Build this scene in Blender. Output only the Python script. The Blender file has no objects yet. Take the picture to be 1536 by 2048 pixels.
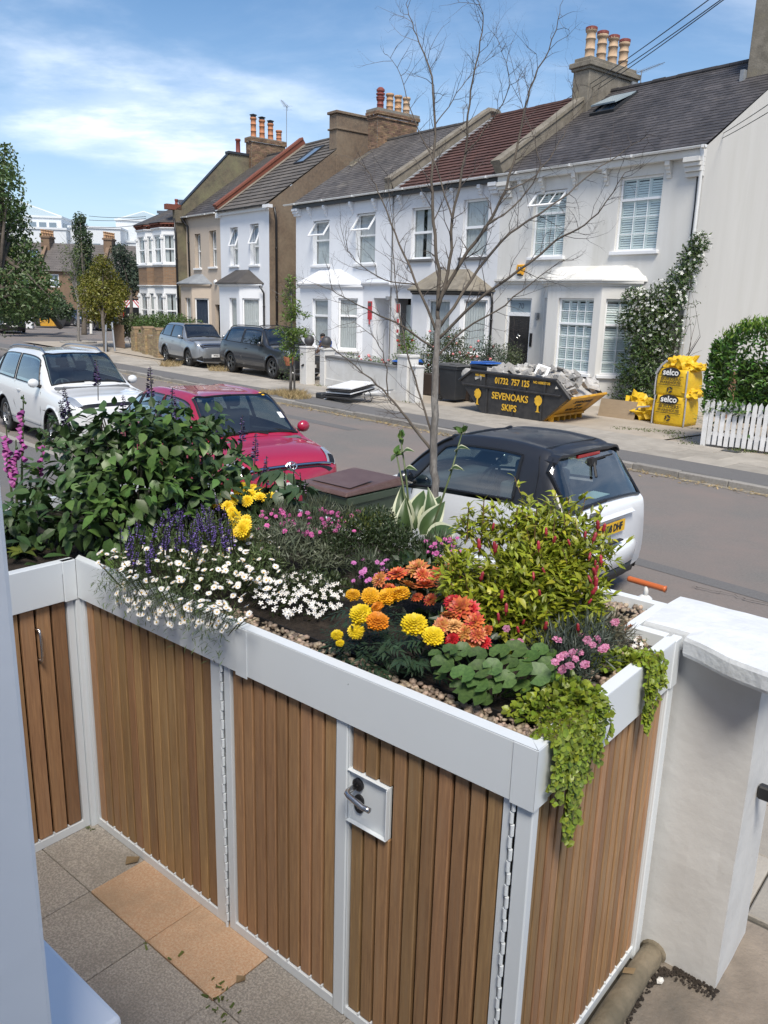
import bpy, math, random
from math import sin, cos, pi, radians, sqrt, atan2, hypot, tan, exp
from mathutils import Vector, Matrix, Euler, noise
random.seed(7)
D = bpy.data
SC = bpy.context.scene
COL = SC.collection
# ------------------------------------------------------------------ camera
FPX, PITCH, ROLL, CAMH = 1600.0, radians(14.55), radians(-1.6), 2.75
_F = Vector((0, cos(PITCH), -sin(PITCH)))
_R0, _D0 = Vector((1, 0, 0)), Vector((0, -sin(PITCH), -cos(PITCH)))
_R = cos(ROLL) * _R0 + sin(ROLL) * _D0
_Dn = -sin(ROLL) * _R0 + cos(ROLL) * _D0
CAM = Vector((0, 0, CAMH))
cam = D.cameras.new('camera')
camo = D.objects.new('camera', cam)
COL.objects.link(camo)
cam.sensor_fit = 'VERTICAL'
cam.sensor_height = 36.0
cam.lens = 36.0 * FPX / 2048.0
cam.clip_end = 3000
cam.clip_start = 0.05
_m = Matrix((( _R.x, -_Dn.x, -_F.x, 0), (_R.y, -_Dn.y, -_F.y, 0), (_R.z, -_Dn.z, -_F.z, 0), (0, 0, 0, 1)))
camo.matrix_world = Matrix.Translation(CAM) @ _m
SC.camera = camo
# ------------------------------------------------------------------ sky, sun, exposure
SUN_EL, SUN_AZ = radians(56), radians(-86)      # elevation; direction the light comes from, in the xy plane from +x
w = D.worlds.new('World')
SC.world = w
w.use_nodes = True
nt = w.node_tree
nt.nodes.clear()
out = nt.nodes.new('ShaderNodeOutputWorld')
bg = nt.nodes.new('ShaderNodeBackground')
sky = nt.nodes.new('ShaderNodeTexSky')
sky.sky_type = 'NISHITA'
sky.sun_disc = False
sky.sun_elevation = SUN_EL
sky.sun_rotation = pi / 2 - SUN_AZ
sky.air_density = 1.0
sky.dust_density = 1.2
sky.ozone_density = 1.6
bg.inputs['Strength'].default_value = 0.10
def N(t, **kw):
 n = nt.nodes.new(t)
 for k, v in kw.items():
  setattr(n, k, v)
 return n
tc = N('ShaderNodeTexCoord')
# clouds: the view direction is projected on a flat cloud layer, so they shrink towards the horizon
sep = N('ShaderNodeSeparateXYZ')
nt.links.new(tc.outputs['Generated'], sep.inputs[0])
zz = N('ShaderNodeMath', operation='MAXIMUM'); zz.inputs[1].default_value = 0.0
nt.links.new(sep.outputs['Z'], zz.inputs[0])
za = N('ShaderNodeMath', operation='ADD'); za.inputs[1].default_value = 0.16
nt.links.new(zz.outputs[0], za.inputs[0])
dv = N('ShaderNodeVectorMath', operation='DIVIDE')
nt.links.new(tc.outputs['Generated'], dv.inputs[0])
cmb = N('ShaderNodeCombineXYZ')
for k in range(3):
 nt.links.new(za.outputs[0], cmb.inputs[k])
nt.links.new(cmb.outputs[0], dv.inputs[1])
def cloud(scale, loc, detail, rough, lo, hi, stretch=(1, 1, 1), rot=0.0, dist=0.0):
 mp = N('ShaderNodeMapping')
 mp.inputs['Location'].default_value = loc
 mp.inputs['Scale'].default_value = stretch
 mp.inputs['Rotation'].default_value = (0, 0, rot)
 nt.links.new(dv.outputs[0], mp.inputs['Vector'])
 nz = N('ShaderNodeTexNoise')
 nz.inputs['Scale'].default_value = scale
 nz.inputs['Detail'].default_value = detail
 nz.inputs['Roughness'].default_value = rough
 nz.inputs['Distortion'].default_value = dist
 nt.links.new(mp.outputs[0], nz.inputs['Vector'])
 mr = N('ShaderNodeMapRange', interpolation_type='SMOOTHSTEP')
 mr.inputs['From Min'].default_value = lo
 mr.inputs['From Max'].default_value = hi
 nt.links.new(nz.outputs['Fac'], mr.inputs['Value'])
 return mr.outputs[0]
def mth(op, a, b):
 m = N('ShaderNodeMath', operation=op, use_clamp=True)
 for i, x in enumerate((a, b)):
  if isinstance(x, (int, float)):
   m.inputs[i].default_value = x
  else:
   nt.links.new(x, m.inputs[i])
 return m.outputs[0]
puffs = cloud(0.42, (3.4, 2.8, 0), 9, 0.55, 0.50, 0.66)
wisps = cloud(0.55, (0.4, 2.0, 0), 7, 0.60, 0.50, 0.90, (1, 2.0, 1), 0.7, 0.5)
veil = N('ShaderNodeMapRange', interpolation_type='SMOOTHSTEP')     # the air whitens towards the horizon, all round
veil.inputs['From Min'].default_value = 0.42
veil.inputs['From Max'].default_value = -0.02
nt.links.new(sep.outputs['Z'], veil.inputs['Value'])
fine_ = cloud(2.4, (1.0, 0.3, 0), 8, 0.6, 0.36, 0.62, (1, 1.6, 1))
cover = mth('MAXIMUM', mth('MULTIPLY', puffs, mth('ADD', mth('MULTIPLY', fine_, 0.55), 0.38)), mth('MULTIPLY', wisps, 0.5))
tonedown = mth('MULTIPLY', veil.outputs[0], 0.38)
mixv = N('ShaderNodeMix', data_type='RGBA')
nt.links.new(tonedown, mixv.inputs['Factor'])
sat = N('ShaderNodeHueSaturation'); sat.inputs['Saturation'].default_value = 1.28; sat.inputs['Value'].default_value = 0.74
nt.links.new(sky.outputs[0], sat.inputs['Color'])
nt.links.new(sat.outputs[0], mixv.inputs['A'])
mixv.inputs['B'].default_value = (4.4, 5.6, 7.4, 1)
mixc = N('ShaderNodeMix', data_type='RGBA')
nt.links.new(cover, mixc.inputs['Factor'])
nt.links.new(mixv.outputs['Result'], mixc.inputs['A'])
mixc.inputs['B'].default_value = (6.3, 6.8, 7.6, 1)
nt.links.new(mixc.outputs['Result'], bg.inputs['Color'])
nt.links.new(bg.outputs[0], out.inputs[0])
sunl = D.lights.new('sun', 'SUN')
sunl.energy = 2.4
sunl.angle = radians(20)
sunl.color = (1.0, 0.94, 0.84)
suno = D.objects.new('sun', sunl)
COL.objects.link(suno)
suno.location = (0, 0, 30)
_sd = Vector((cos(SUN_EL) * cos(SUN_AZ), cos(SUN_EL) * sin(SUN_AZ), sin(SUN_EL)))
suno.rotation_euler = _sd.to_track_quat('Z', 'Y').to_euler()
SC.view_settings.view_transform = 'Standard'
SC.view_settings.look = 'None'
SC.view_settings.exposure = 0.97
SC.view_settings.gamma = 1.0
SC.view_settings.use_curve_mapping = False
SC.render.engine = 'CYCLES'
SC.cycles.use_denoising = True
SC.cycles.max_bounces = 6
SC.cycles.transparent_max_bounces = 12
# ------------------------------------------------------------------ frames
def ray(px, py):
 return FPX * _F + (px - 768) * _R + (py - 1024) * _Dn
def at(px, py, z=0.0):
 d = ray(px, py)
 return CAM + d * ((z - CAMH) / d.z)
HANG = radians(-51.0)
HO = Vector((-4.22376, 37.21776, 0))
HE = Vector((cos(HANG), sin(HANG), 0))
HN = Vector((-HE.y, HE.x, 0))
def hw(s, n, z=0.0):                              # street frame (along the houses, away from the camera) to world
 return HO + HE * s + HN * n + Vector((0, 0, z))
PANG = radians(-39.6447)
PO = Vector((0.41798, 1.86178, 0))
PU = Vector((cos(PANG), sin(PANG), 0))
PN = Vector((-PU.y, PU.x, 0))
def pw(u, n, z=0.0):                              # bin store frame
 return PO + PU * u + PN * n + Vector((0, 0, z))
def pl(px, py, z=1.64):
 r = at(px, py, z) - PO
 return r.dot(PU), r.dot(PN)
GF = 0.05                                         # level of the far pavement
# ------------------------------------------------------------------ mesh builder
class MB:
 def __init__(s):
  s.v, s.f, s.m, s.t = [], [], [], []
 def add(s, vs, fs, mi=0, t=0.5):
  o = len(s.v)
  s.v.extend(vs)
  for f in fs:
   s.f.append(tuple(i + o for i in f)); s.m.append(mi); s.t.append(t)
  return s
 def box(s, x0, y0, z0, x1, y1, z1, mi=0, t=0.5, M=None):
  vs = [(x, y, z) for z in (z0, z1) for y in (y0, y1) for x in (x0, x1)]
  if M is not None:
   vs = [tuple(M @ Vector(p)) for p in vs]
  return s.add(vs, [(0, 2, 3, 1), (4, 5, 7, 6), (0, 1, 5, 4), (2, 6, 7, 3), (0, 4, 6, 2), (1, 3, 7, 5)], mi, t)
 def quad(s, a, b, c, d, mi=0, t=0.5):
  return s.add([tuple(a), tuple(b), tuple(c), tuple(d)], [(0, 1, 2, 3)], mi, t)
 def tube(s, pts, r, n=6, mi=0, t=0.5, caps=True):
  pts = [Vector(p) for p in pts]
  rs = r if isinstance(r, (list, tuple)) else [r] * len(pts)
  vs = []
  prev = None
  for i, p in enumerate(pts):
   d = (pts[min(i + 1, len(pts) - 1)] - pts[max(i - 1, 0)])
   if d.length < 1e-9: d = Vector((0, 0, 1))
   d.normalize()
   if prev is None:
    a = d.orthogonal().normalized()
   else:
    a = prev - d * prev.dot(d)
    a = a.normalized() if a.length > 1e-6 else d.orthogonal().normalized()
   prev = a
   b = d.cross(a)
   for k in range(n):
    q = 2 * pi * k / n
    vs.append(tuple(p + (a * cos(q) + b * sin(q)) * rs[i]))
  fs = []
  for i in range(len(pts) - 1):
   for k in range(n):
    fs.append((i * n + k, i * n + (k + 1) % n, (i + 1) * n + (k + 1) % n, (i + 1) * n + k))
  if caps:
   fs.append(tuple(range(n - 1, -1, -1)))
   fs.append(tuple(range((len(pts) - 1) * n, len(pts) * n)))
  return s.add(vs, fs, mi, t)
 def lathe(s, prof, n=16, c=(0, 0, 0), mi=0, t=0.5, M=None, caps=True):
  vs = []
  for r, z in prof:
   for k in range(n):
    q = 2 * pi * k / n
    vs.append((c[0] + r * cos(q), c[1] + r * sin(q), c[2] + z))
  if M is not None:
   vs = [tuple(M @ Vector(p)) for p in vs]
  fs = []
  for i in range(len(prof) - 1):
   for k in range(n):
    fs.append((i * n + k, i * n + (k + 1) % n, (i + 1) * n + (k + 1) % n, (i + 1) * n + k))
  if caps and prof[0][0] > 1e-4: fs.append(tuple(range(n - 1, -1, -1)))
  if caps and prof[-1][0] > 1e-4: fs.append(tuple(range((len(prof) - 1) * n, len(prof) * n)))
  return s.add(vs, fs, mi, t)
 def prism(s, poly, f0, f1, mi=0, t=0.5):
  """poly: 2d points; f0, f1 map a 2d point to the 3d points of the two end faces"""
  n = len(poly)
  vs = [tuple(f0(*p)) for p in poly] + [tuple(f1(*p)) for p in poly]
  fs = [tuple(range(n - 1, -1, -1)), tuple(range(n, 2 * n))]
  for k in range(n):
   fs.append((k, (k + 1) % n, n + (k + 1) % n, n + k))
  return s.add(vs, fs, mi, t)
 def blob(s, c, r, mi=0, t=0.5, j=0.25, sub=1, seed=None, M=None):
  rnd = random.Random(seed) if seed is not None else random
  base = ICO[sub]
  vs = []
  for p in base[0]:
   k = 1 + rnd.uniform(-j, j)
   q = Vector((p[0] * r[0] * k, p[1] * r[1] * k, p[2] * r[2] * k))
   if M is not None: q = M @ q
   vs.append((c[0] + q.x, c[1] + q.y, c[2] + q.z))
  return s.add(vs, base[1], mi, t)
 def build(s, name, mats, parent=None, smooth=False, bevel=0.0, bseg=1, kind=None, loc=None, rz=None, weld=False):
  me = D.meshes.new(name)
  me.from_pydata(s.v, [], s.f)
  mats = mats if isinstance(mats, (list, tuple)) else [mats]
  for m in mats: me.materials.append(m)
  if len(mats) > 1: me.polygons.foreach_set('material_index', s.m)
  if any(abs(x - 0.5) > 1e-6 for x in s.t):
   at_ = me.attributes.new('tint', 'FLOAT', 'FACE')
   at_.data.foreach_set('value', s.t)
  if weld:
   import bmesh
   b = bmesh.new(); b.from_mesh(me)
   bmesh.ops.remove_doubles(b, verts=b.verts, dist=1e-4)
   bmesh.ops.recalc_face_normals(b, faces=b.faces)
   b.to_mesh(me); b.free()
  if smooth: me.polygons.foreach_set('use_smooth', [True] * len(me.polygons))
  me.update()
  return link(name, me, parent, bevel, bseg, kind, loc, rz)
def link(name, me, parent=None, bevel=0.0, bseg=1, kind=None, loc=None, rz=None):
 o = D.objects.new(name, me)
 COL.objects.link(o)
 if parent is not None: o.parent = parent
 if bevel:
  b = o.modifiers.new('bevel', 'BEVEL'); b.width = bevel; b.segments = bseg; b.limit_method = 'ANGLE'; b.angle_limit = radians(40)
 if kind: o['kind'] = kind
 if loc is not None: o.location = loc
 if rz is not None: o.rotation_euler = (0, 0, rz)
 return o
def _ico():
 import bmesh
 r = []
 for sub in (1, 2, 3):
  b = bmesh.new(); bmesh.ops.create_icosphere(b, subdivisions=sub, radius=1)
  r.append(([tuple(v.co) for v in b.verts], [tuple(v.index for v in f.verts) for f in b.faces])); b.free()
 return r
ICO = _ico()
def thing(name, label, cat, loc=(0, 0, 0), rz=0.0, group=None):
 o = D.objects.new(name, None)
 o.empty_display_size = 0.1
 COL.objects.link(o)
 o.location = loc
 o.rotation_euler = (0, 0, rz)
 o['label'] = label; o['category'] = cat
 if group: o['group'] = group
 return o
def tag(o, label, cat, group=None):
 o['label'] = label; o['category'] = cat
 if group: o['group'] = group
 return o
def struct(name, mb, mats, **k):
 return mb.build(name, mats, kind='structure', **k)
def copy_tree(o, parent=None):
 c = o.copy(); COL.objects.link(c)
 if parent is not None: c.parent = parent
 for ch in [x for x in CH.get(o.name, [])]: copy_tree(ch, c)
 return c
CH = {}
def index_children():
 CH.clear()
 for x in D.objects:
  if x.parent: CH.setdefault(x.parent.name, []).append(x)
def inst(name, me, parent, M, kind=None):
 o = D.objects.new(name, me); COL.objects.link(o); o.parent = parent
 o.matrix_local = M
 if kind: o['kind'] = kind
 return o
def letters(txt, name, m, parent, loc, size, rot, bold=0.0, sx=1.0, align='CENTER', depth=0.002, shear=0.0):
 c = D.curves.new('lettering', 'FONT')
 c.body = txt; c.size = size; c.align_x = align; c.align_y = 'CENTER'; c.offset = bold; c.extrude = depth; c.shear = shear
 c.resolution_u = 3
 t = D.objects.new('tmp', c); COL.objects.link(t)
 dg = bpy.context.evaluated_depsgraph_get()
 me = D.meshes.new_from_object(t.evaluated_get(dg))
 D.objects.remove(t); D.curves.remove(c)
 me.materials.clear(); me.materials.append(m)
 o = D.objects.new(name, me); COL.objects.link(o)
 if parent is not None: o.parent = parent
 o.location = loc; o.rotation_euler = rot; o.scale = (sx, 1, 1)
 return o
# ------------------------------------------------------------------ materials
def mat(name, col, rough=0.6, col2=None, vs=4.0, var=0.5, det=4, bump=0.0, bs=40.0, tint=0.0, rnd=0.0, hue=0.0, metal=0.0, spec=0.5,
  coat=0.0, trans=0.0, stretch=None, col3=None, vs3=1.0, lo3=0.55, hi3=0.7, coords='Object', inside=None, emit=None, rough2=None, lo=0.35, hi=0.65, wet=0):
 m = D.materials.new(name); m.use_nodes = True
 t = m.node_tree; t.nodes.clear(); L = t.links.new
 def n(ty, **k):
  x = t.nodes.new(ty)
  for a, b in k.items(): setattr(x, a, b)
  return x
 o = n('ShaderNodeOutputMaterial'); p = n('ShaderNodeBsdfPrincipled')
 c = n('ShaderNodeRGB'); c.outputs[0].default_value = (*col, 1); cs = c.outputs[0]
 vec = None
 if col2 is not None or bump or col3 is not None:
  tc = n('ShaderNodeTexCoord'); vec = tc.outputs[coords]
  if stretch:
   mp = n('ShaderNodeMapping'); mp.inputs['Scale'].default_value = stretch; L(vec, mp.inputs['Vector']); vec = mp.outputs[0]
  if rnd:                                    # a different patch of the grain on every piece
   oi = n('ShaderNodeObjectInfo'); vm = n('ShaderNodeVectorMath', operation='SCALE'); cb = n('ShaderNodeCombineXYZ')
   for k in range(3): L(oi.outputs['Random'], cb.inputs[k])
   L(cb.outputs[0], vm.inputs[0]); vm.inputs['Scale'].default_value = 37.0
   ad = n('ShaderNodeVectorMath', operation='ADD'); L(vec, ad.inputs[0]); L(vm.outputs[0], ad.inputs[1]); vec = ad.outputs[0]
 nz = None
 if col2 is not None:
  nz = n('ShaderNodeTexNoise'); nz.inputs['Scale'].default_value = vs; nz.inputs['Detail'].default_value = det; nz.inputs['Roughness'].default_value = 0.62
  L(vec, nz.inputs['Vector'])
  mr = n('ShaderNodeMapRange'); mr.inputs['From Min'].default_value = lo; mr.inputs['From Max'].default_value = hi; mr.inputs['To Max'].default_value = var
  L(nz.outputs['Fac'], mr.inputs['Value'])
  mx = n('ShaderNodeMix', data_type='RGBA'); L(mr.outputs[0], mx.inputs['Factor']); L(cs, mx.inputs['A']); mx.inputs['B'].default_value = (*col2, 1); cs = mx.outputs['Result']
 if col3 is not None:
  n3 = n('ShaderNodeTexNoise'); n3.inputs['Scale'].default_value = vs3; n3.inputs['Detail'].default_value = 6; n3.inputs['Roughness'].default_value = 0.65
  L(vec, n3.inputs['Vector'])
  m3 = n('ShaderNodeMapRange'); m3.inputs['From Min'].default_value = lo3; m3.inputs['From Max'].default_value = hi3
  L(n3.outputs['Fac'], m3.inputs['Value'])
  x3 = n('ShaderNodeMix', data_type='RGBA'); L(m3.outputs[0], x3.inputs['Factor']); L(cs, x3.inputs['A']); x3.inputs['B'].default_value = (*col3, 1); cs = x3.outputs['Result']
 if tint or rnd:
  hs = n('ShaderNodeHueSaturation')
  def lin(src, amt, base):
   q = n('ShaderNodeMath', operation='MULTIPLY_ADD'); L(src, q.inputs[0]); q.inputs[1].default_value = amt; q.inputs[2].default_value = base - amt / 2; return q.outputs[0]
  val = None; hv = None
  if tint:
   a = n('ShaderNodeAttribute'); a.attribute_name = 'tint'; val = lin(a.outputs['Fac'], 2 * tint, 1.0)
   if hue:
    fr = n('ShaderNodeMath', operation='MULTIPLY'); L(a.outputs['Fac'], fr.inputs[0]); fr.inputs[1].default_value = 7.31
    f2 = n('ShaderNodeMath', operation='FRACT'); L(fr.outputs[0], f2.inputs[0]); hv = lin(f2.outputs[0], hue, 0.5)
  if rnd:
   oi = n('ShaderNodeObjectInfo'); r_ = lin(oi.outputs['Random'], 2 * rnd, 1.0)
   if val is None: val = r_
   else:
    q = n('ShaderNodeMath', operation='MULTIPLY'); L(val, q.inputs[0]); L(r_, q.inputs[1]); val = q.outputs[0]
   if hue and hv is None:
    fr = n('ShaderNodeMath', operation='MULTIPLY'); L(oi.outputs['Random'], fr.inputs[0]); fr.inputs[1].default_value = 7.31
    f2 = n('ShaderNodeMath', operation='FRACT'); L(fr.outputs[0], f2.inputs[0]); hv = lin(f2.outputs[0], hue, 0.5)
  L(val, hs.inputs['Value'])
  if hv is not None: L(hv, hs.inputs['Hue'])
  L(cs, hs.inputs['Color']); cs = hs.outputs[0]
 L(cs, p.inputs['Base Color'])
 p.inputs['Roughness'].default_value = rough; p.inputs['Metallic'].default_value = metal
 p.inputs['Specular IOR Level'].default_value = spec
 if coat: p.inputs['Coat Weight'].default_value = coat; p.inputs['Coat Roughness'].default_value = 0.04
 if rough2 is not None and nz is not None:
  rr = n('ShaderNodeMapRange'); rr.inputs['To Min'].default_value = rough; rr.inputs['To Max'].default_value = rough2; rr.inputs['From Min'].default_value = 0.35; rr.inputs['From Max'].default_value = 0.65
  L(nz.outputs['Fac'], rr.inputs['Value']); L(rr.outputs[0], p.inputs['Roughness'])
 if bump:
  nb = n('ShaderNodeTexNoise'); nb.inputs['Scale'].default_value = bs; nb.inputs['Detail'].default_value = 4; L(vec, nb.inputs['Vector'])
  b = n('ShaderNodeBump'); b.inputs['Strength'].default_value = bump; b.inputs['Distance'].default_value = 0.02; L(nb.outputs['Fac'], b.inputs['Height']); L(b.outputs[0], p.inputs['Normal'])
 if emit: p.inputs['Emission Color'].default_value = (*emit, 1); p.inputs['Emission Strength'].default_value = 1.0
 sh = p.outputs[0]
 if trans:
  tr = n('ShaderNodeBsdfTranslucent'); ms = n('ShaderNodeMixShader'); ms.inputs[0].default_value = trans
  L(cs, tr.inputs['Color']); L(sh, ms.inputs[1]); L(tr.outputs[0], ms.inputs[2]); sh = ms.outputs[0]
 if inside is not None:                          # the other side of a panel has its own trim
  g = n('ShaderNodeNewGeometry'); d = n('ShaderNodeBsdfDiffuse'); d.inputs[0].default_value = (*inside, 1); ms = n('ShaderNodeMixShader')
  L(g.outputs['Backfacing'], ms.inputs[0]); L(sh, ms.inputs[1]); L(d.outputs[0], ms.inputs[2]); sh = ms.outputs[0]
 L(sh, o.inputs[0])
 return m
def glass(name, tintc=(0.75, 0.85, 0.85), refl=1.0):
 m = D.materials.new(name); m.use_nodes = True
 t = m.node_tree; t.nodes.clear(); L = t.links.new
 o = t.nodes.new('ShaderNodeOutputMaterial'); tr = t.nodes.new('ShaderNodeBsdfTransparent'); gl = t.nodes.new('ShaderNodeBsdfGlossy')
 tr.inputs[0].default_value = (*tintc, 1); gl.inputs['Roughness'].default_value = 0.015
 fr = t.nodes.new('ShaderNodeFresnel'); fr.inputs['IOR'].default_value = 1.55
 mu = t.nodes.new('ShaderNodeMath'); mu.operation = 'MULTIPLY_ADD'; mu.inputs[1].default_value = 1.3 * refl; mu.inputs[2].default_value = 0.02; mu.use_clamp = True
 ms = t.nodes.new('ShaderNodeMixShader')
 ge = t.nodes.new('ShaderNodeNewGeometry'); io = t.nodes.new('ShaderNodeMath'); io.operation = 'MULTIPLY_ADD'; io.inputs[1].default_value = 1 / 1.55 - 1.55; io.inputs[2].default_value = 1.55
 L(ge.outputs['Backfacing'], io.inputs[0]); L(io.outputs[0], fr.inputs['IOR'])        # the same reflection from both sides of the pane
 L(fr.outputs[0], mu.inputs[0]); L(mu.outputs[0], ms.inputs[0]); L(tr.outputs[0], ms.inputs[1]); L(gl.outputs[0], ms.inputs[2]); L(ms.outputs[0], o.inputs[0])
 return m
def brickmat(name, c1, c2, mortar, scale=1.0, rough=0.85):
 m = D.materials.new(name); m.use_nodes = True
 t = m.node_tree; L = t.links.new; p = t.nodes['Principled BSDF']
 tc = t.nodes.new('ShaderNodeTexCoord'); b = t.nodes.new('ShaderNodeTexBrick'); mp = t.nodes.new('ShaderNodeMapping'); mp.inputs['Rotation'].default_value = (pi / 2, 0, 0)
 L(tc.outputs['Object'], mp.inputs[0]); L(mp.outputs[0], b.inputs['Vector'])
 b.inputs['Color1'].default_value = (*c1, 1); b.inputs['Color2'].default_value = (*c2, 1); b.inputs['Mortar'].default_value = (*mortar, 1)
 b.inputs['Scale'].default_value = scale; b.inputs['Brick Width'].default_value = 0.225; b.inputs['Row Height'].default_value = 0.075; b.inputs['Mortar Size'].default_value = 0.01
 L(b.outputs['Color'], p.inputs['Base Color']); p.inputs['Roughness'].default_value = rough
 return m
X = {}
X['render_white'] = mat('painted_render', (0.68, 0.69, 0.71), 0.7, (0.60, 0.61, 0.62), 1.4, 0.7, bump=0.12, bs=60)
X['render_bright'] = mat('bright_white_render', (0.74, 0.76, 0.79), 0.65, (0.69, 0.71, 0.74), 1.2, 0.6, bump=0.08, bs=60)
X['render_cream'] = mat('off_white_render', (0.66, 0.65, 0.62), 0.75, (0.58, 0.565, 0.525), 0.9, 0.8, bump=0.15, bs=45, stretch=(1.8, 1.8, 0.3), col3=(0.50, 0.49, 0.44), vs3=0.45, lo3=0.58, hi3=0.85)
X['gable_shaded'] = mat('shade_toned_gable_render', (0.54, 0.53, 0.50), 0.75, (0.50, 0.49, 0.46), 0.9, 0.8, bump=0.15, bs=45, stretch=(1.8, 1.8, 0.25), col3=(0.475, 0.465, 0.425), vs3=0.5, lo3=0.55, hi3=0.8)  # shade put into the gable colour to hold back the sun; streaks are dirt
X['render_beige'] = mat('beige_render', (0.50, 0.42, 0.34), 0.75, (0.46, 0.39, 0.32), 1.5, 0.7, bump=0.1, bs=60)
X['pebbledash'] = mat('brown_pebbledash', (0.20, 0.145, 0.10), 0.9, (0.13, 0.10, 0.075), 9, 0.9, bump=0.5, bs=55, col3=(0.26, 0.21, 0.15), vs3=0.7, lo3=0.45, hi3=0.8)
X['olddash'] = mat('mossy_old_render', (0.17, 0.14, 0.095), 0.9, (0.10, 0.09, 0.065), 3, 0.9, bump=0.4, bs=30, col3=(0.20, 0.19, 0.11), vs3=0.9, lo3=0.45, hi3=0.7)
X['cement'] = mat('weathered_cement', (0.23, 0.205, 0.165), 0.9, (0.13, 0.115, 0.09), 3, 0.9, bump=0.3, bs=25, col3=(0.33, 0.29, 0.2), vs3=1.5, lo3=0.55, hi3=0.8)
X['trim_white'] = mat('white_trim_paint', (0.76, 0.77, 0.78), 0.45, (0.68, 0.69, 0.69), 3, 0.5)
X['upvc'] = mat('white_plastic_frame', (0.80, 0.81, 0.82), 0.3)
X['gutter'] = mat('white_gutter_plastic', (0.78, 0.78, 0.77), 0.35, (0.6, 0.6, 0.57), 4, 0.5)
X['pane'] = glass('window_glass', (0.95, 0.97, 0.97), 1.0)
X['curtain'] = mat('net_curtain', (0.50, 0.53, 0.54), 0.9, (0.32, 0.35, 0.36), 8, 0.6, stretch=(6, 6, 0.4))
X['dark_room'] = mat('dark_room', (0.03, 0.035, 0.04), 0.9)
X['blue_curtain'] = mat('dark_blue_curtain', (0.03, 0.045, 0.08), 0.9)
X['shutter'] = mat('pale_shutter_paint', (0.62, 0.70, 0.69), 0.45)
X['slate'] = mat('roof_slate', (0.046, 0.043, 0.045), 0.6, (0.075, 0.068, 0.068), 3.0, 0.8, tint=0.38, col3=(0.17, 0.155, 0.145), vs3=1.3, lo3=0.60, hi3=0.85, bump=0.15, bs=30)
X['slate_old'] = mat('old_roof_slate', (0.072, 0.065, 0.061), 0.65, (0.115, 0.104, 0.096), 2.5, 0.8, tint=0.33, col3=(0.20, 0.18, 0.15), vs3=1.1, lo3=0.58, hi3=0.85, bump=0.15, bs=30)
X['red_tile'] = mat('brown_red_roof_tile', (0.105, 0.050, 0.038), 0.7, (0.075, 0.04, 0.034), 3, 0.8, tint=0.25, bump=0.2, bs=30)
X['grey_tile'] = mat('grey_concrete_roof_tile', (0.13, 0.115, 0.10), 0.75, (0.085, 0.078, 0.072), 2.5, 0.8, tint=0.25, bump=0.2, bs=30)
X['lead'] = mat('lead_flashing', (0.25, 0.27, 0.29), 0.5, (0.17, 0.18, 0.2), 5, 0.7)
X['stock_brick'] = mat('stock_brick', (0.23, 0.145, 0.085), 0.85, (0.14, 0.09, 0.06), 3, 0.8, tint=0.45, hue=0.03, bump=0.3, bs=40)
X['yellow_brick'] = mat('yellow_stock_stone', (0.36, 0.27, 0.155), 0.85, (0.27, 0.19, 0.10), 4, 0.8, tint=0.35, hue=0.03, bump=0.3, bs=40)
X['red_brick'] = mat('red_brick', (0.27, 0.085, 0.05), 0.8, (0.2, 0.07, 0.045), 5, 0.7, tint=0.3)
X['mortar'] = mat('old_mortar', (0.24, 0.22, 0.19), 0.95, (0.15, 0.14, 0.12), 8, 0.7)
X['brick_far'] = brickmat('brown_brickwork', (0.26, 0.15, 0.08), (0.19, 0.11, 0.065), (0.2, 0.17, 0.13))
X['pot_buff'] = mat('buff_clay_pot', (0.50, 0.30, 0.16), 0.75, (0.36, 0.22, 0.13), 6, 0.8)
X['pot_pale'] = mat('pale_clay_pot', (0.52, 0.38, 0.25), 0.8, (0.38, 0.26, 0.17), 6, 0.8)
X['pot_red'] = mat('red_clay_pot', (0.24, 0.055, 0.04), 0.6, (0.15, 0.04, 0.03), 6, 0.8)
X['pot_orange'] = mat('orange_clay_pot', (0.48, 0.20, 0.09), 0.7, (0.36, 0.15, 0.08), 6, 0.8)
X['black_iron'] = mat('black_iron_pipe', (0.015, 0.015, 0.017), 0.4)
X['black_gloss'] = mat('black_gloss_paint', (0.010, 0.010, 0.012), 0.18, coat=0.5)
X['grey_metal'] = mat('grey_metal', (0.33, 0.34, 0.35), 0.4, metal=0.7)
X['steel'] = mat('brushed_steel', (0.62, 0.61, 0.60), 0.24, metal=1.0)
X['asphalt'] = mat('asphalt', (0.130, 0.122, 0.114), 0.88, (0.215, 0.20, 0.185), 38, 0.75, bump=0.4, bs=120, col3=(0.20, 0.165, 0.148), vs3=0.5, lo3=0.40, hi3=0.66, lo=0.3, hi=0.72)
X['tarmac'] = mat('pavement_tarmac', (0.115, 0.112, 0.112), 0.9, (0.165, 0.16, 0.155), 45, 0.6, bump=0.3, bs=130, col3=(0.145, 0.135, 0.125), vs3=0.8)
X['slab'] = mat('concrete_paving', (0.36, 0.33, 0.285), 0.85, (0.27, 0.245, 0.21), 3, 0.8, rnd=0.16, bump=0.2, bs=60)
X['kerb'] = mat('granite_kerb', (0.22, 0.205, 0.185), 0.85, (0.30, 0.285, 0.26), 30, 0.7, rnd=0.2, bump=0.25, bs=60, col3=(0.10, 0.09, 0.07), vs3=3, lo3=0.55, hi3=0.75)
X['drive'] = mat('concrete_forecourt', (0.37, 0.325, 0.265), 0.88, (0.29, 0.25, 0.20), 1.6, 0.8, bump=0.2, bs=50, col3=(0.43, 0.37, 0.31), vs3=0.6, lo3=0.5, hi3=0.8)
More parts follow.
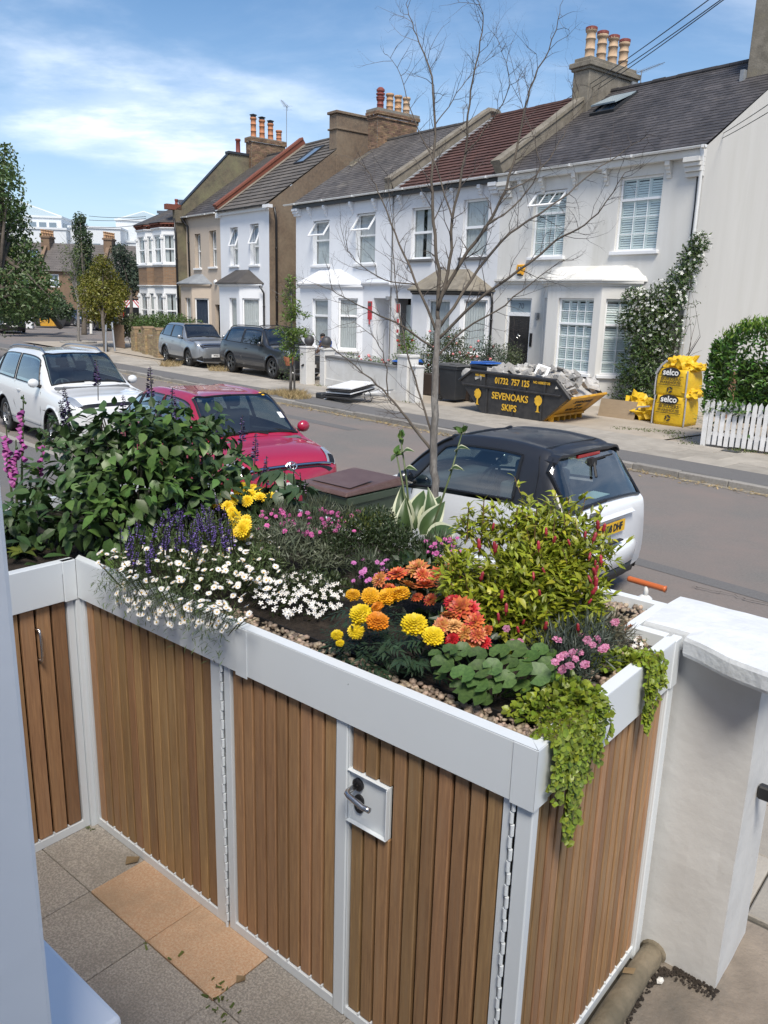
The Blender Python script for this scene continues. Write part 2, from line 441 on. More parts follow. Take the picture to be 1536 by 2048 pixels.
X['patio_grey'] = mat('grey_patio_slab', (0.26, 0.235, 0.205), 0.85, (0.47, 0.42, 0.36), 120, 0.85, rnd=0.10, bump=0.45, bs=190, col3=(0.22, 0.195, 0.16), vs3=2.2, lo3=0.52, hi3=0.78, lo=0.42, hi=0.62)
X['patio_pink'] = mat('salmon_patio_slab', (0.50, 0.30, 0.175), 0.85, (0.58, 0.43, 0.29), 110, 0.8, rnd=0.08, bump=0.4, bs=190, col3=(0.33, 0.235, 0.15), vs3=2.0, lo3=0.5, hi3=0.75, lo=0.42, hi=0.62)
X['grit'] = mat('dark_joint_grit', (0.05, 0.043, 0.035), 0.95, (0.09, 0.08, 0.06), 20, 0.8)
X['oldground'] = mat('worn_concrete', (0.175, 0.145, 0.115), 0.9, (0.27, 0.225, 0.18), 5, 0.8, bump=0.35, bs=60, col3=(0.11, 0.10, 0.085), vs3=2.0, lo3=0.5, hi3=0.75)
X['metal_white'] = mat('white_powder_coat', (0.70, 0.735, 0.755), 0.38, (0.66, 0.69, 0.71), 2, 0.4)
X['wood'] = mat('hardwood_slat', (0.37, 0.215, 0.102), 0.5, (0.235, 0.130, 0.064), 14, 0.9, stretch=(9, 9, 0.5), rnd=0.22, hue=0.018, bump=0.10, bs=40, col3=(0.375, 0.24, 0.13), vs3=7, lo3=0.52, hi3=0.80, det=6)
X['void'] = mat('slat_gap_shade', (0.012, 0.009, 0.007), 0.95)
X['soil'] = mat('potting_soil', (0.018, 0.013, 0.009), 0.95, (0.045, 0.033, 0.024), 30, 0.8, bump=0.8, bs=60)
X['pebble'] = mat('river_pebble', (0.33, 0.25, 0.175), 0.6, (0.25, 0.2, 0.16), 40, 0.6, rnd=0.5, hue=0.04)
X['pebble_t'] = mat('river_pebbles', (0.33, 0.25, 0.175), 0.6, (0.25, 0.2, 0.16), 40, 0.6, tint=0.5, hue=0.04)
X['pillar'] = mat('white_masonry_paint', (0.60, 0.60, 0.59), 0.6, (0.53, 0.525, 0.51), 2.5, 0.8, bump=0.16, bs=14, col3=(0.52, 0.51, 0.49), vs3=1.4, lo3=0.6, hi3=0.9)
X['pillar_cap'] = mat('white_coping_paint', (0.70, 0.72, 0.74), 0.5, (0.60, 0.62, 0.64), 6, 0.8, bump=0.2, bs=30, col3=(0.42, 0.44, 0.46), vs3=9, lo3=0.66, hi3=0.8)
X['wall_blue'] = mat('white_gloss_masonry', (0.76, 0.78, 0.81), 0.45, (0.72, 0.74, 0.77), 2, 0.5, bump=0.12, bs=9)
X['pipe_stone'] = mat('mossy_stone_kerb', (0.20, 0.165, 0.115), 0.85, (0.11, 0.095, 0.065), 7, 0.9, bump=0.5, bs=30)
X['bark'] = mat('pale_grey_bark', (0.17, 0.155, 0.14), 0.8, (0.085, 0.078, 0.07), 9, 0.9, stretch=(3, 3, 0.7), bump=0.5, bs=30, col3=(0.26, 0.25, 0.235), vs3=6, lo3=0.5, hi3=0.7)
X['twig'] = mat('dark_twig', (0.055, 0.042, 0.036), 0.7, (0.13, 0.11, 0.095), 6, 0.7)
X['bark_dark'] = mat('brown_bark', (0.11, 0.09, 0.07), 0.85, (0.06, 0.05, 0.04), 6, 0.8, bump=0.4, bs=20)
def leaf(name, c, var=0.4, hue=0.04, trans=0.3, rough=0.45, per='tint', c2=None, vs=6):
 k = dict(tint=var) if per == 'tint' else dict(rnd=var)
 return mat(name, c, rough, hue=hue, trans=trans, col2=c2, vs=vs, var=0.7, **k)
X['leaf_far'] = leaf('far_foliage', (0.090, 0.123, 0.033), 0.55, 0.05)
X['leaf_poplar'] = leaf('dark_tree_foliage', (0.060, 0.093, 0.042), 0.5, 0.04)
X['leaf_yellow'] = leaf('yellow_green_foliage', (0.163, 0.163, 0.023), 0.5, 0.05)
X['leaf_bluish'] = leaf('grey_green_foliage', (0.070, 0.098, 0.063), 0.5, 0.04)
X['leaf_left'] = leaf('street_tree_foliage', (0.080, 0.128, 0.040), 0.55, 0.05)
X['leaf_laurel'] = leaf('laurel_leaf', (0.062, 0.13, 0.022), 0.5, 0.05, 0.2, 0.3)
X['leaf_laurel_new'] = leaf('new_laurel_leaf', (0.17, 0.27, 0.035), 0.4, 0.05, 0.3, 0.35)
X['leaf_jasmine'] = leaf('climber_leaf', (0.060, 0.098, 0.026), 0.55, 0.05, 0.2, 0.35)
X['leaf_sapling'] = leaf('sapling_leaf', (0.12, 0.19, 0.035), 0.5, 0.05, 0.35)
X['leaf_rose'] = leaf('rose_leaf', (0.055, 0.075, 0.026), 0.6, 0.06, 0.2)
X['leaf_hedge'] = leaf('hedge_leaf', (0.07, 0.12, 0.025), 0.5, 0.05, 0.25)
X['white_petal'] = mat('white_petal', (0.80, 0.80, 0.74), 0.6, tint=0.08)
X['dry_grass'] = leaf('dry_grass', (0.42, 0.32, 0.16), 0.4, 0.03, 0.3, 0.7)
X['weed'] = leaf('weed_leaf', (0.10, 0.13, 0.03), 0.4, 0.05, 0.3, 0.6)
X['skip_black'] = mat('scuffed_black_paint', (0.022, 0.022, 0.024), 0.4, (0.045, 0.043, 0.042), 6, 0.8, col3=(0.10, 0.085, 0.07), vs3=3, lo3=0.62, hi3=0.85, bump=0.2, bs=12)
X['skip_yellow'] = mat('dirty_yellow_paint', (0.62, 0.33, 0.02), 0.5, (0.40, 0.20, 0.03), 3, 0.9, col3=(0.16, 0.10, 0.05), vs3=3, lo3=0.55, hi3=0.8)
X['sign_yellow'] = mat('yellow_sign_paint', (0.72, 0.43, 0.03), 0.5, (0.5, 0.28, 0.02), 9, 0.6)
X['rubble'] = mat('broken_masonry', (0.40, 0.385, 0.36), 0.9, (0.27, 0.265, 0.26), 6, 0.8, rnd=0.42, hue=0.03, bump=0.4, bs=30, col3=(0.46, 0.41, 0.33), vs3=2)
X['bag_yellow'] = mat('yellow_woven_plastic', (0.72, 0.47, 0.015), 0.5, (0.60, 0.36, 0.012), 5, 0.8, bump=0.35, bs=18)
X['ink'] = mat('black_print', (0.02, 0.02, 0.022), 0.6)
X['white_print'] = mat('white_print', (0.78, 0.78, 0.76), 0.6)
X['strap'] = mat('grey_webbing', (0.28, 0.28, 0.30), 0.7, (0.45, 0.45, 0.47), 20, 0.7)
X['ply'] = mat('plywood_board', (0.34, 0.26, 0.17), 0.8, (0.28, 0.21, 0.14), 5, 0.7, stretch=(1, 1, 5))
X['cardboard'] = mat('brown_board', (0.30, 0.17, 0.10), 0.8, (0.25, 0.14, 0.085), 4, 0.6)
X['fence_white'] = mat('white_fence_paint', (0.70, 0.70, 0.70), 0.55, (0.55, 0.55, 0.54), 6, 0.7, rnd=0.06)
X['bin_dark'] = mat('charcoal_bin_plastic', (0.028, 0.031, 0.036), 0.45, (0.04, 0.043, 0.047), 5, 0.6)
X['bin_grey'] = mat('grey_bin_lid', (0.085, 0.085, 0.085), 0.5)
X['bin_blue'] = mat('blue_bin_lid', (0.02, 0.10, 0.38), 0.45)
X['bin_green'] = mat('dark_green_bin_plastic', (0.040, 0.060, 0.035), 0.42, (0.055, 0.075, 0.045), 4, 0.7)
X['bin_brown'] = mat('brown_bin_lid', (0.10, 0.055, 0.047), 0.4, (0.135, 0.085, 0.072), 7, 0.7)
X['rubber'] = mat('tyre_rubber', (0.014, 0.014, 0.015), 0.75)
X['wall_white_old'] = mat('flaking_white_wall', (0.66, 0.655, 0.64), 0.75, (0.55, 0.54, 0.51), 2, 0.8, bump=0.3, bs=25, col3=(0.25, 0.20, 0.14), vs3=2.6, lo3=0.66, hi3=0.78)
X['grey_coping'] = mat('grey_coping', (0.12, 0.12, 0.12), 0.8)
X['globe'] = mat('dark_stone_ball', (0.055, 0.055, 0.06), 0.5)
X['panel_white'] = mat('white_enamel_panel', (0.78, 0.79, 0.80), 0.35, (0.62, 0.62, 0.60), 4, 0.6)
X['panel_dark'] = mat('dark_backing_board', (0.03, 0.03, 0.032), 0.8)
X['orange'] = mat('orange_plastic', (0.52, 0.13, 0.035), 0.4)
X['white_plastic'] = mat('white_plastic', (0.72, 0.72, 0.70), 0.4)
X['cable'] = mat('black_cable', (0.02, 0.02, 0.022), 0.6)
X['alarm_orange'] = mat('orange_alarm_box', (0.75, 0.36, 0.02), 0.4)
X['sign_red'] = mat('red_sign', (0.45, 0.03, 0.04), 0.5)
X['skin'] = mat('skin', (0.30, 0.15, 0.09), 0.55)
X['shirt'] = mat('blue_shirt', (0.03, 0.11, 0.42), 0.85)
X['vest'] = mat('pale_vest', (0.55, 0.60, 0.62), 0.85)
X['hair'] = mat('dark_hair', (0.012, 0.010, 0.009), 0.7)
X['trouser'] = mat('dark_trousers', (0.03, 0.033, 0.045), 0.85)
X['terracotta'] = mat('terracotta', (0.33, 0.12, 0.06), 0.8)
X['far_office'] = mat('white_cladding', (0.62, 0.65, 0.67), 0.5)
X['far_window'] = mat('tinted_office_glass', (0.16, 0.21, 0.25), 0.15)
X['far_roofglass'] = mat('glazed_roof', (0.34, 0.42, 0.46), 0.2)
X['far_dark'] = mat('dark_cladding', (0.085, 0.095, 0.115), 0.5)
X['far_glass2'] = mat('blue_office_glass', (0.15, 0.21, 0.29), 0.12)
X['far_brick'] = mat('far_brown_brick', (0.20, 0.135, 0.085), 0.9, (0.15, 0.10, 0.07), 2, 0.8)
X['far_slate'] = mat('far_slate_roof', (0.095, 0.085, 0.08), 0.7, (0.13, 0.115, 0.105), 1.0, 0.8)
# ------------------------------------------------------------------ ground, road, pavements
def near_kerb(s): return -15.1 + 0.09 * (s - 27)
def far_kerb(s): return -7.53 + 0.05 * (s - 23)
def road_z(n): return 0.0 if n < -15.0 else max(-0.06, -0.06 * (n + 15.0) / 7.0)
mb = MB()
vs = [(-900, -900, -0.35), (900, -900, -0.35), (900, 900, -0.35), (-900, 900, -0.35)]
mb.add(vs, [(0, 1, 2, 3)])
struct('ground', mb, X['oldground'])
mb = MB()
ss = [-160, -100, -60, -30, -10, 0, 10, 20, 30, 45, 70, 110]
ns = [-60, -30, -15.0, -11.5, -8.0, -4, 10, 60]
for i in range(len(ss) - 1):
 for j in range(len(ns) - 1):
  mb.quad(*[hw(a, b, road_z(b)) for a, b in ((ss[i], ns[j]), (ss[i + 1], ns[j]), (ss[i + 1], ns[j + 1]), (ss[i], ns[j + 1]))])
struct('road', mb, X['asphalt'])
# darker repair patches and a trench line in the road, 4 mm above it
mb = MB()
for (s0, s1, n0, n1) in ((20.5, 23.0, -10.4, -9.6), (24.5, 31, -12.6, -12.35), (-12, -5, -12.5, -10.8), (12, 17, -9.7, -9.35), (-30, -21, -13, -9), (28.6, 34, -13.9, -12.9)):
 mb.quad(*[hw(a, b, road_z(b) + 0.004) for a, b in ((s0, n0), (s1, n0 + .05 * (s1 - s0)), (s1, n1 + .05 * (s1 - s0)), (s0, n1))])
struct('road_patch', mb, X['tarmac'])
def kz(s): return GF
# far pavement: bed, kerb stones, tarmac strip, paving slabs, forecourts
def strip_in(s): return -6.45 + 0.045 * (s - 22)     # inner edge of the tarmac strip
mb = MB()
for i in range(-20, 40, 2):
 a, b = i, i + 2
 mb.quad(hw(a, far_kerb(a) + .15, GF), hw(b, far_kerb(b) + .15, GF), hw(b, strip_in(b), GF), hw(a, strip_in(a), GF))
struct('pavement', mb, X['tarmac'])
mb = MB()
mb.quad(hw(-20, -6.5, GF - 0.03), hw(40, -4.6, GF - 0.03), hw(40, 14, GF - 0.03), hw(-20, 14, GF - 0.03))
for (a, b) in ((-9.6, -0.3), (15.0, 21.9)):
 mb.quad(hw(a, -5.0, GF + .002), hw(b, -4.6 if b > 0 else -5.0, GF + .002), hw(b, 0.6, GF + .002), hw(a, 0.6, GF + .002))
struct('forecourt', mb, X['drive'])
kroot = thing('kerb', 'row of worn granite kerb stones along the far side of the road', 'kerb')
km = MB(); km.box(0.004, 0, -0.17, 0.896, 0.15, 0, M=None)
kme = km.build('kerb_stone', X['kerb'], kroot, bevel=0.012)
kdir = atan2(0.05, 1)
rk = random.Random(3)
first = True
i = 0
s = -20.0
while s < 39:
 o = kme if first else kme.copy()
 if not first: COL.objects.link(o)
 first = False
 o.parent = kroot
 o.location = hw(s, far_kerb(s), GF + rk.uniform(-.008, .012)); o.rotation_euler = (rk.uniform(-.02, .02), rk.uniform(-.008, .008), HANG + kdir + rk.uniform(-.008, .008))
 s += 0.9
proot = thing('paving', 'pale concrete paving slabs along the far pavement', 'paving')
sm_ = MB(); sm_.box(0.004, 0.004, -0.05, 0.896, 0.64, 0.0)
sl = sm_.build('paving_slab', X['slab'], proot, bevel=0.006)
first = True
for r in range(3):
 s = -9 - (r % 2) * .45
 while s < 38:
  nn = strip_in(s) + .65 * r
  lim = -4.55 if s < 16 else -4.2
  if nn + .6 < lim + .5:
   o = sl if first else sl.copy()
   if not first: COL.objects.link(o)
   first = False; o.parent = proot
   o.location = hw(s, nn, GF + rk.uniform(0.002, 0.009)); o.rotation_euler = (rk.uniform(-.006, .006), rk.uniform(-.006, .006), HANG + atan2(.045, 1))
  s += .9
mb = MB()
for i in range(-14, 38):
 j = [.03 * noise.noise(Vector((q_ * .9, 3, 1))) for q_ in (i, i + 1)]
 mb.quad(*[hw(a, far_kerb(a) - d_, -.0535) for a, d_ in ((i, .15 + j[0]), (i + 1, .15 + j[1]), (i + 1, .004), (i, .004))])
struct('gutter_channel', mb, mat('gutter_grit', (.34, .30, .235), .95, (.15, .135, .11), 9, .9, bump=.5, bs=60))
mb = MB()
for (pts, w_) in (([(1385, 1172), (1420, 1180), (1462, 1188), (1500, 1200), (1560, 1212)], .006),):
 P_ = []
 for a, b in zip(pts, pts[1:]):
  for k in range(6): P_.append(at(a[0] + (b[0] - a[0]) * k / 6, a[1] + (b[1] - a[1]) * k / 6, .004) + Vector((rk.gauss(0, .012), rk.gauss(0, .012), 0)))
 for a, b in zip(P_, P_[1:]):
  n_ = Vector((-(b - a).y, (b - a).x, 0)).normalized() * w_ * rk.uniform(.4, 1.2); mb.quad(a - n_, b - n_, b + n_, a + n_)
struct('road_crack', mb, X['grit'])
# debris, dry grass and weeds gathered along the gutter and the kerb
rg = random.Random(11)
def blades(mb, base, n, h, spread, rnd, wid=0.006, lean=0.5):
 for _ in range(n):
  a = rnd.uniform(0, 2 * pi); r = spread * sqrt(rnd.random())
  p = Vector(base) + Vector((cos(a) * r, sin(a) * r, 0))
  d = Vector((rnd.uniform(-lean, lean), rnd.uniform(-lean, lean), 1)).normalized()
  sd = d.orthogonal().normalized()
  sd = Matrix.Rotation(rnd.uniform(0, 6.28), 3, d) @ sd
  hh = h * rnd.uniform(.5, 1.1); bend = Vector((d.x, d.y, -0.25)) * hh * .5
  q = p + d * hh * .55; e = p + d * hh + bend * .6
  mb.add([tuple(p - sd * wid), tuple(p + sd * wid), tuple(q + sd * wid * .7), tuple(q - sd * wid * .7), tuple(e)], [(0, 1, 2, 3), (3, 2, 4)], 0, rnd.random())
mb = MB()
for _ in range(2600):
 s = rg.uniform(9, 34) if rg.random() < .8 else rg.uniform(-12, 9)
 dn = abs(rg.gauss(0, .16))
 q = hw(s, far_kerb(s) - 0.02 - dn, -0.056 + rg.uniform(.002, .02))
 a = rg.uniform(0, 6.28); l = rg.uniform(.008, .03)
 u_ = Vector((cos(a), sin(a), rg.uniform(-.3, .6))) * l; v_ = Vector((-sin(a), cos(a), rg.uniform(-.2, .4))) * l * .5
 mb.quad(q - u_ - v_, q + u_ - v_, q + u_ + v_, q - u_ + v_, 0, rg.random())
for _ in range(160):
 s = rg.uniform(9, 32); blades(mb, hw(s, far_kerb(s) - .03, -.055), 5, rg.uniform(.03, .10), .05, rg, .004, .9)
o = mb.build('gutter_litter', X['dry_grass'], kind='stuff'); tag(o, 'dry leaf litter and withered grass along the far gutter', 'litter')
mb = MB()
for (s, n, k, h) in ((11.3, -7.35, 700, .28), (11.8, -7.5, 500, .22), (10.6, -7.6, 420, .18), (0.1, -6.15, 300, .35), (2.75, -5.3, 260, .30), (-4.6, -7.4, 260, .34), (-5.2, -7.5, 160, .25)):
 blades(mb, hw(s, n, GF), k, h, .42, rg, .006, .8)
o = mb.build('dry_grass_tufts', X['dry_grass'], kind='stuff'); tag(o, 'straw coloured dry grass tufts growing on the far pavement', 'grass')
mb = MB()
for (s, n, k, h) in ((20.4, -3.9, 60, .05), (20.9, -3.6, 80, .06), (21.4, -3.4, 90, .07), (21.9, -3.9, 60, .06), (22.5, -4.45, 60, .06), (23.6, -4.3, 80, .08), (24.3, -4.2, 50, .07), (9.2, -4.8, 60, .08), (14.1, -5.05, 60, .1)):
 blades(mb, hw(s, n, GF), k, h, .3, rg, .008, 1.2)
o = mb.build('weeds', X['weed'], kind='stuff'); tag(o, 'low green weeds in the joints by the picket fence', 'weeds')
# near side: pavement bed, kerb, slabs by the gate pillar, worn concrete path, patio
mb = MB()
for i in range(-30, 60, 3):
 mb.quad(hw(i, near_kerb(i) - .15, .10), hw(i + 3, near_kerb(i + 3) - .15, .10), hw(i + 3, -30, .10), hw(i, -30, .10))
struct('near_pavement', mb, X['tarmac'])
mb = MB()
for i in range(-30, 60, 3):
 q = [hw(i, near_kerb(i) - .15, .104), hw(i + 3, near_kerb(i + 3) - .15, .104), hw(i + 3, near_kerb(i + 3), .104), hw(i, near_kerb(i), .104)]
 mb.quad(*q); mb.quad(q[3], q[2], q[2] - Vector((0, 0, .15)), q[3] - Vector((0, 0, .15)))
struct('near_kerb', mb, X['kerb'])
mb = MB(); mb.quad(pw(-3.2, -4, .27), pw(3, -4, .27), pw(3, 1.52, .27), pw(-3.2, 1.52, .27))
struct('front_yard', mb, X['grit'])
mb = MB(); mb.quad(pw(.03, -4, .275), pw(3, -4, .275), pw(3, 1.50, .275), pw(.03, 1.50, .275))
struct('path', mb, X['oldground'])
nroot = thing('pavement_slabs', 'worn grey paving slabs just beyond the white gate pillar', 'paving')
nm = MB(); nm.box(.004, .004, -.04, .596, .446, 0)
ns_ = nm.build('paving_slab', X['slab'], nroot, bevel=.006)
k0 = True
for a in range(-3, 5):
 for b in range(4):
  o = ns_ if k0 else ns_.copy()
  if not k0: COL.objects.link(o)
  k0 = False; o.parent = nroot
  o.location = pw(-.35 + .6 * a, 1.53 + .45 * b, .278 + rk.uniform(0, .006)); o.rotation_euler = (0, 0, PANG)
troot = thing('patio', 'textured patio tiles in front of the wooden bin store', 'patio')
tm = MB(); tm.box(.0025, .0025, -.03, .4125, .4125, 0)
t0_ = tm.build('patio_tile', X['patio_grey'], troot, bevel=.004)
me_pink = t0_.data.copy(); me_pink.materials.clear(); me_pink.materials.append(X['patio_pink'])
k0 = True
for a in range(8):
 for b in range(5):
  o = t0_ if k0 else t0_.copy()
  if not k0: COL.objects.link(o)
  k0 = False; o.parent = troot
  if b == 0 and a in (2, 3):
   o.data = me_pink; o['label'] = 'salmon pink patio tile'
  o.location = pw(-2.73 + .4135 * a, -.25 - .4145 * b, .300 + rk.uniform(-.002, .002)); o.rotation_euler = (rk.uniform(-.004, .004), rk.uniform(-.004, .004), PANG + rk.uniform(-.003, .003))
mb = MB()
rl = random.Random(5)
for (px, py, k) in ((430, 1975, 9), (440, 2000, 8), (448, 2022, 6), (300, 1880, 2), (350, 1905, 2), (185, 1660, 6)):
 c = at(px, py, .303)
 for _ in range(k):
  a = rl.uniform(0, 6.28); l = rl.uniform(.004, .013); q = c + Vector((rl.gauss(0, .022), rl.gauss(0, .022), rl.uniform(0, .006)))
  u_ = Vector((cos(a), sin(a), rl.uniform(-.2, .5))) * l; v_ = Vector((-sin(a), cos(a), 0)) * l * .5
  mb.quad(q - u_ - v_, q + u_ - v_, q + u_ * 1.3 + v_ * .3, q - u_ + v_, 0, rl.random())
o = mb.build('leaf_litter', X['weed'], kind='stuff'); tag(o, 'scraps of leaf and moss in the patio tile joints', 'litter')
# ------------------------------------------------------------------ houses
def facade(mb, M, x0, x1, z0, z1, holes, dep=.16, mi=0):
 """a wall face in the plane y=0 of M (y runs inwards) with rectangular openings and their reveals"""
 xs = sorted(set([x0, x1] + [h[0] for h in holes] + [h[1] for h in holes])); zs = sorted(set([z0, z1] + [h[2] for h in holes] + [h[3] for h in holes]))
 T = lambda x, y, z: tuple(M @ Vector((x, y, z)))
 for i in range(len(xs) - 1):
  for j in range(len(zs) - 1):
   cx, cz = (xs[i] + xs[i + 1]) / 2, (zs[j] + zs[j + 1]) / 2
   if any(h[0] < cx < h[1] and h[2] < cz < h[3] for h in holes): continue
   mb.quad(T(xs[i], 0, zs[j]), T(xs[i + 1], 0, zs[j]), T(xs[i + 1], 0, zs[j + 1]), T(xs[i], 0, zs[j + 1]), mi)
 for (a, b, c, d) in [h[:4] for h in holes]:
  mb.quad(T(a, 0, c), T(a, 0, d), T(a, dep, d), T(a, dep, c), mi); mb.quad(T(b, 0, d), T(b, 0, c), T(b, dep, c), T(b, dep, d), mi)
  mb.quad(T(a, 0, d), T(b, 0, d), T(b, dep, d), T(a, dep, d), mi); mb.quad(T(a, 0, c), T(a, dep, c), T(b, dep, c), T(b, 0, c), mi)
def child(name, mb, m, par, M=None, **k):
 o = mb.build(name, m, par, **k)
 if M is not None: o.matrix_local = M
 return o
ID = Matrix.Identity(4)
def window(root, M, a, b, c, d, rail=.5, style='sash', cover='curtain', sill=True, sillm='trim_white', rec=.11, open_top=0.0, bars=None, fw=.055):
 """a window in an opening a..b x c..d; parts: window (frame) > pane, sill, curtain or shutter"""
 W = MB(); y0, y1 = rec, rec + .06
 W.box(a, y0, c, a + fw, y1, d); W.box(b - fw, y0, c, b, y1, d); W.box(a + fw, y0, d - fw, b - fw, y1, d); W.box(a + fw, y0, c, b - fw, y1, c + fw)
 zr = c + (d - c) * rail
 if rail: W.box(a + fw, y0 - .006, zr - fw * .6, b - fw, y1, zr + fw * .6)
 if bars:
  nx, nzl, nzu = bars
  for k in range(1, nx):
   x = a + fw + (b - a - 2 * fw) * k / nx
   W.box(x - .009, y0 + .012, c + fw, x + .009, y0 + .03, zr - fw * .6)
   if not open_top: W.box(x - .009, y0 + .012, zr + fw * .6, x + .009, y0 + .03, d - fw)
  for k in range(1, nzl): z = c + (zr - c) * k / nzl; W.box(a + fw, y0 + .010, z - .009, b - fw, y0 + .028, z + .009)
  for k in range(1, nzu): z = zr + (d - zr) * k / nzu; W.box(a + fw, y0 + .010, z - .009, b - fw, y0 + .028, z + .009)
 wo = child('window', W, X['upvc'], root, M, bevel=.006)
 G = MB()
 yg = y0 + .022
 G.quad((a + fw * .5, yg, c + fw * .5), (b - fw * .5, yg, c + fw * .5), (b - fw * .5, yg, zr if open_top else d - fw * .5), (a + fw * .5, yg, zr if open_top else d - fw * .5))
 G.build('pane', X['pane'], wo)
 if open_top:
  S = MB(); th = open_top; h = d - zr - fw; x0, x1 = a + fw * .6, b - fw * .6
  MM = Matrix.Translation((0, y0 - .005, d - fw * .6)) @ Matrix.Rotation(-th, 4, 'X')
  for q in ((x0, -.03, -h, x0 + fw, .02, 0), (x1 - fw, -.03, -h, x1, .02, 0), (x0 + fw, -.03, -fw, x1 - fw, .02, 0), (x0 + fw, -.03, -h, x1 - fw, .02, -h + fw)): S.box(*q, M=MM)
  if bars:
   for k in range(1, bars[0]):
    x = x0 + (x1 - x0) * k / bars[0]; S.box(x - .009, -.02, -h + fw, x + .009, .01, -fw, M=MM)
  so = S.build('open_sash', X['upvc'], wo)
  P_ = MB(); P_.add([tuple(MM @ Vector(p)) for p in ((x0 + .03, 0, -h + .03), (x1 - .03, 0, -h + .03), (x1 - .03, 0, -.03), (x0 + .03, 0, -.03))], [(0, 1, 2, 3)])
  P_.build('pane', X['pane'], wo)
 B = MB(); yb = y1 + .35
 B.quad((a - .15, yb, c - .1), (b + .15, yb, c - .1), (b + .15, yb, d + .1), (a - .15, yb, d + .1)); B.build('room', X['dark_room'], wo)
 if cover == 'curtain' or cover == 'blue':
  K = MB(); n_ = 26; yc = y1 + .035
  rr = random.Random(int(abs(a * 1000 + c * 77)))
  gap = rr.choice((0, 0, .12))
  pts = []
  for i in range(n_ + 1):
   x = a + .02 + (b - a - .04) * i / n_
   pts.append((x, yc + .018 * sin(i * 2.1 + rr.uniform(-.5, .5))))
  for i in range(n_):
   if gap and abs((i + .5) / n_ - .5) < gap / 2: continue
   (xa, ya), (xb, yb_) = pts[i], pts[i + 1]
   K.quad((xa, ya, c + .02), (xb, yb_, c + .02), (xb, yb_, d - .02), (xa, ya, d - .02), 0, .3 + .4 * rr.random())
  K.build('curtain', X['curtain'] if cover == 'curtain' else X['blue_curtain'], wo)
 elif cover == 'shutter':
  K = MB(); yc = y1 + .02; np_ = bars[0] if bars else 2
  for (zl, zh) in ((c + .04, zr - .02), (zr + .03, d - .04)):
   for k in range(np_):
    xa = a + .03 + (b - a - .06) * k / np_; xb = a + .03 + (b - a - .06) * (k + 1) / np_
    K.box(xa, yc, zl, xa + .04, yc + .03, zh); K.box(xb - .04, yc, zl, xb, yc + .03, zh); K.box(xa + .04, yc, zl, xb - .04, yc + .03, zl + .05); K.box(xa + .04, yc, zh - .05, xb - .04, yc + .03, zh)
    z = zl + .085
    while z < zh - .07:
     K.add([(xa + .04, yc + .002, z - .030), (xb - .04, yc + .002, z - .030), (xb - .04, yc + .022, z + .026), (xa + .04, yc + .022, z + .026)], [(0, 1, 2, 3)]); z += .064
  K.build('shutter', X['shutter'], wo)
 if sill:
  S = MB(); S.box(a - .10, -.09, c - .10, b + .10, rec + .02, c - .004)
  S.build('sill', X[sillm], wo, bevel=.01)
 return wo
def slates(mb, x0, x1, y0, z0, y1, z1, wd=.25, row=.2, th=.008, rnd=None, step=.016, uneven=.004):
 """courses of slates from the eave (y0,z0) up to the ridge (y1,z1)"""
 rnd = rnd or random
 L = hypot(y1 - y0, z1 - z0); dy, dz = (y1 - y0) / L, (z1 - z0) / L; ny, nz = -dz, dy
 nr = int(L / row)
 rw = L / nr
 ph = [rnd.uniform(0, 6.28) for _ in range(4)]
 for r in range(nr):
  x = x0 - (wd / 2 if r % 2 else 0)
  c0 = rnd.uniform(-.08, .08)
  while x < x1:
   xa, xb = max(x, x0) + .002, min(x + wd, x1) - .002
   if xb - xa > .03:
    j = rnd.uniform(0, uneven); sk_ = rnd.uniform(-.006, .006)
    d0, d1 = r * rw - .02 + rnd.uniform(-uneven, uneven), (r + 1) * rw + .02
    lo, hi = step + j, .003
    P_ = lambda xx, d, h: (xx, y0 + dy * d + ny * h, z0 + dz * d + nz * h)
    t = min(1, max(0, .5 + c0 + rnd.gauss(0, .17) + .14 * sin(xa * 1.7 + ph[0]) + .1 * sin(xa * 5.1 + r * .3 + ph[1])))
    mb.add([P_(xa, d0, lo), P_(xb, d0 + sk_, lo), P_(xb, d1, hi), P_(xa, d1, hi), P_(xa, d0, lo - th - .006), P_(xb, d0 + sk_, lo - th - .006)], [(0, 1, 2, 3), (4, 5, 1, 0), (1, 5, 2), (4, 0, 3)], 0, t)
   x += wd
def bricks(mb, x0, x1, y0, y1, z0, z1, sides='xXyY', bl=.225, bh=.075, gap=.01, rnd=None, prood=.008, dep=.05):
 rnd = rnd or random
 nr = max(1, int(round((z1 - z0) / bh))); hh = (z1 - z0) / nr
 def face(f, L):
  for r in range(nr):
   x = -(bl / 2) * (r % 2)
   while x < L:
    a, b = max(0, x) + gap / 2, min(L, x + bl) - gap / 2
    if b - a > .03:
     o = prood + rnd.uniform(-.003, .004); za, zb = z0 + r * hh + gap / 2, z0 + (r + 1) * hh - gap / 2
     q = [f(a, o, za), f(b, o, za), f(b, o, zb), f(a, o, zb)]; k = [f(a, -.01, za), f(b, -.01, za), f(b, -.01, zb), f(a, -.01, zb)]
     mb.add(q + k, [(0, 1, 2, 3), (0, 4, 5, 1), (1, 5, 6, 2), (2, 6, 7, 3), (3, 7, 4, 0)], 0, min(1, max(0, rnd.gauss(.5, .22))))
    x += bl
 if 'y' in sides: face(lambda a, o, z: (x0 + a, y0 - o, z), x1 - x0)
 if 'Y' in sides: face(lambda a, o, z: (x1 - a, y1 + o, z), x1 - x0)
 if 'X' in sides: face(lambda a, o, z: (x1 + o, y0 + a, z), y1 - y0)
 if 'x' in sides: face(lambda a, o, z: (x0 - o, y1 - a, z), y1 - y0)
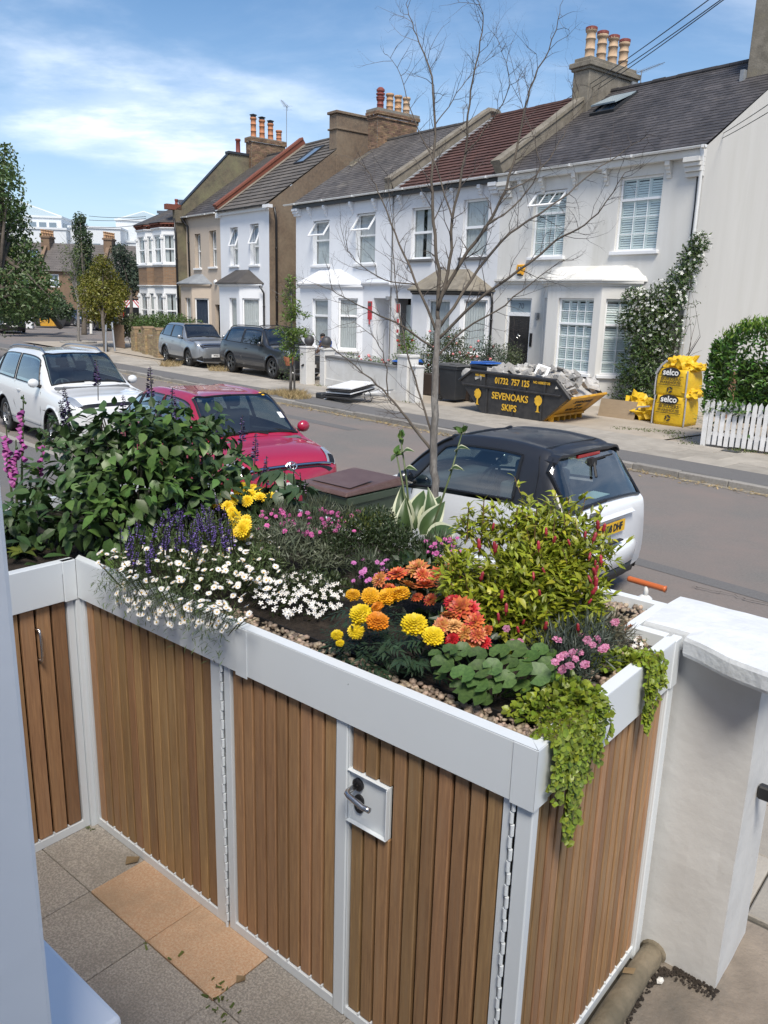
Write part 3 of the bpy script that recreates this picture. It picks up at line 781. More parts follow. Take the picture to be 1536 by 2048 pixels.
def gable(mb, x, y0, ym, y1, zb, ze, zr, mi=0, flip=False):
 vs = [(x, y0, zb), (x, y1, zb), (x, y1, ze), (x, ym, zr), (x, y0, ze)]
 mb.add(vs, [(0, 1, 2, 3, 4) if not flip else (4, 3, 2, 1, 0)], mi)
def pot(root, x, y, z, h, r, m, cap=None, rings=2, kind='roll'):
 p = MB()
 prof = [(r * 1.12, 0), (r * 1.12, .05), (r * .98, .08)]
 for k in range(1, rings + 1):
  zk = h * k / (rings + 1); prof += [(r * .93, zk - .02), (r * 1.03, zk - .012), (r * 1.03, zk + .012), (r * .93, zk + .02)]
 prof += [(r * .9, h - .12), (r * 1.12, h - .10), (r * 1.16, h - .03), (r * 1.08, h), (r * .85, h), (r * .85, h - .1)]
 p.lathe(prof, 14, (x, y, z))
 o = p.build('chimney_pot', X[m], root, smooth=True)
 if cap:
  q = MB()
  if cap == 'cowl':
   q.lathe([(r * 1.25, 0), (r * 1.25, .05), (r * .9, .07), (r * .9, .12), (r * 1.25, .13), (r * 1.25, .2), (r * .9, .22), (r * .9, .27), (r * 1.2, .28), (r * 1.15, .36), (r * .6, .44)], 14, (x, y, z + h))
  else:
   q.lathe([(r * .95, 0), (r * .95, .1)], 12, (x, y, z + h)); q.lathe([(r * 1.3, .12), (r * 1.3, .14), (0.01, .2)], 12, (x, y, z + h))
  q.build('cowl', X['pot_red' if cap == 'cowl' else 'black_iron'], o, smooth=False)
 return o
def aerial(root, x, y, z, h, yaw=0, n=9, l=1.1, tilt=0.0):
 a = MB(); a.tube([(x, y, z), (x, y, z + h)], .018, 6)
 c, s_ = cos(yaw), sin(yaw); ct, st = cos(tilt), sin(tilt)
 P_ = lambda u, v, w_=0: (x + c * u * ct - s_ * v, y + s_ * u * ct + c * v, z + h - .04 + u * st + w_)
 a.tube([P_(-.35, 0), P_(l, 0)], .010, 5)
 for k in range(n):
  u = -.1 + l * k / n; hl = .17 - .006 * k; a.tube([P_(u, -hl), P_(u, hl)], .006, 4)
 for w_ in (-.1, .1): a.tube([P_(-.32, -.28, w_), P_(-.32, .28, w_)], .006, 4)
 a.tube([P_(-.32, 0, -.16), P_(-.32, 0, .16)], .008, 4)
 return a.build('aerial', X['grey_metal'], root)
def pipe(root, pts, r, m='black_iron', name='drainpipe', collars=True):
 p = MB(); p.tube(pts, r, 8)
 if collars and abs(pts[-1][2] - pts[0][2]) > 2:
  a, b = Vector(pts[-2]), Vector(pts[-1])
  for k in (.2, .55, .9):
   q = a.lerp(b, k); p.tube([q + Vector((0, 0, .03)), q - Vector((0, 0, .03))], r * 1.3, 8)
 return p.build(name, X[m], root, smooth=True)
def gutter(root, x0, x1, y, z, r=.065, m='gutter'):
 g = MB(); n_ = 8; prof = [(y + r * cos(pi + pi * k / n_), z + r * sin(pi + pi * k / n_)) for k in range(n_ + 1)]
 for k in range(n_): g.add([(x0, *prof[k]), (x1, *prof[k]), (x1, *prof[k + 1]), (x0, *prof[k + 1])], [(0, 1, 2, 3)])
 for xx in (x0, x1): g.add([(xx, *p) for p in prof], [tuple(range(n_ + 1))])
 k = x0 + .9
 while k < x1:
  g.box(k - .03, y - r - .006, z - r - .006, k + .03, y + r, z + .004); k += 2.1
 return g.build('gutter', X[m], root)
def corbel(root, x, z, w_=.14, h=.42, p=.2, m='trim_white'):
 c = MB(); poly = [(0, 0), (-p, 0), (-p, -.12), (-p * .72, -.14), (-p * .72, -.20), (-p * .5, -.23), (-p * .5, -.29), (-p * .25, -.33), (-p * .2, -h), (0, -h)]
 c.prism(poly, lambda a, b: (x - w_ / 2, a, z + b), lambda a, b: (x + w_ / 2, a, z + b)); return c.build('corbel', X[m], root, bevel=.006)
def cornice(root, pts, z0, h, p, m, name='cornice'):
 """a moulded band that follows the plan points"""
 c = MB()
 prof = [(0.0, 0), (.35 * p, 0), (.45 * p, .3 * h), (.8 * p, .45 * h), (p, .6 * h), (p, h), (0, h)]
 rows = []
 for i, q in enumerate(pts):
  q = Vector((q[0], q[1]))
  ns_ = []
  if i > 0: d = (q - Vector(pts[i - 1][:2])).normalized(); ns_.append(Vector((d.y, -d.x)))
  if i < len(pts) - 1: d = (Vector(pts[i + 1][:2]) - q).normalized(); ns_.append(Vector((d.y, -d.x)))
  nn = sum(ns_, Vector((0, 0))).normalized(); k = 1 / max(.4, nn.dot(ns_[0]))
  rows.append([(q.x + nn.x * a * k, q.y + nn.y * a * k, z0 + b) for a, b in prof])
 n_ = len(prof)
 vs = [p_ for r in rows for p_ in r]
 fs = [(i * n_ + j, (i + 1) * n_ + j, (i + 1) * n_ + (j + 1) % n_, i * n_ + (j + 1) % n_) for i in range(len(rows) - 1) for j in range(n_)]
 fs += [tuple(range(n_)), tuple(range((len(rows) - 1) * n_, len(rows) * n_))]
 c.add(vs, fs); return c.build(name, X[m], root)
def fM(p, q):
 """frame of a wall face that runs from plan point p to q, y inwards"""
 d = (Vector(q) - Vector(p)).normalized(); return Matrix(((d.x, -d.y, 0, p[0]), (d.y, d.x, 0, p[1]), (0, 0, 1, 0), (0, 0, 0, 1)))
def bay(root, plan, z1, wallm, wins, roof, roofm, zr, over=.12, corn=True, z0=0.05, cm=None):
 """canted bay: plan = 4 points; wins = per face (a, b, c, d, kw) or None"""
 mb = MB()
 for k in range(3):
  Mx = fM(plan[k], plan[k + 1]); L = (Vector(plan[k + 1]) - Vector(plan[k])).length
  hs = [wins[k][:4]] if wins[k] else []
  facade(mb, Mx, 0, L, z0, z1, hs, dep=.12)
  if wins[k]: window(root, Mx, *wins[k][:4], **wins[k][4])
 b_ = mb.build('bay', X[wallm], root)
 if corn: cornice(root, plan, z1, .13, .11, cm or wallm, 'bay_cornice')
 r = MB(); c = Vector((sum(p[0] for p in plan) / 4, 0))
 o_ = []
 for i, p in enumerate(plan):
  q = Vector(p);
  if i in (1, 2): q = q + Vector((-.08 if i == 1 else .08, -over))
  else: q = q + Vector((-.14 if i == 0 else .14, 0))
  o_.append(q)
 zb = z1 + (.13 if corn else 0)
 if roof == 'hip':
  ra, rb = plan[1][0] + (plan[2][0] - plan[1][0]) * .18, plan[2][0] - (plan[2][0] - plan[1][0]) * .18
  T = [(ra, .0, zr), (rb, .0, zr)]
  B = [(q.x, q.y, zb + .004) for q in o_]; U = [(q.x, q.y, zb + .05) for q in o_]
  r.add(B, [(0, 1, 2, 3)]);
  for i in range(3): r.add([B[i], B[i + 1], U[i + 1], U[i]], [(0, 1, 2, 3)])
  r.add([U[0], U[1], T[0]], [(0, 1, 2)]); r.add([U[1], U[2], T[1], T[0]], [(0, 1, 2, 3)]); r.add([U[2], U[3], T[1]], [(0, 1, 2)])
 elif roof == 'lump':
  n_ = 16; m_ = 7; rr = random.Random(9); g = []
  for j in range(m_ + 1):
   for i in range(n_ + 1):
    t = i / n_; u = j / m_
    f = t * 3; k = min(2, int(f)); q = o_[k].lerp(o_[k + 1], f - k); tq = Vector((plan[0][0] + .4 + (plan[3][0] - plan[0][0] - .8) * t, 0))
    p = q.lerp(tq, u); g.append((p.x, p.y + (.004 if j == m_ else 0), zb + .03 + (zr - zb) * (u ** .75) + (rr.uniform(-.03, .035) if 0 < j < m_ else (rr.uniform(-.008, .008) if j == 0 else 0))))
  fs = [(j * (n_ + 1) + i, j * (n_ + 1) + i + 1, (j + 1) * (n_ + 1) + i + 1, (j + 1) * (n_ + 1) + i) for j in range(m_) for i in range(n_)]
  r.add(g, fs)
  B = [(q.x, q.y, zb + .003) for q in o_]; U = [(q.x, q.y, zb + .035) for q in o_]
  r.add(B, [(0, 1, 2, 3)])
  for i in range(3): r.add([B[i], B[i + 1], U[i + 1], U[i]], [(0, 1, 2, 3)])
 ro = r.build('bay_roof', X[roofm], root)
 return b_
def pantiles(mb, x0, x1, y0, z0, y1, z1, row=.32, wd=.33, rnd=None):
 slates(mb, x0, x1, y0, z0, y1, z1, wd=wd, row=row, th=.02, rnd=rnd, step=.045, uneven=.006)
def parapet(root, x, y0, z0, y1, z1, w_=.34, h=.32, m='cement', name='party_wall'):
 p = MB(); L = hypot(y1 - y0, z1 - z0); u = Vector((0, (y1 - y0) / L, (z1 - z0) / L)); v = Vector((0, -u.z, u.y)); rr = random.Random(int(x * 100))
 n_ = 9
 rows = []
 for k in range(n_ + 1):
  q = Vector((x, y0, z0)) + u * (L * k / n_); j = rr.uniform(-.02, .02)
  rows.append([tuple(q + Vector((-w_ / 2, 0, 0)) - v * .1), tuple(q + Vector((w_ / 2, 0, 0)) - v * .1), tuple(q + Vector((w_ / 2, 0, 0)) + v * (h - .1)), tuple(q + Vector((w_ / 2 + .04, 0, 0)) + v * (h - .09)), tuple(q + Vector((w_ / 2 + .03, 0, 0)) + v * (h + j)), tuple(q + Vector((-w_ / 2 - .03, 0, 0)) + v * (h + j)), tuple(q + Vector((-w_ / 2 - .04, 0, 0)) + v * (h - .09)), tuple(q + Vector((-w_ / 2, 0, 0)) + v * (h - .1))])
 vs = [a for r in rows for a in r]; n8 = 8
 fs = [(i * n8 + j, (i + 1) * n8 + j, (i + 1) * n8 + (j + 1) % n8, i * n8 + (j + 1) % n8) for i in range(n_) for j in range(n8)] + [tuple(range(n8)), tuple(range(n_ * n8, n_ * n8 + n8))]
 p.add(vs, fs); return p.build(name, X[m], root)
YR, ZE, ZR, YB = 4.8, 6.95, 10.05, 9.6          # ridge, eave and depth shared by the terrace
def shell(root, W, wallm, gm=None, right=True, left=True, back=True, zr=ZR, ze=6.9, holes=(), yr=YR, yb=YB, x0=0.0):
 mb = MB(); facade(mb, ID, x0, W, 0.0, ze, list(holes), dep=.2)
 o = mb.build('wall', X[wallm], root)
 if back: mb = MB(); mb.quad((W, yb, 0), (x0, yb, 0), (x0, yb, ze), (W, yb, ze)); mb.build('rear_wall', X[wallm], root)
 g = MB()
 if right: gable(g, W, 0, yr, yb, 0, ze, zr)
 if left: gable(g, x0, 0, yr, yb, 0, ze, zr, flip=True)
 if g.f: g.build('side_wall', X[gm or wallm], root)
 return o
def backroof(root, W, m, x0=0, zr=ZR, ze=6.9, yr=YR, yb=YB):
 b = MB(); b.quad((x0, yr, zr), (W, yr, zr), (W, yb + .2, ze), (x0, yb + .2, ze)); b.quad((x0, -.2, ze - .10), (W, -.2, ze - .10), (W, yr, zr - .06), (x0, yr, zr - .06)); b.build('roof_deck', X[m], root)
def roofmesh(root, kind, W, x0=0, seed=1, y0=-.24, z0=6.82, yr=YR, zr=ZR, wd=.26, row=.2, m='slate'):
 r = MB()
 (slates if kind == 'slate' else pantiles)(r, x0, W, y0, z0, yr, zr, wd=wd, row=row, rnd=random.Random(seed))
 o = r.build('roof_slates' if kind == 'slate' else 'roof_tiles', X[m], root, kind='stuff')
 q = MB(); x = x0
 rr = random.Random(seed)
 while x < W - .01:
  xe = min(W, x + .45); j = rr.uniform(-.012, .012)
  q.tube([(x + .005, yr, zr + .0 + j), (xe - .005, yr, zr + j)], .10, 8); x += .45
 q.build('ridge_tiles', X[m], root)
 return o
# --- number 70
T70 = thing('terraced_house', 'off-white end terrace house numbered 70 with black door and shuttered windows', 'house', hw(12.3, 0, 0), HANG, 'terraced houses across the road')
W = 7.1
hol = [(1.41, 2.68, 4.32, 6.25), (4.54, 5.91, 4.39, 6.35), (.52, 1.60, .45, 3.06)]
shell(T70, W, 'render_cream', gm='gable_shaded', holes=hol, left=True)
window(T70, ID, *hol[0], rail=.66, cover='shutter', bars=(3, 3, 1), open_top=.75, rec=.09)
window(T70, ID, *hol[1], rail=.70, cover='shutter', bars=(3, 3, 1), rec=.09)
backroof(T70, W, 'slate'); roofmesh(T70, 'slate', W + .02, x0=.16, seed=70, m='slate')
gutter(T70, -.02, W + .14, -.30, 6.86)
f = MB(); f.box(0, -.22, 6.62, W, 0, 6.80); f.build('fascia', X['render_cream'], T70)
for x in (.9, 1.75, 3.0, 4.1, 6.1): corbel(T70, x, 6.62, m='render_cream')
c = MB()
for (p_, za, zb) in ((.30, 6.50, 6.62), (.24, 6.40, 6.50), (.18, 6.28, 6.40), (.11, 6.16, 6.28)): c.box(6.62, -p_, za, 7.1, 0, zb)
c.build('corbel', X['render_cream'], T70, bevel=.01)
c = MB()
for (p_, za, zb) in ((.30, 6.50, 6.62), (.24, 6.40, 6.50), (.18, 6.28, 6.40), (.11, 6.16, 6.28)): c.box(.02, -p_, za, .5, 0, zb)
c.build('corbel', X['render_cream'], T70, bevel=.01)
pipe(T70, [(7.12, -.28, 6.8), (7.06, -.10, 6.5), (7.06, -.08, 4.2), (7.06, -.08, .1)], .045, 'gutter')
pipe(T70, [(6.93, -.05, 6.6), (6.96, -.04, 5.5), (6.95, -.04, 3.0)], .018, 'black_iron', 'cable_run', False)
d = MB(); d.box(.60, .10, .45, 1.52, .15, 2.50); do = d.build('door', X['black_gloss'], T70, bevel=.004)
for (a, b, c_, e_) in ((.68, 1.03, 1.75, 2.38), (1.09, 1.44, 1.75, 2.38), (.68, 1.03, .62, 1.25), (1.09, 1.44, .62, 1.25)):
 q = MB(); q.box(a, .088, c_, b, .102, e_); q.build('panel', X['black_gloss'], do, bevel=.012)
q = MB(); q.box(.66, .09, 1.42, 1.46, .104, 1.52); q.build('rail', X['black_gloss'], do)
k = MB()
k.tube([(1.06 + .055 * cos(a), .07, 1.84 + .055 * sin(a)) for a in [2 * pi * i / 16 for i in range(17)]], .012, 6); k.box(1.03, .06, 1.88, 1.09, .10, 1.93); k.build('knocker', X['steel'], do)
k = MB(); k.box(.94, .078, 1.16, 1.18, .10, 1.23); k.box(1.04, .078, 1.46, 1.08, .10, 1.5); k.build('letterbox', X['steel'], do)
k = MB(); k.box(.52, .06, .45, .60, .18, 3.06); k.box(1.52, .06, .45, 1.60, .18, 3.06); k.box(.60, .06, 2.50, 1.52, .18, 2.62); k.box(.60, .06, 3.0, 1.52, .18, 3.06); fo = k.build('door_frame', X['trim_white'], T70)
k = MB(); k.quad((.6, .12, 2.62), (1.52, .12, 2.62), (1.52, .12, 3.0), (.6, .12, 3.0)); k.build('fanlight', mat('frosted_fanlight', (.20, .26, .30), .25), fo)
letters('70', 'house_number', mat('etched_number', (.06, .08, .10), .5), fo, (1.06, .117, 2.81), .26, (pi / 2, 0, 0))
k = MB(); k.box(.55, -.5, .05, 1.57, 0, .22); k.box(.55, -.25, .22, 1.57, 0, .40); k.build('doorstep', X['cement'], T70, bevel=.01)
cornice(T70, [(0.02, 0), (2.1, 0)], 3.5, .16, .14, 'render_cream')
k = MB(); k.box(1.86, -.02, 2.42, 1.96, 0, 2.62); k.tube([(1.91, -.1, 2.40), (1.91, -.1, 2.62)], .045, 10); k.box(1.89, -.08, 2.5, 1.93, 0, 2.54); k.build('porch_lamp', X['grey_metal'], T70)
k = MB(); k.box(1.62, -.03, 1.55, 1.73, 0, 1.98); k.build('letter_box', X['black_gloss'], T70, bevel=.01)
k = MB(); k.prism([(-.13, .14), (.13, .14), (.16, .02), (.10, -.16), (-.10, -.16), (-.16, .02)], lambda a, b: (1.07 + a, -.085, 3.95 + b), lambda a, b: (1.07 + a * 1.1, -.002, 3.95 + b * 1.1)); ao = k.build('alarm_box', X['alarm_orange'], T70, bevel=.01)
k = MB(); k.prism([(-.09, -.13), (.09, -.13), (.075, -.2), (-.075, -.2)], lambda a, b: (1.07 + a, -.092, 3.95 + b), lambda a, b: (1.07 + a, -.002, 3.95 + b)); k.build('lens', X['ink'], ao)
k = MB(); k.box(.99, -.09, 3.95, 1.11, -.086, 4.03); k.build('emblem', X['ink'], ao)
k = MB(); k.lathe([(.0, .004), (.028, .004), (.028, 0)], 12, M=Matrix.Translation((1.06, -.09, 3.99)) @ Matrix.Rotation(pi / 2, 4, 'X')); k.build('emblem', X['white_print'], ao)
pl70 = [(2.1, 0), (2.9, -.78), (4.85, -.78), (5.63, 0)]
kw = dict(rail=.66, cover='shutter', bars=(4, 4, 2), rec=.08, sillm='trim_white')
bay(T70, pl70, 3.42, 'render_cream', [(.25, .85, .95, 3.07, dict(kw, bars=(2, 4, 2))), (.42, 1.70, .95, 3.07, kw), (.14, .96, .95, 3.07, dict(kw, bars=(2, 4, 2)))], 'lump', 'render_cream', 3.98, over=.16)
parapet(T70, 0.0, -.22, 6.98, YR, ZR + .12, m='cement')
k = MB(); k.box(-.34, 3.5, 9.0, .34, 6.1, 10.55); k.box(-.40, 3.44, 10.55, .40, 6.16, 10.64); k.box(-.46, 3.38, 10.64, .46, 6.22, 10.80); k.box(-.34, 3.5, 10.80, .34, 6.1, 10.95)
ch = k.build('chimney', X['cement'], T70, bevel=.015)
for i in range(4): pot(ch, 0, 3.85 + .62 * i, 10.93, .95 - .05 * (i % 2), .17, 'pot_pale', None, 2)
q = MB()
for i in range(4): q.lathe([(.16, .88), (.20, .90), (.20, .98), (.16, 1.0)], 12, (0, 3.85 + .62 * i, 10.93))
q.build('pot_rims', X['pot_red'], ch)
q = MB(); q.box(.34, 5.8, 9.9, .42, 6.12, 10.55); q.build('flashing', X['lead'], ch)
aerial(T70, .5, 6.15, 9.8, 1.15, yaw=-.3, n=12, l=1.2)
k = MB(); k.box(W - 1.22, 3.6, 9.0, W - .02, 5.9, 11.7); k.box(W - 1.3, 3.5, 11.7, W + .06, 6.0, 11.9); k.build('chimney', X['cement'], T70, bevel=.015)
k = MB(); k.box(W - 1.34, 3.45, 9.0, W - 1.22, 5.0, 9.5); k.build('flashing', X['lead'], T70)
def skylight(root, x, ya, yb, w_=.8, op=.5, y0=-.24, z0=6.82, yr=YR, zr=ZR):
 L = hypot(yr - y0, zr - z0); u = Vector((0, (yr - y0) / L, (zr - z0) / L)); v = Vector((0, -u.z, u.y)); o_ = Vector((x, y0, z0))
 P_ = lambda a, d, h: tuple(o_ + Vector((a, 0, 0)) + u * d + v * h)
 s_ = MB()
 for (a0, a1, d0, d1) in ((-w_ / 2, -w_ / 2 + .07, ya, yb), (w_ / 2 - .07, w_ / 2, ya, yb), (-w_ / 2 + .07, w_ / 2 - .07, ya, ya + .07), (-w_ / 2 + .07, w_ / 2 - .07, yb - .07, yb)):
  s_.add([P_(a, d, h) for h in (0, .1) for d in (d0, d1) for a in (a0, a1)], [(0, 2, 3, 1), (4, 5, 7, 6), (0, 1, 5, 4), (2, 6, 7, 3), (0, 4, 6, 2), (1, 3, 7, 5)])
 so = s_.build('skylight', X['bin_dark'], root)
 q = MB(); q.quad(P_(-w_ / 2 + .06, ya + .06, .06), P_(w_ / 2 - .06, ya + .06, .06), P_(w_ / 2 - .06, yb - .06, .06), P_(-w_ / 2 + .06, yb - .06, .06)); q.build('pane', X['far_glass2'], so)
 if op:
  mid = ya + (yb - ya) * .55
  q = MB(); h1 = op
  A = [P_(-w_ / 2, mid - .6, .06 + h1 * .4), P_(w_ / 2, mid - .6, .06 + h1 * .4), P_(w_ / 2, mid + .55, .10 - h1 * .1), P_(-w_ / 2, mid + .55, .10 - h1 * .1)]
  B = [tuple(Vector(p) + v * .05) for p in A]
  q.add(A + B, [(3, 2, 1, 0), (4, 5, 6, 7), (0, 1, 5, 4), (1, 2, 6, 5), (2, 3, 7, 6), (3, 0, 4, 7)]); q.build('open_sash', X['far_roofglass'], so)
skylight(T70, 1.35, 3.9, 5.3, .95, .45)
# --- the middle house
T68 = thing('terraced_house', 'white mid terrace house with a brown red tiled roof and grey mossy bay roof', 'house', hw(6.8, 0, 0), HANG, 'terraced houses across the road')
W = 5.5
hol = [(1.05, 2.20, 4.39, 6.17), (3.76, 4.95, 4.39, 6.25), (.18, 1.18, .45, 2.98)]
shell(T68, W, 'render_white', right=False, left=False, holes=hol)
for h in hol[:2]: window(T68, ID, *h, rail=.52, cover='curtain', rec=.10, sillm='grey_coping', fw=.07)
backroof(T68, W, 'red_tile'); roofmesh(T68, 'tile', W - .16, x0=.16, seed=68, m='red_tile', wd=.30, row=.265)
gutter(T68, -.02, W + .02, -.30, 6.86)
f = MB(); f.box(0, -.2, 6.66, W, 0, 6.80); f.build('fascia', X['black_iron'], T68)
for x in (.45, 1.75, 3.3, 4.6): corbel(T68, x, 6.66, m='render_white')
c = MB()
for (p_, za, zb) in ((.28, 6.54, 6.66), (.22, 6.44, 6.54), (.16, 6.32, 6.44)): c.box(5.1, -p_, za, 5.46, 0, zb)
c.build('corbel', X['render_white'], T68, bevel=.01)
pl68 = [(1.4, 0), (2.15, -.75), (4.6, -.75), (5.35, 0)]
kw = dict(rail=0, cover='curtain', rec=.08, sillm='trim_white')
bay(T68, pl68, 3.25, 'render_white', [(.2, .8, 1.2, 2.95, kw), (.80, 1.95, 1.2, 2.95, kw), (.14, .92, 1.2, 2.98, kw)], 'hip', 'cement', 4.0, over=.22, corn=False)
cornice(T68, pl68, 3.12, .13, .10, 'black_iron', 'bay_gutter')
pipe(T68, [(5.42, -.12, 3.2), (5.42, -.06, 2.9), (5.42, -.06, .1)], .04)
pipe(T68, [(.0, -.05, 6.7), (.0, -.04, 5.5), (.0, -.04, .3)], .025, 'grey_metal')
cornice(T68, [(0.0, 0), (1.4, 0)], 3.38, .14, .14, 'render_white')
d = MB(); d.box(.26, .55, .45, 1.10, .6, 2.75); d.build('door', X['shutter'], T68)
k = MB(); k.box(.22, .12, 1.6, .36, .16, 2.72); k.box(.20, .10, 2.3, .42, .13, 2.8); k.build('porch_sign', X['white_print'], T68)
k = MB(); k.box(.21, .094, 2.45, .41, .099, 2.78); k.box(.23, .114, 2.0, .35, .119, 2.22); k.box(.23, .114, 1.7, .35, .119, 1.82); k.build('sign_stripes', X['sign_red'], T68)
parapet(T68, 0.0, -.20, 6.98, YR, ZR + .05, m='cement', w_=.3)
k = MB(); k.add([(.17, -.2, 6.9), (.42, -.2, 6.88), (.42, YR, ZR + .02), (.17, YR, ZR + .06)], [(0, 1, 2, 3)]); k.build('flashing', X['lead'], T68)
k = MB(); k.box(-.22, -.30, 6.88, .12, -.22, 7.22); k.build('gutter_end_stone', X['cement'], T68)
k = MB(); k.blob((0, YR + .1, ZR + .22), (.25, .5, .2), sub=1); k.build('ridge_cap', X['cement'], T68)
# --- the left house of the three
T66 = thing('terraced_house', 'bright white terrace house with two tilted open upper windows and grey slate roof', 'house', hw(0, 0, 0), HANG, 'terraced houses across the road')
W = 6.8
hol = [(1.35, 2.58, 4.30, 6.10), (4.45, 5.70, 4.30, 6.20), (5.68, 6.68, .45, 2.98)]
shell(T66, W, 'render_bright', right=False, holes=hol, gm='stock_brick')
for h in hol[:2]: window(T66, ID, *h, rail=.56, cover='curtain', rec=.14, open_top=.62)
backroof(T66, W, 'slate_old'); roofmesh(T66, 'slate', W - .14, x0=-.05, seed=66, m='slate_old')
gutter(T66, -.5, W + .02, -.30, 6.86)
f = MB(); f.box(0, -.2, 6.66, W, 0, 6.80); f.build('fascia', X['black_iron'], T66)
for x in (1.2, 2.35, 4.2, 5.7): corbel(T66, x, 6.66, m='render_bright')
c = MB()
for (p_, za, zb) in ((.26, 6.56, 6.66), (.20, 6.46, 6.56), (.13, 6.36, 6.46)): c.box(.0, -p_, za, .42, 0, zb)
c.build('corbel', X['render_bright'], T66, bevel=.01)
pl66 = [(.75, 0), (1.5, -.75), (3.85, -.75), (5.0, 0)]
kw = dict(rail=.66, cover='curtain', rec=.08, sillm='trim_white', fw=.075)
bay(T66, pl66, 3.32, 'render_bright', [(.2, .8, .9, 2.9, kw), (.95, 2.1, .9, 2.9, kw), (.30, 1.15, .9, 2.95, kw)], 'hip', 'render_white', 4.1, over=.16)
cornice(T66, [(5.0, 0), (6.8, 0)], 3.45, .14, .14, 'render_bright')
k = MB(); k.box(5.35, -.03, 2.15, 5.60, 0, 2.85); so = k.build('house_sign', X['sign_red'], T66); k = MB(); k.box(5.38, -.035, 2.66, 5.57, -.028, 2.8); k.build('sign_band', X['bin_grey'], so)
k = MB(); k.tube([(5.47, -.03, 2.15), (5.47, -.03, 1.95)], .03, 6); k.build('bell_pull', X['sign_red'], so)
d = MB(); d.box(5.72, .9, .45, 6.64, .95, 2.98); d.build('door', X['render_white'], T66)
d = MB(); d.quad((5.68, .2, .45), (5.68, .2, 2.98), (5.68, .95, 2.98), (5.68, .95, .45)); d.quad((6.68, .95, .45), (6.68, .95, 2.98), (6.68, .2, 2.98), (6.68, .2, .45)); d.quad((5.68, .2, 2.98), (6.68, .2, 2.98), (6.68, .95, 2.98), (5.68, .95, 2.98)); d.build('porch', X['render_bright'], T66)
k = MB(); k.tube([(6.72, -.1, 2.92), (6.72, -.1, 3.05)], .10, 10); k.build('porch_lamp', X['grey_metal'], T66)
k = MB(); rr = random.Random(2)
k2 = MB(); k2.box(-.35, 4.15, 8.9, .35, 6.5, 10.98); k2.box(-.43, 4.07, 11.22, .43, 6.58, 11.34); ch = k2.build('chimney', X['mortar'], T66)
bricks(k, -.35, .35, 4.15, 6.5, 9.0, 10.92, rnd=rr); bricks(k, -.40, .40, 4.10, 6.55, 10.92, 11.07, rnd=rr); bricks(k, -.45, .45, 4.05, 6.6, 11.07, 11.22, rnd=rr)
k.build('brickwork', X['stock_brick'], ch, kind='stuff')
pot(ch, 0, 4.55, 11.3, .55, .16, 'pot_red', 'cowl', 1)
for i, m_ in enumerate(('pot_buff', 'pot_buff', 'pot_pale')): pot(ch, 0, 5.1 + .5 * i, 11.3, .82, .165, m_, None, 2)
k = MB(); k.add([(.36, 2.6, 8.72), (.36, 5.6, 10.2), (.56, 5.6, 10.16), (.56, 2.6, 8.66)], [(0, 1, 2, 3)]); k.add([(.36, 2.6, 8.72), (.36, 5.6, 10.2), (.36, 5.6, 10.34), (.36, 2.6, 8.86)], [(0, 1, 2, 3)]); k.build('flashing', X['cement'], T66)
k = MB(); k.box(1.7, 6.6, 9.1, 4.2, 8.2, 10.35); k.build('dormer', X['bin_dark'], T66)
aerial(T66, 3.6, 6.4, 9.7, 1.5, yaw=-.6, n=7, l=.9)
# --- the semi-detached pair
def bay_semi(root, plan, wallm, kw1, kw2, zr): bay(root, plan, 3.38, wallm, [None, kw1, kw2], 'hip', 'lead' if wallm == 'render_beige' else 'slate_old', zr, over=.2)
TSW = thing('semi_detached_house', 'white rendered house with dark tiled roof and brown pebbledash side wall', 'house', hw(-7.1, 0, 0), HANG, 'semi-detached pair')
W = 4.8; SYR, SZR = 5.0, 10.75
hol = [(1.02, 1.82, 4.42, 6.22), (3.02, 3.84, 4.42, 6.28)]
shell(TSW, W, 'render_bright', gm='pebbledash', left=False, holes=hol, zr=SZR, ze=7.1, yr=SYR)
for h in hol: window(TSW, ID, *h, rail=.46, cover='curtain', rec=.22, open_top=.38)
backroof(TSW, W, 'grey_tile', zr=SZR, ze=7.1, yr=SYR); roofmesh(TSW, 'tile', W + .02, x0=.18, seed=5, m='grey_tile', wd=.42, row=.36, z0=7.02, yr=SYR, zr=SZR, y0=-.22)
gutter(TSW, 0.1, W, -.28, 7.02, m='black_iron')
f = MB(); f.box(0, -.16, 6.82, W, 0, 6.98); f.build('fascia', X['trim_white'], TSW)
q = MB(); q.box(W - .02, -.34, 6.86, W + .5, -.10, 7.0); q.build('eaves_box', X['trim_white'], TSW)
pls = [(.35, 0), (1.2, -.75), (3.25, -.75), (4.15, 0)]
bay_semi(TSW, pls, 'render_bright', (1.0, 1.75, .95, 2.85, dict(rail=0, cover='curtain', rec=.1)), (.14, 1.02, .95, 2.85, dict(rail=.2, cover='curtain', rec=.06, fw=.07)), 4.2)
pipe(TSW, [(4.3, -.25, 3.45), (4.36, -.06, 3.1), (4.36, -.06, .1)], .045)
pipe(TSW, [(W + .06, .25, 6.95), (W + .06, .35, 6.4), (W + .06, .35, .1)], .055)
parapet(TSW, 0.0, -.16, 7.12, SYR, SZR + .18, w_=.26, h=.26, m='red_brick', name='brick_verge')
q = MB(); q.add([(.16, -.2, 7.12), (.40, -.2, 7.10), (.40, SYR, SZR + .05), (.16, SYR, SZR + .1)], [(0, 1, 2, 3)]); q.build('flashing', X['cement'], TSW)
q = MB(); q.box(-.12, -.2, 6.72, .16, 0, 7.1); q.build('party_corbel', X['trim_white'], TSW)
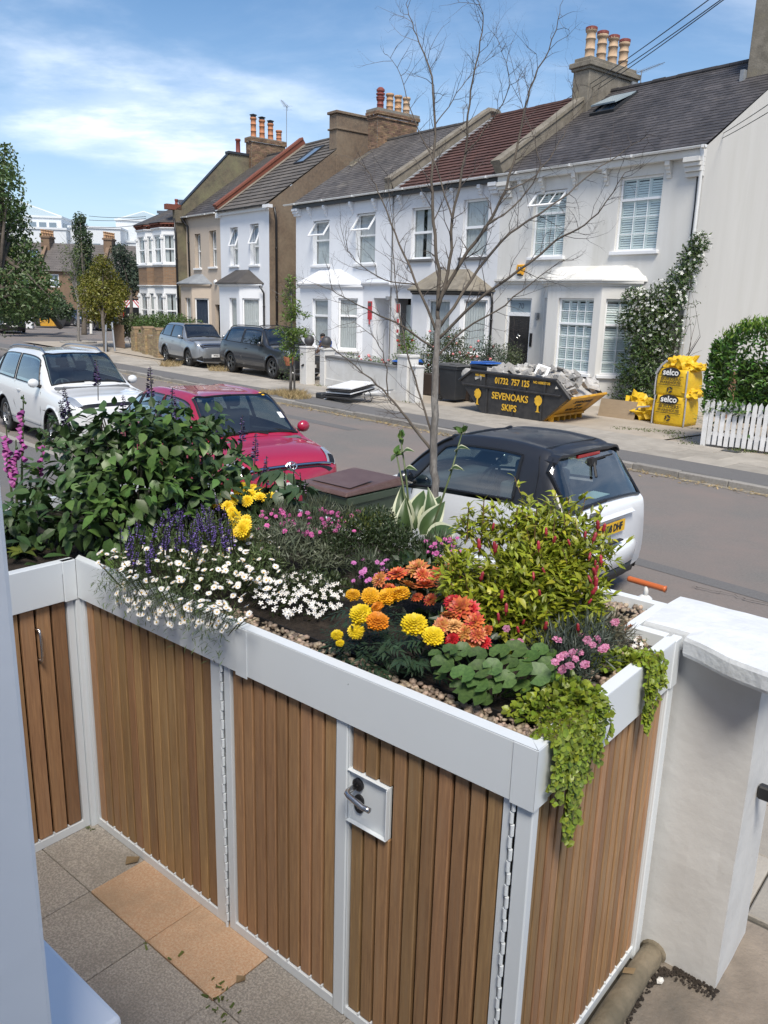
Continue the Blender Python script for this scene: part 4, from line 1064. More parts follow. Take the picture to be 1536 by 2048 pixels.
k = MB(); k.box(W - .62, 3.75, 8.6, W + .02, 6.1, 11.45); k.box(W - .68, 3.68, 10.75, W + .07, 6.16, 10.83); k.box(W - .70, 3.66, 11.45, W + .10, 6.2, 11.57); k.build('chimney', X['pebbledash'], TSW, bevel=.015)
skylight(TSW, 2.6, 4.0, 5.6, .9, 0, y0=-.22, z0=7.02, yr=SYR, zr=SZR)
TSB = thing('semi_detached_house', 'beige rendered house with narrow sash windows and an arched doorway', 'house', hw(-11.05, 0, 0), HANG, 'semi-detached pair')
W = 3.95
hol = [(1.0, 1.72, 4.36, 6.10), (2.72, 3.50, 4.40, 6.18), (3.18, 3.88, .45, 2.5)]
shell(TSB, W, 'render_beige', right=False, left=False, holes=hol, zr=SZR, ze=7.1, yr=SYR)
for h in hol[:2]: window(TSB, ID, *h, rail=.5, cover='curtain', rec=.22)
am = MB();
for k in range(12):
 a0, a1 = pi * k / 12, pi * (k + 1) / 12
 am.add([(3.53 + .35 * cos(a0), -.003, 2.5 + .36 * sin(a0)), (3.53 + .35 * cos(a1), -.003, 2.5 + .36 * sin(a1)), (3.53, -.003, 2.5)], [(0, 1, 2)])
am.build('arch_head', X['render_beige'], TSB)
d = MB(); d.box(3.18, .5, .4, 3.88, .55, 2.5); d.build('door', X['render_beige'], TSB)
backroof(TSB, W, 'slate_old', zr=SZR, ze=7.1, yr=SYR); roofmesh(TSB, 'slate', W - .1, x0=.1, seed=6, m='slate', wd=.3, row=.24, z0=7.0, yr=SYR, zr=SZR - .1, y0=-.2)
gutter(TSB, -.1, W - .1, -.26, 7.0, m='gutter')
pipe(TSB, [(.12, -.3, 6.95), (.35, -.06, 6.5), (.38, -.06, 6.2), (.40, -.06, 3.6)], .05)
bay_semi(TSB, [(-.0, 0), (.70, -.75), (2.05, -.75), (2.78, 0)], 'render_beige', (.5, 1.15, .95, 2.8, dict(rail=.25, cover='curtain', rec=.1)), (.14, .9, .95, 2.8, dict(rail=.22, cover='blue', rec=.06, fw=.07)), 4.05)
k = MB(); k.lathe([(.12, 0), (.14, .04), (.1, .12), (.0, .14)], 12, M=Matrix.Translation((3.45, -.02, 3.62)) @ Matrix.Rotation(pi / 2, 4, 'X')); k.build('alarm_box', X['trim_white'], TSB)
# --- the house with the old render side wall and the red corbelled bays
TBH = thing('bay_fronted_house', 'brick house with white two storey bay windows under red corbels and mossy side wall', 'house', hw(-15.2, -.55, 0), HANG)
W = 4.15
g = MB(); g.add([(W, 0, 0), (W, 10, 0), (W, 10, 7.4), (W, 5.2, 10.6), (W, 4.6, 10.6), (W, 3.3, 10.55), (W, .3, 7.55), (W, -.05, 7.35)], [(0, 1, 2, 3, 4, 5, 6, 7)])
g.add([(W - .3, 0, 0), (W - .3, 10, 0), (W - .3, 10, 7.4), (W - .3, 5.2, 10.6), (W - .3, 4.6, 10.6), (W - .3, 3.3, 10.55), (W - .3, .3, 7.55), (W - .3, -.05, 7.35)], [(7, 6, 5, 4, 3, 2, 1, 0)])
for (a, b) in (((0, 0), (-.05, 7.35)), ((-.05, 7.35), (.3, 7.55)), ((.3, 7.55), (3.3, 10.55)), ((3.3, 10.55), (5.2, 10.6)), ((5.2, 10.6), (10, 7.4))):
 g.quad((W, a[0], a[1]), (W - .3, a[0], a[1]), (W - .3, b[0], b[1]), (W, b[0], b[1]))
g.build('side_wall', X['olddash'], TBH)
q = MB(); q.box(W - .36, 3.2, 10.56, W + .06, 4.5, 10.68); q.add([(W - .34, .3, 7.60), (W + .04, .3, 7.60), (W + .04, 3.25, 10.58), (W - .34, 3.25, 10.58)], [(0, 1, 2, 3)]); q.build('coping', X['bin_dark'], TBH)
mb = MB(); facade(mb, ID, 0, W - .3, 0, 6.7, [], dep=.1); mb.build('wall', X['brick_far'], TBH)
r = MB(); slates(r, 0, W - .3, -.3, 6.7, 5, 9.9, wd=.4, row=.3, rnd=random.Random(4)); r.build('roof_slates', X['slate_old'], TBH, kind='stuff')
q = MB(); q.box(W - .35, -.5, 7.35, W + .0, .35, 7.62); q.box(.4, 4.6, 9.9, W - .3, 5.0, 10.1); q.build('ridge_tiles', X['red_brick'], TBH)
for bx in (W - 2.35, W - 4.55):
 for (z0, z1, wz0, wz1, wm) in ((0.05, 3.35, 1.15, 3.0, 'trim_white'), (3.45, 4.42, None, None, 'brick_far'), (4.42, 6.35, 4.62, 6.08, 'trim_white')):
  plan = [(bx - .05, 0), (bx + .45, -.55), (bx + 1.65, -.55), (bx + 2.25, 0)]
  mb = MB()
  for k in range(3):
   Mx = fM(plan[k], plan[k + 1]); L = (Vector(plan[k + 1]) - Vector(plan[k])).length
   h = [(.1, L - .1, wz0, wz1)] if wz0 else []
   facade(mb, Mx, 0, L, z0, z1, h, dep=.08)
   if wz0: window(TBH, Mx, *h[0], rail=.5, cover='curtain', rec=.05, sill=False)
  mb.build('bay', X[wm], TBH)
  if wm == 'trim_white':
   cornice(TBH, plan, z1, .1, .10, 'trim_white', 'bay_cornice'); cornice(TBH, plan, z0 + .02, .12, .08, 'trim_white', 'bay_cornice')
   q = MB()
   for (px_, py_) in plan[1:4]: q.tube([(px_, py_ - .03, wz0), (px_, py_ - .03, wz1)], .06, 8); q.box(px_ - .09, py_ - .12, wz1 - .22, px_ + .09, py_ + .05, wz1 - .12)
   q.build('column', X['trim_white'], TBH)
 q = MB(); plan = [(bx - .05, 0), (bx + .45, -.55), (bx + 1.65, -.55), (bx + 2.25, 0)]
 for lv, (p_, za, zb) in enumerate(((.06, 6.45, 6.53), (.12, 6.53, 6.61), (.19, 6.61, 6.69))):
  for k in range(3):
   Mx = fM(plan[k], plan[k + 1]); L = (Vector(plan[k + 1]) - Vector(plan[k])).length; x = 0
   while x < L:
    if lv != 1 or int(x / .11) % 2 == 0: q.box(x, -p_, za, min(L, x + .105), 0, zb - .01, M=Mx)
    x += .11
 q.build('corbel_course', X['red_brick'], TBH)
 q = MB(); T_ = (bx + 1.1, 1.6, 7.9); B = [(bx - .25, .2, 6.7), (bx + .35, -.78, 6.7), (bx + 1.75, -.78, 6.7), (bx + 2.45, .0, 6.7), (bx + 2.45, 1.6, 6.7)]
 for k in range(4): q.add([B[k], B[k + 1], T_], [(0, 1, 2)])
 q.build('bay_roof', X['slate_old'], TBH)
pipe(TBH, [(W - .05, -.08, 6.9), (W + .02, -.06, 6.0), (W + .02, -.06, .1)], .06)
k = MB(); rr = random.Random(8); bricks(k, W - .32, W + .28, 4.5, 6.7, 9.6, 11.3, rnd=rr); bricks(k, W - .38, W + .34, 4.44, 6.76, 11.3, 11.52, rnd=rr)
k2 = MB(); k2.box(W - .32, 4.5, 9.4, W + .28, 6.7, 11.28); k2.box(W - .38, 4.44, 11.5, W + .34, 6.76, 11.56); ch = k2.build('chimney', X['mortar'], TBH); k.build('brickwork', X['stock_brick'], ch, kind='stuff')
for i in range(4): pot(ch, W, 4.8 + .55 * i, 11.54, (1.05, 1.0, .9, .62)[i], .16, 'pot_orange', 'flat' if i < 3 else None, 2)
pot(TBH, W - .15, 3.9, 10.64, .75, .13, 'pot_red', None, 0)
pot(TBH, W - .1, .1, 7.6, .3, .08, 'pot_red', None, 0)
aerial(TBH, W + .1, 6.9, 10.2, 3.3, yaw=-.75, n=14, l=1.6)
# --- the near house behind and to the left of the camera (its pier and ledge show at the left edge)
TN = thing('near_house', 'smooth white wall of the near house at the left edge of the view', 'house', pw(0, 0, 0), PANG)
n_ = MB(); hol = [(-6.0, -3.3, 4.4, 6.2), (-2.6, -1.2, 4.4, 6.2), (1.9, 3.2, 4.4, 6.2), (2.0, 3.4, 1.2, 3.2), (5.0, 6.4, 4.4, 6.2)]
Mn = Matrix.Translation((0, -3.3, 0)) @ Matrix.Rotation(pi, 4, 'Z')
facade(n_, Mn, -9, 9, 0, 6.9, [(-b, -a, c, d) for a, b, c, d in hol], dep=.15)
n_.quad((9, -3.3, 6.9), (-9, -3.3, 6.9), (-9, -8.4, 10), (9, -8.4, 10)); n_.quad((-9, -3.3, 0), (-9, -3.3, 6.9), (-9, -8.4, 10), (-9, -8.4, 0)); n_.quad((9, -3.3, 6.9), (9, -3.3, 0), (9, -8.4, 0), (9, -8.4, 10))
n_.build('wall', X['render_bright'], TN)
for h in hol: window(TN, Mn, -h[1], -h[0], h[2], h[3], rail=.5, cover=None, sill=True)
n_ = MB(); n_.box(-.48, -2.74, .27, -.045, -1.29, 2.60); n_.build('pier', X['wall_blue'], TN, bevel=.008, bseg=2)
n_ = MB(); n_.box(-1.7, -2.2, .27, -.262, -1.135, 1.40); n_.build('bay_base', X['wall_blue'], TN)
n_ = MB(); n_.box(-1.75, -2.2, 1.402, -.216, -1.09, 1.50); n_.build('ledge', X['wall_blue'], TN, bevel=.01, bseg=2)
# ------------------------------------------------------------------ trees, hedges and the far end of the street
def pxd(px, py, depth): return CAM + ray(px, py) * (depth / FPX)
def leafcloud(mb, c, r, n, size, rnd, tint=.5, flat=.6, shell_=.55, up=.35, mi=0):
 """n small folded leaves spread through an ellipsoid, denser towards its surface"""
 c = Vector(c); r = Vector(r) if hasattr(r, '__len__') else Vector((r, r, r))
 for _ in range(n):
  d = Vector((rnd.gauss(0, 1), rnd.gauss(0, 1), rnd.gauss(0, 1))).normalized()
  k = shell_ + (1 - shell_) * rnd.random() if rnd.random() < .75 else rnd.random()
  k *= rnd.uniform(.85, 1.12)
  p = c + Vector((d.x * r.x, d.y * r.y, d.z * r.z)) * k
  nn = (d * .6 + Vector((0, 0, up)) + Vector((rnd.gauss(0, .45), rnd.gauss(0, .45), rnd.gauss(0, .45)))).normalized()
  a = nn.orthogonal().normalized(); a = Matrix.Rotation(rnd.uniform(0, 6.28), 3, nn) @ a; b = nn.cross(a)
  s_ = size * rnd.uniform(.6, 1.25)
  a *= s_; b *= s_ * flat * .5
  f = nn * s_ * .12
  mb.add([tuple(p - a * .5), tuple(p + b + f), tuple(p + a * .5 - f), tuple(p - b + f)], [(0, 1, 2), (0, 2, 3)], mi, min(1, max(0, tint + rnd.gauss(0, .16))))
def tree(name, label, lm, bm, base, clumps, n, size, rnd, trunk_r=.12, group=None, top=None, limbs=True):
 t = thing(name, label, 'tree', base, 0, group)
 b = Vector(base)
 tk = MB(); tp = Vector(top) - b if top else (sum((Vector(c[0]) for c in clumps), Vector()) / len(clumps)) - b
 mid = tp * .5 + Vector((rnd.uniform(-.1, .1), rnd.uniform(-.1, .1), 0))
 tk.tube([(0, 0, -.1), tuple(mid * .5 + Vector((0, 0, 0))), tuple(mid), tuple(tp)], [trunk_r * 1.2, trunk_r, trunk_r * .85, trunk_r * .45], 8)
 if limbs:
  for c in clumps:
   q = Vector(c[0]) - b; st = tp * rnd.uniform(.45, .9)
   tk.tube([tuple(st), tuple(st.lerp(q, .5) + Vector((0, 0, .1 * (q - st).length * .5))), tuple(q)], [trunk_r * .45, trunk_r * .28, trunk_r * .1], 5)
 tk.build('trunk', X[bm], t, smooth=True)
 cr = MB(); tot = sum(c[1][0] * c[1][2] if hasattr(c[1], '__len__') else c[1] ** 2 for c in clumps)
 for c in clumps:
  rr = c[1]; w_ = (rr[0] * rr[2] if hasattr(rr, '__len__') else rr ** 2) / tot
  leafcloud(cr, Vector(c[0]) - b, rr, int(n * w_), size, rnd, .5 + rnd.uniform(-.16, .16))
 o = cr.build('crown', X[lm], t, kind='stuff')
 return t
rt = random.Random(21)
def pc(lst, depth, jd=1.0):
 out_ = []
 for (x, y, r) in lst:
  d = depth + rt.uniform(-jd, jd); out_.append((pxd(x, y, d), r / FPX * depth))
 return out_
cl = pc([(-90, 400, 110), (-40, 480, 110), (8, 325, 34), (22, 352, 26), (-5, 390, 60), (28, 430, 34), (12, 480, 60), (50, 515, 40), (62, 550, 42), (90, 578, 34), (30, 590, 60), (-20, 600, 70), (60, 615, 40), (105, 600, 20), (10, 300, 18), (-60, 560, 90)], 31, 1.5)
tree('street_tree', 'leafy green tree hanging into the left edge above the white car', 'leaf_left', 'bark_dark', at(-60, 760, 0), cl, 15000, .17, rt, .2)
cl = pc([(115, 605, 20), (95, 618, 24), (130, 622, 20), (60, 600, 40), (25, 615, 36)], 56, 2)
tree('street_tree', 'dark green tree behind the covered far skip', 'leaf_poplar', 'bark_dark', pxd(120, 650, 62) * 1.0, cl, 4500, .24, rt, .2)
cl = pc([(160, 437, 13), (158, 455, 18), (166, 475, 20), (170, 497, 19), (163, 515, 22), (172, 535, 24), (160, 555, 22), (178, 560, 24), (172, 585, 30)], 66, 1)
tree('tall_tree', 'tall narrow dark tree rising above the far roofs', 'leaf_poplar', 'bark_dark', at(168, 668, 0), cl, 5200, .24, rt, .18)
cl = pc([(205, 560, 38), (180, 585, 30), (232, 580, 28), (205, 600, 45), (185, 620, 30), (228, 612, 24), (205, 530, 22), (215, 635, 24), (198, 520, 12), (240, 590, 20), (170, 560, 16)], 44, 1.2)
tree('street_tree', 'yellow-green round tree on the far pavement corner', 'leaf_yellow', 'bark_dark', at(212, 702, GF), cl, 6500, .17, rt, .10)
cl = pc([(250, 530, 32), (240, 505, 20), (266, 545, 26), (268, 568, 20), (250, 570, 30), (285, 545, 12)], 58, 1)
tree('garden_tree', 'grey-green tree in front of the far chimneys', 'leaf_bluish', 'bark_dark', at(262, 672, GF), cl, 4200, .2, rt, .14)
def limb(mb, p, d, l, r, rnd, depth, seg=4, wob=.12, mi=0, up=.05):
 pts = [Vector(p)]; d = Vector(d).normalized(); rs = [r]
 for k in range(seg):
  d = (d + Vector((rnd.gauss(0, wob), rnd.gauss(0, wob), rnd.gauss(0, wob) + up))).normalized(); pts.append(pts[-1] + d * l / seg); rs.append(r * (1 - .75 * (k + 1) / seg))
 mb.tube(pts, rs, 5 if r > .004 else 3, mi, rnd.random(), caps=False)
 if depth > 0:
  for k in range(rnd.randint(3, 5)):
   i = rnd.randint(1, seg); a = Matrix.Rotation(rnd.uniform(0, 6.28), 3, d) @ d.orthogonal().normalized()
   limb(mb, pts[i], d * .8 + a * .8, l * rnd.uniform(.35, .6), rs[i] * .7, rnd, depth - 1, seg, wob, mi, up)
t = thing('young_tree', 'thin pale half bare young tree on its island by the far corner', 'tree', at(157, 685, 0)); b = Vector(t.location)
mb = MB(); q = pxd(150, 540, 49) - b; mb.tube([(0, 0, 0), tuple(q * .5 + Vector((.1, 0, 0))), tuple(q)], [.10, .08, .04], 7)
for k in range(9): limb(mb, q * rt.uniform(.45, 1), (rt.uniform(-.7, .7), rt.uniform(-.4, .4), 1.2), rt.uniform(1.2, 2.6), .03, rt, 1)
mb.build('trunk', X['bark'], t); mb = MB(); leafcloud(mb, q * 1.0 + Vector((0, 0, .5)), (1.0, 1, 1.5), 420, .14, rt, .6); mb.build('crown', X['leaf_far'], t, kind='stuff')
mb = MB(); mb.lathe([(1.05, -.02), (1.05, .1), (.9, .12), (.88, .05), (0, .09)], 20, tuple(at(157, 686, 0))); o = mb.build('tree_island', X['kerb']); tag(o, 'round kerbed island at the foot of the thin pale tree', 'kerb')
# far row of houses
TF = thing('far_terrace', 'distant brick terrace with slate roofs and clusters of clay chimney pots', 'house', (-36.5, 92, 0), radians(8))
xs = [-18, -9, -2.2, 4.6, 11.4, 18]
for i in range(len(xs) - 1):
 a, b_ = xs[i], xs[i + 1]
 hs = [(a + 1.0, a + 2.0, .8, 2.6), (b_ - 2.2, b_ - 1.2, .8, 2.6), (a + 1, a + 2, 3.6, 5.0), (b_ - 2.2, b_ - 1.2, 3.6, 5.0)]
 mb = MB(); facade(mb, ID, a, b_, 0, 5.4, hs, .2); mb.build('wall', X['far_brick'], TF)
 for h in hs:
  f = MB(); f.box(h[0], .10, h[2], h[1], .16, h[3]); w_ = f.build('window', X['upvc'], TF); p_ = MB(); zm = (h[2] + h[3]) / 2; p_.box(h[0] + .1, .09, h[2] + .1, h[1] - .1, .098, zm - .05); p_.box(h[0] + .1, .09, zm + .05, h[1] - .1, .098, h[3] - .1); p_.build('pane', X['far_window'], w_)
 f = MB(); f.box((a + b_) / 2 - .5, .1, 0, (a + b_) / 2 + .5, .15, 2.3); f.build('door', X['trim_white'], TF)
 r = MB(); slates(r, a + .15, b_ - .1, -.3, 5.3, 4.5, 8.5, wd=.6, row=.45, rnd=rt); r.build('roof_slates', X['far_slate'], TF, kind='stuff')
 r = MB(); r.quad((a, 4.5, 8.5), (b_, 4.5, 8.5), (b_, 9, 5.3), (a, 9, 5.3)); r.build('roof_deck', X['far_slate'], TF)
 parapet(TF, a, -.2, 5.5, 4.5, 8.6, .3, .35, 'far_brick')
 c = MB(); c.box(a - .45, 3.2, 7.4, a + .45, 5.6, 9.0); c.box(a - .55, 3.1, 9.0, a + .55, 5.7, 9.2); ch = c.build('chimney', X['far_brick'], TF)
 for k in range(5): pot(ch, a - .3 + .15 * k, 3.4 + .5 * k, 9.2, .7, .15, 'pot_buff', None, 1)
for i, (x, y) in enumerate(((-4, 1.6), (1.5, 1.8), (-11, 1.5))):
 s_ = MB(); zz_ = 5.3 + (y + .3) * .667; s_.add([(x, y, zz_ + .1), (x + 1, y, zz_ + .1), (x + 1, y + 1.3, zz_ + .97), (x, y + 1.3, zz_ + .97)], [(0, 1, 2, 3)]); s_.build('skylight', X['far_glass2'], TF)
def office(name, label, loc, rz, boxes, wallm, glassm):
 t = thing(name, label, 'office', loc, rz)
 for (x0, x1, y0, y1, z0, z1, bands, roof) in boxes:
  m_ = MB(); m_.box(x0, y0, z0, x1, y1, z1); m_.box(x0 - .2, y0 - .2, z1, x1 + .2, y1, z1 + .35); w_ = m_.build('wall', X[wallm], t)
  for (za, zb) in bands:
   g = MB(); k = x0 + .6
   while k < x1 - 1.2: g.box(k, y0 - .06, za, k + 1.25, y0, zb); k += 1.75
   g.build('window_band', X[glassm], w_, kind='stuff')
   g = MB(); k = y0 + 1
   while k < y1 - 1.2: g.box(x1, k, za, x1 + .06, k + 1.25, zb); k += 1.75
   if g.f: g.build('window_band', X[glassm], w_, kind='stuff')
  if roof:
   r = MB(); n_ = max(1, int((x1 - x0) / 12)); ww = (x1 - x0) / n_
   for k in range(n_):
    a = x0 + k * ww; r.add([(a, y0 + 1, z1 + .35), (a + ww, y0 + 1, z1 + .35), (a + ww, y1, z1 + .35), (a, y1, z1 + .35), (a + ww * .45, y0 + 4, z1 + roof), (a + ww * .45, y1 - 2, z1 + roof)], [(0, 1, 4), (1, 2, 5, 4), (2, 3, 5), (3, 0, 4, 5)])
   r.build('glazed_roof', X['far_roofglass'], t)
   r = MB()
   for k in range(n_):
    a = x0 + k * ww; A = Vector((a, y0 + 1, z1 + .35)); B = Vector((a + ww, y0 + 1, z1 + .35)); T_ = Vector((a + ww * .45, y0 + 4, z1 + roof)); r.tube([A, T_], .12, 4); r.tube([B, T_], .12, 4); r.tube([T_, (T_.x, y1 - 2, T_.z)], .12, 4)
   r.build('glazing_bars', X['trim_white'], t)
 return t
office('office_block', 'large white office block with a glazed ridge roof behind the far terrace', (-58, 150, 0), radians(6),
  [(-26, 0, 0, 25, 0, 14.0, ((6, 8), (9.6, 11.2)), 0), (-20, -1.5, 3, 25, 14, 16.2, ((14.3, 15.4),), 3.6), (0, 9, 2, 24, 0, 14.6, ((10, 12),), 0), (9, 23, 6, 26, 0, 12.6, ((8.4, 9.8),), 0), (7, 17, 8, 26, 12.6, 16.6, (), 2.2)], 'far_office', 'far_window')
office('office_block', 'dark grey stepped office block beside the red corbelled bay house', (-35.6, 118, -2.7), radians(-8),
  [(0, 2.2, 0, 12, 0, 13.2, ((9, 12.4),), 0), (1, 8, 1, 14, 13.2, 15.4, ((13.4, 15.0),), 0), (2.4, 10, 2, 14, 15.4, 17.0, ((15.6, 16.7),), 0), (5, 12, 3, 14, 17.0, 18.6, (), 0), (2.2, 12, .5, 13, 0, 13.2, ((9, 12.4), (5, 8)), 0)], 'far_dark', 'far_glass2')
# hoarding and low walls at the far corner
m_ = MB()
hb = thing('timber_hoarding', 'brown timber hoarding behind the black saloon', 'fence', pxd(60, 645, 80), radians(8))
for k in range(9):
 q = MB(); q.box(-2.2 + k * .5, 0, .2, -1.72 + k * .5, .06, 2.0 - (.35 if k < 4 else 0)); q.build('board', mat('hoarding_board', (.38 + .02 * (k % 3), .22, .09), .8) if k < 3 else D.materials['hoarding_board'], hb)
m_ = MB(); m_.box(-2.5, .1, -.8, 2.6, .3, .2); m_.build('base_wall', X['far_brick'], hb)
m_ = MB(); m_.box(-6, 0, -.6, 14, .25, .75); m_.box(-6, -.05, .75, 14, .3, .85); o = m_.build('garden_wall', X['far_brick'], loc=pxd(140, 640, 84), rz=radians(14)); tag(o, 'low brown brick wall behind the covered far skip', 'wall')
for (x, w_) in ((34, 10), (88, 9), (103, 10)):
 m_ = MB(); p_ = pxd(x, 640, 84); m_.box(-w_ / 40, 0, -1, w_ / 40, .4, 2.4); m_.box(-w_ / 34, -.05, 2.4, w_ / 34, .45, 2.6); o = m_.build('porch_column', X['trim_white'], loc=p_); tag(o, {34: 'white porch column left of the timber hoarding', 88: 'white porch column just right of the timber hoarding', 103: 'second white porch column right of the timber hoarding'}[x], 'column')
# ------------------------------------------------------------------ vehicles
def paint(name, c, rough=.3, metal=0.0, flake=0): return mat(name, c, rough, coat=1.0, metal=metal, inside=(.02, .02, .022))
X['car_glass'] = glass('car_window', (.62, .74, .74), 2.0)
X['car_glass_dark'] = glass('tinted_car_window', (.16, .19, .20), 2.0)
X['frit'] = mat('black_window_seal', (.010, .010, .011), .35)
X['lamp_clear'] = mat('clear_lamp_lens', (.55, .57, .58), .08, metal=.6, coat=1)
X['lamp_red'] = mat('red_lamp_lens', (.35, .01, .012), .12, coat=1)
X['black_plastic'] = mat('black_trim_plastic', (.016, .016, .017), .55)
X['cabin'] = mat('car_interior', (.10, .105, .11), .8)
X['cabin_light'] = mat('pale_car_interior', (.22, .25, .25), .8)
X['chrome'] = mat('chrome', (.75, .75, .76), .08, metal=1.0)
X['alloy'] = mat('silver_alloy', (.45, .46, .47), .28, metal=.9)
X['alloy_dark'] = mat('grey_alloy', (.16, .165, .17), .3, metal=.9)
X['plate_white'] = mat('white_number_plate', (.75, .75, .73), .4)
X['plate_yellow'] = mat('yellow_number_plate', (.72, .42, .02), .4)
def cr(p0, p1, p2, p3, t): return .5 * ((2 * p1) + (-p0 + p2) * t + (2 * p0 - 5 * p1 + 4 * p2 - p3) * t * t + (-p0 + 3 * p1 - 3 * p2 + p3) * t ** 3)
class Car:
 """body skin S(u,t): u along the stations from front to rear, t from the underside (0) over sill, flank, belt and roof edge to the roof centre (7)"""
 def __init__(s, name, label, loc, rz, st, wheels, group=None):
  s.root = thing(name, label, 'car', loc, rz, group)
  s.st = []
  for (x, zb, wm, zw, wb, zbelt, we, ze, zt) in st:
   s.st.append([Vector((x, 0, zb)), Vector((x, wm * .82, zb)), Vector((x, wm * .97, zb + .09)), Vector((x, wm, zw)), Vector((x, wb, zbelt)), Vector((x, we, ze)), Vector((x, we * .62, ze + (zt - ze) * .78)), Vector((x, 0, zt))])
  s.nu = len(st) - 1; s.wheels = wheels
 def S(s, u, t, side=1):
  u = min(max(u, 0), s.nu); i = min(int(u), s.nu - 1); fu = u - i
  t = min(max(t, 0), 7); j = min(int(t), 6); ft = t - j
  def col(k):
   k = min(max(k, 0), s.nu); r = s.st[k]; a = r[j - 1] if j > 0 else Vector((r[0].x, -r[1].y, r[1].z))
   d = r[j + 2] if j < 6 else Vector((r[6].x, -r[6].y, r[6].z))
   return cr(a, r[j], r[j + 1], d, ft)
  p = cr(col(i - 1), col(i), col(i + 1), col(i + 2), fu) if fu > 1e-6 else col(i)
  return Vector((p.x, p.y * side, p.z))
 def nrm(s, u, t, side=1):
  e = .03; a = s.S(u + e, t, side) - s.S(u - e, t, side); b = s.S(u, t + e, side) - s.S(u, t - e, side)
  n = a.cross(b) * side
  n = n.normalized() if n.length > 1e-9 else Vector((0, 0, 1))
  return n
 def body(s, matfn, mats, holes, ku=8, kt=5):
  m = MB(); U = s.nu * ku; T = 7 * kt
  for side in (1, -1):
   idx = {}
   P_ = {}
   for a in range(U + 1):
    for b in range(T + 1):
     p = s.S(a / ku, b / kt, side)
     for (wx, wz, wr, wy) in s.wheels:
      if abs(p.y) > wy - .32 and b / kt < 4.0:
       d = Vector((p.x - wx, p.z - wz)); R_ = wr + .055
       if .72 * R_ < d.length < R_ * 1.12:
        d = d.normalized() * R_; p = Vector((wx + d.x, p.y, wz + d.y))
     P_[a, b] = p
   vs = []; o = 0
   for a in range(U + 1):
    for b in range(T + 1):
     idx[a, b] = o; o += 1; vs.append(tuple(P_[a, b]))
   fs = {}
   for a in range(U):
    for b in range(T):
     uc, tc_ = (a + .5) / ku, (b + .5) / kt
     if any(h(uc, tc_, side) for h in holes): continue
     c = (P_[a, b] + P_[a + 1, b] + P_[a + 1, b + 1] + P_[a, b + 1]) / 4
     if any(abs(c.y) > wy - .30 and tc_ < 4.0 and hypot(c.x - wx, c.z - wz) < wr + .05 for (wx, wz, wr, wy) in s.wheels): continue
     q = (idx[a, b], idx[a + 1, b], idx[a + 1, b + 1], idx[a, b + 1])
     if side < 0: q = q[::-1]
     fs.setdefault(matfn(uc, tc_), []).append(q)
   base = len(m.v); m.v.extend(vs)
   for k, l in fs.items():
    for q in l: m.f.append(tuple(i + base for i in q)); m.m.append(k); m.t.append(.5)
  for a, rev in ((0, False), (U, True)):
   ring = [tuple(s.S(a / ku, b / kt, 1)) for b in range(T + 1)] + [tuple(s.S(a / ku, b / kt, -1)) for b in range(T - 1, 0, -1)]
   f = list(range(len(ring)))
   m.add(ring, [tuple(f[::-1] if rev else f)], matfn(.01 if a == 0 else s.nu - .01, 3.5))
  o = m.build('body', mats, s.root, smooth=True, weld=True)
  return o
 def patch(s, name, m, ul, ur, t0, t1, off=.006, side=1, both=False, nu=10, nt_=8, parent=None, smooth=True):
  """panel over u from ul(t) to ur(t), t0..t1, lifted off the skin"""
  f = (lambda v: v if callable(v) else (lambda t: v)); ul, ur = f(ul), f(ur)
  if both and t1 < 6.9: return [s.patch(name, m, ul, ur, t0, t1, off, q_, False, nu, nt_, parent, smooth) for q_ in (1, -1)]
  mb = MB()
  for sd in ((1, -1) if both else (side,)):
   vs = []
   for a in range(nu + 1):
    for b in range(nt_ + 1):
     t = t0 + (t1 - t0) * b / nt_; u = ul(t) + (ur(t) - ul(t)) * a / nu
     vs.append(tuple(s.S(u, t, sd) + s.nrm(u, t, sd) * off))
   fs = [(a * (nt_ + 1) + b, (a + 1) * (nt_ + 1) + b, (a + 1) * (nt_ + 1) + b + 1, a * (nt_ + 1) + b + 1) for a in range(nu) for b in range(nt_)]
   if sd < 0: fs = [q[::-1] for q in fs]
   mb.add(vs, fs)
  return mb.build(name, m, parent or s.root, smooth=smooth, weld=both)
 def rim_strip(s, name, m, ul, ur, t0, t1, w_=.02, off=.006, side=1, both=False):
  f = (lambda v: v if callable(v) else (lambda t: v)); ul, ur = f(ul), f(ur); mb = MB()
  for sd in ((1, -1) if both else (side,)):
   ps = []
   n = 12
   for k in range(n + 1): ps.append((ul(t0) + (ur(t0) - ul(t0)) * k / n, t0))
   for k in range(1, n + 1): t = t0 + (t1 - t0) * k / n; ps.append((ur(t), t))
   for k in range(1, n + 1): ps.append((ur(t1) + (ul(t1) - ur(t1)) * k / n, t1))
   for k in range(1, n + 1): t = t1 + (t0 - t1) * k / n; ps.append((ul(t), t))
   if t1 >= 6.99: ps = ps[:2 * n + 1 - 0] if False else ps
   mb.tube([s.S(u, t, sd) + s.nrm(u, t, sd) * off for u, t in ps], w_, 5, caps=False)
  return mb.build(name, m, s.root)
 def seam(s, pts, side=1, r=.006, name='door_seam'):
  mb = MB(); mb.tube([s.S(u, t, side) + s.nrm(u, t, side) * .001 for u, t in pts], r, 4); return mb.build(name, X['frit'], s.root)
